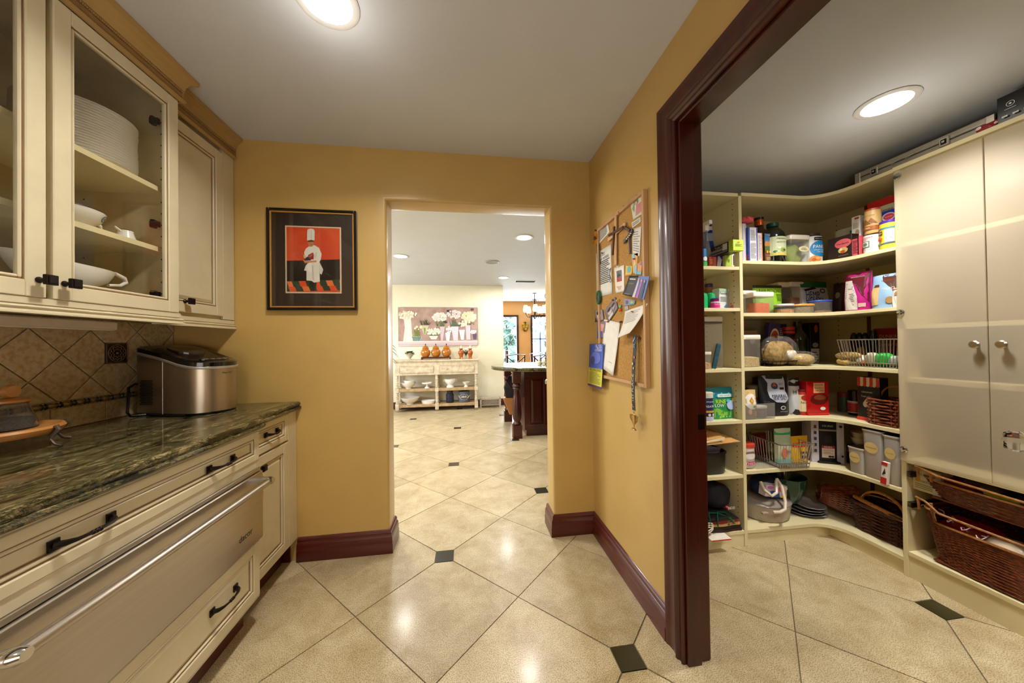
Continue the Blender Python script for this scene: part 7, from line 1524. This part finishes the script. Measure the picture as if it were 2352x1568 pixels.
# outdoors: tree, shrub, arbour
TG = mat('#9ab8a8', .7, 0, .4, 8, name='tree_foliage'); BKM = mat('#5a4634', .8, 0, .2, 10)
def tree(x, y, h, r, lab, name='tree', n=330):
    rnd = random.Random(int(x*10)); t = thing(name, lab, 'tree', (x, y, -.3)); 
    G().lathe([(.09, 0), (.06, h*.4), (.03, h*.8)], 10).ob('trunk', BKM, t, smooth=True); g_ = G()
    for k in range(n):
        a = rnd.uniform(0, 6.3); q = rnd.uniform(.3, 1); e = rnd.uniform(-1, 1); p = Vector((r*q*cos(a)*(1-e*e)**.5, r*q*sin(a)*(1-e*e)**.5, h*.7+r*q*e*1.3)); leaf(g_, p, (rnd.uniform(-1, 1), rnd.uniform(-1, 1), rnd.uniform(-1, .5)), .28, .14, .2)
    g_.ob('crown', TG, t, kind='stuff')
tree(1.55, 12.5, 2.9, .75, 'leafy tree outside the left dining window'); tree(4.2, 17, 3.4, 1.3, 'farther tree outside the middle dining window')
tree(1.50, 10.9, .9, .36, 'round green shrub outside the left dining window', 'shrub', 260)
t = thing('garden_arbour', 'dark garden arbour posts outside the right-hand dining window', 'arbour', (3.1, 13.5, -.3))
for x in (0, .45): G().box(x-.03, -.03, 0, x+.03, .03, 2.05).ob('post', pm('#3c4a5a'), t)
G().box(-.6, -.03, 1.75, .48, .03, 1.80).ob('beam', pm('#3c4a5a'), t)
gw = G().box(-6, 20, -.3, 14, 20.2, 1.9).ob('garden_wall', mat('#d8d2c4', .8)); gw['kind'] = 'structure'

# ================================================================ chef picture
fx0, fx1 = Xat(611.5, 2.10, 1.8), Xat(819, 2.10, 1.8); fz0, fz1 = Zat(712, -.9, 2.10), Zat(480, -.9, 2.10)
fw_, fh = fx1-fx0, fz1-fz0
t = thing('framed_chef_print', 'black framed print of a chef in a tall white hat holding a rooster', 'picture', ((fx0+fx1)/2, YW-.001, fz0))
def fring(i0, i1, ya, yb): 
    g_ = G(); a, b = fw_/2-i0, fw_/2-i1; g_.box(-a, yb, i0, -b, ya, fh-i0).box(b, yb, i0, a, ya, fh-i0).box(-b, yb, i0, b, ya, i1).box(-b, yb, fh-i1, b, ya, fh-i0); return g_
fring(0, .015, 0, -.028).ob('frame', mat('#120c0a', .2, coat=.4, name='black_lacquer'), t, bev=.003)
fring(.0152, .024, 0, -.022).ob('gilt_slip', mat('#b8863c', .4, .3, .1, 30, name='gilt'), t, bev=.002)
G().box(-fw_/2+.024, -.012, .024, fw_/2-.024, -.001, fh-.024).ob('mat_board', mat('#2a1a12', .6, name='brown_mat'), t)
U = lambda x: ((x-160)/1090-.5)*fw_; V = lambda y, x=700: (1-(y-(175+(x-160)*.06))/(1235-(x-160)*.035))*fh
a0, a1, b0, b1 = U(372), U(1052), V(1218, 700), V(408, 700)
G().box(a0, -.0135, b0, a1, -.0122, b1).ob('cream_fillet', mat('#d8c4a0', .5), t)
a0 += .008; a1 -= .008; b0 += .008; b1 -= .008
qw, qh = a1-a0, b1-b0
pr = G().box(a0, -.0145, b0, a1, -.0137, b1).ob('print', mat('#c8340c', .5, 0, .12, 5, name='print_red', c2='#d8501a'), t)
S = Surf(lambda u, v, o: (a0+u*qw, -.0145-o*.3, b0+v*qh), qw, qh)
q = lambda x, y: ((x-120)/1020, 1-(y-160-(x-120)*.035)/1235)
def P_(c, *pts): return ('p', [q(*p) for p in pts], c)
dc = [P_('#160806', (120, 808), (1140, 795), (1140, 1195), (120, 1200))]
dc += [P_('#1e3a24', (120, 1200), (1140, 1185), (1140, 1395), (120, 1395))]
for r0 in range(2):
    for k in range(9):
        if (k+r0) % 2 == 0:
            ya, yb = (1200, 1305) if r0 == 0 else (1305, 1395); s0 = 40*r0; xa = 85+130*k-(70 if r0 else 0)+0; x1 = max(120, xa); x2 = min(1140, xa+125)
            if x2 > x1: dc.append(P_('#d8481c' if k % 3 else '#e07030', (x1, ya), (x2, ya), (min(1140, x2+38), yb), (min(1140, x1+38), yb)))
dc += [P_('#1a140c', (535, 1215), (690, 1215), (680, 1340), (655, 1390), (620, 1390), (590, 1330), (545, 1290)),
 P_('#d9d2c4', (520, 860), (740, 840), (750, 1220), (640, 1235), (590, 1200), (495, 1190), (495, 1000)), P_('#cfc8ba', (520, 860), (500, 1010), (450, 1000), (480, 910)), P_('#cfc8ba', (740, 830), (818, 990), (785, 1085), (750, 1060)), P_('#bdb4a6', (600, 900), (625, 900), (640, 1200), (610, 1180)),
 P_('#dcd6ca', (545, 540), (650, 515), (740, 570), (790, 690), (770, 800), (740, 850), (540, 860), (470, 800), (455, 650), (490, 580)), P_('#c9c1b4', (660, 800), (640, 700), (700, 640), (690, 740)),
 P_('#c88050', (430, 800), (560, 820), (690, 810), (690, 845), (560, 850), (470, 860)), P_('#3a2440', (450, 790), (520, 730), (600, 760), (580, 810), (470, 810)), P_('#8a2418', (520, 710), (625, 655), (640, 700), (635, 790), (570, 790)), P_('#c84a20', (560, 700), (630, 670), (600, 740)), P_('#c8b050', (440, 690), (500, 720), (470, 770), (445, 760)), P_('#c05a40', (400, 680), (430, 655), (455, 690), (430, 705)),
 P_('#b87a4a', (518, 430), (645, 430), (640, 500), (620, 540), (570, 548), (535, 520)), P_('#3a2018', (525, 436), (645, 430), (642, 452), (528, 456)), P_('#7a4a30', (575, 500), (610, 496), (600, 512)),
 P_('#dfdad0', (515, 430), (518, 250), (530, 215), (580, 198), (640, 210), (662, 250), (655, 430), (590, 412)), P_('#c8c0b4', (590, 230), (600, 230), (600, 400), (588, 400))]
decor(t, S, dc)
G().box(-fw_/2+.0242, -.0190, .0242, fw_/2-.0242, -.0180, fh-.0242).ob('glass_pane', PANE, t)

# ================================================================ cork board
cz0, cz1 = 1.058, 1.982; cya, cyb2 = 1.412, 1.955
t = thing('cork_board', 'wood-framed cork pin board crowded with cards beside the pantry doorway', 'board', (XR-.0005, 0, 0))
WF = mat('#b58a5c', .5, 0, .12, 10, stretch=(1, 1, .15), name='pale_wood_frame', c2='#c49a6c')
CK = mat('#b0803c', .85, 0, .3, 160, .4, name='cork', c2='#c4954e')
G().box(-.010, cya+.018, cz0+.018, 0, cyb2-.018, cz1-.018).ob('cork', CK, t)
for a, b, c, d, nm in ((cya, cya+.018, cz0, cz1, 'frame_stile'), (cyb2-.018, cyb2, cz0, cz1, 'frame_stile'), (cya+.018, cyb2-.018, cz0, cz0+.018, 'frame_rail'), (cya+.018, cyb2-.018, cz1-.018, cz1, 'frame_rail')): G().box(-.024, a, c, 0, b, d).ob(nm, WF, t, bev=.002)
XC_ = XR-.0115
def sheet(name, label, cat, px, c, dec=(), curl=0, lift=0, group=None, pin=None, m=None):
    """px: corners TL, TR, BR, BL as seen; becomes a real sheet hung on the board plane"""
    C_ = [Px(a, b, XC_-lift) for a, b in px]
    w_ = (C_[0]-C_[1]).length; h_ = (C_[0]-C_[3]).length
    def fn(u, v, o):
        p = (C_[3]*(1-u)+C_[2]*u)*(1-v)+(C_[0]*(1-u)+C_[1]*u)*v; return (p.x-o-curl*(1-v)**2-.0012-abs(curl)*.3*(u if curl else 0)*(1-v), p.y, p.z)
    o = G().grid(lambda a, b: fn(a, b, 0), 8, 10).ob(name, m or pm(c, .5), smooth=True, solid=.0008); tag(o, label, cat, group)
    S = Surf(fn, w_, h_); decor(o, S, dec, .0012)
    if pin:
        p = fn(*pin[:2], 0); G().lathe([(.001, 0), (.005, .001), (.003, .006), (.0045, .010), (.001, .012)], 10, M=Matrix.Translation((p[0]-.001, p[1], p[2])) @ Matrix.Rotation(-pi/2, 4, 'Y')).ob('push_pin', pm(pin[2], .3), o, smooth=True)
    return o
def lines(n, c='#3a3634', u0=.1, u1=.9, v0=.1, v1=.85): return ('l', u0, v0, u1, v1, n, c)
sheet('brochure', 'blue and yellow printed brochure hanging past the left edge of the cork board', 'paper', [(1355, 790), (1387, 789), (1385, 894), (1353, 884)], '#3a52b0', [('r', 0, 0, 1, .44, '#c8c040'), ('r', 0, 0, 1, .05, '#4a2a6a'), ('e', .5, .68, .35, .14, '#5a70c8'), ('e', .3, .62, .15, .1, '#2a3a80'), ('t', 'YES, YOU', .68, .95, .45, '#d8e0f4'), ('t', 'CAN DO', .72, .90, .4, '#d8e0f4'), ('t', 'YOUR DREAMS', .68, .85, .5, '#d8e0f4'), ('t', 'BIG CHALLENGE', .52, .405, .8, '#3a3a30'), lines(8, '#8a8a34', .1, .9, .08, .36)], lift=.016, curl=.006)
sheet('paper_note', 'small white handwritten note at the top left of the cork board', 'paper', [(1373.5, 534), (1396, 508), (1401, 533), (1374.5, 562)], '#dcd6c8', [lines(6, '#5a5654', .12, .85, .12, .85)], pin=(.8, .8, '#8a1c1c'))
sheet('printed_page', 'tall white page of black print at the left of the cork board', 'paper', [(1369, 583), (1404, 560), (1407, 674), (1371, 683)], '#d6d4cc', [('r', .25, .86, .6, .93, '#a8a8a4'), ('t', 'HEAVY WORDS', .5, .80, .7, '#2c2a2a'), lines(13, '#2c2a2a', .12, .9, .25, .76)], pin=(.48, .92, '#8a1c1c'))
sheet('greeting_card', 'card painted with a pink and green figure at the upper right of the board', 'card', [(1447, 459), (1474, 442), (1478, 490), (1455, 505)], '#c8ccb4', [('p', [(.3, .1), (.9, .15), (.95, .6), (.5, .55)], '#c87a7e'), ('e', .5, .72, .2, .13, '#6a7a58'), ('e', .5, .66, .13, .09, '#c8a890'), ('p', [(.1, .5), (.3, .7), (.25, .3)], '#8aa078')], pin=(.75, .95, '#a82018'))
sheet('small_card', 'little pale card under the pink and green card', 'card', [(1451, 511), (1472, 498), (1473, 509), (1453, 524)], '#cfc8b8', [lines(2, '#6a6458', .1, .9, .2, .8)])
sheet('paper_note', 'long white handwritten list at the right side of the board', 'paper', [(1453, 527), (1474, 519), (1470, 590), (1453, 582)], '#dad4ca', [lines(9, '#8a8684', .12, .88, .12, .9)])
sheet('child_drawing', 'tall pastel orange and blue drawing below the long list', 'paper', [(1452, 584), (1466, 581), (1463, 632), (1454, 628)], '#d8a860', [('p', [(0, .6), (.5, .8), (.4, 1), (0, 1)], '#8ab8c0'), ('p', [(.4, .1), (1, .0), (1, .4), (.6, .5)], '#78b0c8'), ('p', [(.3, .4), (.8, .5), (.6, .75)], '#e0c070')], pin=(.5, .75, '#c82a2a'))
sheet('child_drawing', 'small drawing with a purple corner at the right frame', 'paper', [(1465, 605), (1476, 599), (1474, 630), (1464, 630)], '#d8905c', [('p', [(.4, .8), (1, 1), (1, .7)], '#8a4aa0'), ('p', [(0, .0), (1, .0), (1, .25), (0, .3)], '#5aa8b8')])
sheet('child_drawing', 'square yellow drawing with a blue oval', 'paper', [(1438, 609), (1453, 610), (1452, 631), (1436, 634)], '#d8b83c', [('e', .55, .6, .25, .33, '#3a9ab0'), ('r', 0, 0, 1, .12, '#c87a3a')])
sheet('photo_card', 'white card holding a small dark and red photograph in the middle of the board', 'card', [(1411, 615), (1434, 608), (1435, 669), (1414.5, 673.5)], '#e2dace', [('r', .25, .42, .75, .84, '#5a6270'), ('r', .25, .42, .75, .56, '#a82028'), ('p', [(.3, .6), (.5, .75), (.7, .62)], '#20242a'), ('t', 'Harvester', .5, .22, .55, '#c86a5a'), ('t', 'farm', .5, .15, .3, '#c88a7a')], pin=(.5, 1.0, '#d8d4c8'))
sheet('photo_strip', 'small photograph with purple and teal patches under the black brochure', 'photo', [(1434, 684), (1460, 690), (1458, 699), (1433, 703)], '#8a8a98', [('e', .3, .5, .12, .3, '#5a3a7a'), ('p', [(.5, .1), (1, .1), (1, .8), (.6, .9)], '#3a9aa8'), ('e', .75, .5, .12, .25, '#c8a040')], lift=.002)
sheet('photo_leaflet', 'black and blue folded leaflet of performers curling off the right of the board', 'photo', [(1446, 633), (1493, 634.5), (1482, 688), (1432, 676)], '#22202a', [('r', .5, 0, 1, 1, '#4a6ab0'), ('t', 'THE NIGHT', .22, .62, .28, '#a89a50'), ('r', .1, .82, .4, .86, '#e8e8e8'), ('p', [(.5, 0), (.62, 0), (.6, .9), (.54, .9)], '#c8b8c8'), ('p', [(.66, 0), (.76, 0), (.76, .85), (.7, .9)], '#a84a98'), ('p', [(.8, 0), (.92, 0), (.9, .85), (.84, .85)], '#1c1c30'), ('e', .57, .82, .03, .06, '#c89a80'), ('e', .72, .80, .03, .06, '#c89a80'), ('e', .87, .78, .03, .06, '#b88a70'), ('l', .1, .06, .42, .12, 2, '#8a8a90')], lift=.012, curl=.004)
sheet('photograph', 'tilted black and white photograph of two smiling children', 'photo', [(1388, 714), (1413.5, 681), (1419.5, 708), (1398, 741)], '#7a7074', [('e', .38, .52, .18, .24, '#c0b2ac'), ('e', .38, .66, .18, .12, '#2a2426'), ('e', .75, .5, .14, .2, '#a89a98'), ('e', .75, .62, .15, .1, '#1e1a1c'), ('r', .15, .05, .6, .25, '#d0c8c4')], lift=.003, pin=(.85, .9, '#6a1a1c'))
sheet('photograph', 'small black and white portrait photograph at the left frame', 'photo', [(1366.5, 712.5), (1384, 710.5), (1387, 734), (1367.5, 740)], '#8a8080', [('e', .5, .5, .22, .3, '#c4b6ae'), ('e', .5, .7, .24, .16, '#2c2628'), ('p', [(0, 0), (.3, 0), (.1, .4)], '#1c1a1c')], lift=.004)
sheet('photograph', 'colour snapshot with pink and blue clothing below the small portrait', 'photo', [(1371, 740), (1392, 737), (1388, 775), (1372, 778)], '#7a6a80', [('p', [(.2, .5), (.8, .4), (.9, .8), (.3, .95)], '#c88a90'), ('p', [(0, 0), (.6, 0), (.7, .4), (.1, .5)], '#3a5ab0'), ('e', .75, .7, .15, .12, '#c8a08a')], lift=.003)
sheet('drawing_sheet', 'large blank-looking white sheet hanging low on the cork board', 'paper', [(1388, 733), (1424.7, 741), (1414.5, 862.5), (1385, 843)], '#e2ddd4', [('l', .55, .2, .8, .22, 1, '#8a8a8a')], lift=.002, curl=.012, pin=(.3, .97, '#a82018'))
sheet('paper_note', 'white stapled pages curling away at the right of the board', 'paper', [(1436, 714.5), (1488, 696.5), (1467, 764), (1432, 776.5)], '#e0dacf', [lines(7, '#a8a4a0', .1, .75, .5, .92)], lift=.004, curl=.035, pin=(.42, .88, '#a88a4a'))
sheet('small_tag', 'grey paper tag above the curling white pages', 'paper', [(1434, 698), (1443, 697), (1444, 711), (1436, 714)], '#9a9a98')
# ornaments on the board
def cork_pt(a, b, l=.004): p = Px(a, b, XC_-l); return p
def bar(g_, A_, B_, wd, th=.008, l=.004):
    a, b = cork_pt(*A_, l), cork_pt(*B_, l); d = (b-a).normalized(); n = Vector((0, -d.z, d.y))*wd/2; r = [[a-n, a+n, b+n, b-n], [p+Vector((-th, 0, 0)) for p in (a-n, a+n, b+n, b-n)]]
    return g_.loft(r)
t = thing('wooden_cross', 'large pale wooden cross pinned at the top middle of the board', 'cross', (0, 0, 0))
bar(G(), (1416, 493), (1416, 608), .020).ob('upright', mat('#c8a070', .6, 0, .1, 12), t, bev=.001); bar(G(), (1398, 552), (1438, 514), .020, .007).ob('crossbar', mat('#c8a070', .6, 0, .1, 12), t, bev=.001)
t = thing('wooden_cross', 'smaller dark brown cross hanging over the pale wooden cross', 'cross', (0, 0, 0))
bar(G(), (1411.5, 520), (1408.5, 586), .014, .006, .0135).ob('upright', CHERRY, t, bev=.001); bar(G(), (1399, 541), (1432, 521), .013, .0055, .0135).ob('crossbar', CHERRY, t, bev=.001)
t = thing('carved_ornament', 'dark carved key shaped ornament with shiny beads right of the crosses', 'ornament', (0, 0, 0))
g_ = G(); bar(g_, (1437, 522), (1449, 530), .016); bar(g_, (1434, 557), (1455, 528), .020, .007); bar(g_, (1446, 545), (1448, 583), .014, .006); g_.ob('body', mat('#3a1c10', .35, 0, .4, 60), t, bev=.002)
for k in range(4):
    p = cork_pt(1440+3*k, 548-4*k, .013); G().sphere(tuple(p), .005, 8, 6).ob('bead', CHROME, t, smooth=True)
t = thing('silk_sunflower', 'yellow flower ornament at the top left corner of the board', 'ornament', tuple(cork_pt(1368, 547, .016)))
g_ = G()
for k in range(12):
    a = 2*pi*k/12; leaf(g_, (0, .012*cos(a), .012*sin(a)), (-.25, cos(a), sin(a)), .03, .014, 0)
g_.ob('petals', mat('#d8901c', .5), t); G().sphere((-.003, 0, 0), .012, 10, 6).ob('centre', mat('#4a2c14', .7), t, smooth=True)
t = thing('bead_necklace', 'two thin dark cords hanging down below the yellow flower', 'cord', (0, 0, 0))
for a, b in ((1371, 1373), (1377, 1379)): G().tube([cork_pt(a, 560, .006), cork_pt((a+b)/2, 590, .009), cork_pt(b, 606, .009)], .003, 5).ob('cord', mat('#1c1210', .5), t)
t = thing('green_ornament', 'dark green wreath-like ornament at the lower left of the printed page', 'ornament', tuple(cork_pt(1375, 683, .012)))
G().tube([(0, .018*cos(a), .036*sin(a)) for a in [2*pi*i/20 for i in range(20)]], .009, 6, closed=True).ob('ring', mat('#1c5a3c', .5, 0, .5, 80, .5), t, smooth=True); G().box(-.002, -.010, -.018, .003, .010, .018).ob('centre', pm('#8a3a44'), t)
t = thing('wire_figure', 'small grey wire ornament on the right edge of the printed page', 'ornament', tuple(cork_pt(1402, 632, .012)))
G().tube([(0, .010*cos(2.3*a), .04*sin(a)) for a in [2*pi*i/30 for i in range(30)]], .002, 5, closed=True).ob('wire', mat('#5a5654', .4, .6), t)
t = thing('teal_key_fob', 'teal and orange little tag among the cards', 'ornament', tuple(cork_pt(1424, 703, .006)))
G().box(-.002, -.012, -.006, .002, .012, .006).ob('tag', pm('#5a9a8a'), t); G().sphere((-.003, -.004, -.02), .010, 8, 6).ob('bead', pm('#d8702c'), t, smooth=True)
# pins in the cork
for k, (a, b, c, lab) in enumerate(((1426, 488, '#b8281c', 'red push pin at the top of the board'), (1436, 474, '#b8963c', 'gold push pin near the top edge of the board'), (1371, 529, '#6a1c1c', 'dark red push pin at the top left corner'), (1428, 739, '#6a2c1c', 'brown push pin above the big white sheet'), (1471, 776, '#4a2418', 'dark push pin below the curling pages'), (1422, 690, '#c8962c', 'orange push pin in the bare cork middle'))):
    p = cork_pt(a, b, 0); o = G().lathe([(.001, 0), (.007, .001), (.004, .008), (.0065, .014), (.001, .016)], 10, M=Matrix.Rotation(-pi/2, 4, 'Y')).ob('push_pin', pm(c, .3), smooth=True, loc=p); tag(o, lab, 'pin')
# lanyard with trophy charm
t = thing('medal_lanyard', 'black ribbon lanyard lettered 1ST PLACE with a gold trophy charm', 'medal', (0, 0, 0))
def rib(pts, wd, l):
    return [[cork_pt(a, b, l+k)+Vector((0, s*wd/2, 0)) for s in (1, -1)] for k, (a, b) in zip((0, .004, .008, .01, .01, .008), pts)]
r1 = rib([(1458, 770), (1458, 800), (1455, 850), (1454, 890), (1455, 920), (1456, 942)], .030, .014)
vs = [tuple(p) for r in r1 for p in r]; G().add(vs, [(2*k, 2*k+1, 2*k+3, 2*k+2) for k in range(5)]).ob('ribbon', pm('#15151f', .5), t, solid=.0016)
Sr = Surf(lambda u, v, o: tuple((lambda i, f: (r1[i][0].lerp(r1[i+1][0], f).lerp(r1[i][1].lerp(r1[i+1][1], f), u+.5))+Vector((-o-.002, 0, 0)))(min(4, int((1-v)*5)), (1-v)*5-min(4, int((1-v)*5)))), .030, .30)
vsx, fsx, asp = text_geo('1ST PLACE'); L_ = .50
G().add([Sr(-y*.55, .20+(x+.5)*.36, .0012) for x, y in vsx], fsx).ob('lettering', pm('#c8c8b0'), t)
decor(t, Sr, [('p', [(-.4, .92), (.3, .99), (.3, .96), (-.4, .89)], '#8ab0e0'), ('e', .0, .84, .3, .03, '#6a9ad8'), ('e', 0, .84, .2, .02, '#15151f'), ('e', .2, .72, .18, .012, '#c87a4a'), ('e', -.15, .66, .18, .012, '#d8cc9c'), ('e', .2, .62, .15, .01, '#d8cc9c'), ('e', -.2, .11, .15, .012, '#d8b89c'), ('e', .15, .08, .2, .012, '#c8584a')])
p = cork_pt(1456, 968, .020)
G().tube([(p.x, p.y+.004*cos(a), p.z+.045+.006*sin(a)) for a in [2*pi*i/14 for i in range(14)]], .0015, 5, closed=True).ob('split_ring', GOLD, t)
G().lathe([(.001, -.040), (.020, -.040), (.018, -.034), (.005, -.030), (.006, -.015), (.018, .0), (.023, .025), (.024, .034), (.021, .034), (.001, .01)], 24, tuple(p), sy=1, sx=.35).ob('trophy_cup', GOLD, t, smooth=True)
for s in (-1, 1): G().tube([(p.x, p.y+s*.022, p.z+.03), (p.x, p.y+s*.036, p.z+.032), (p.x, p.y+s*.032, p.z+.01), (p.x, p.y+s*.012, p.z-.008)], .0025, 6).ob('cup_handle', GOLD, t, smooth=True)
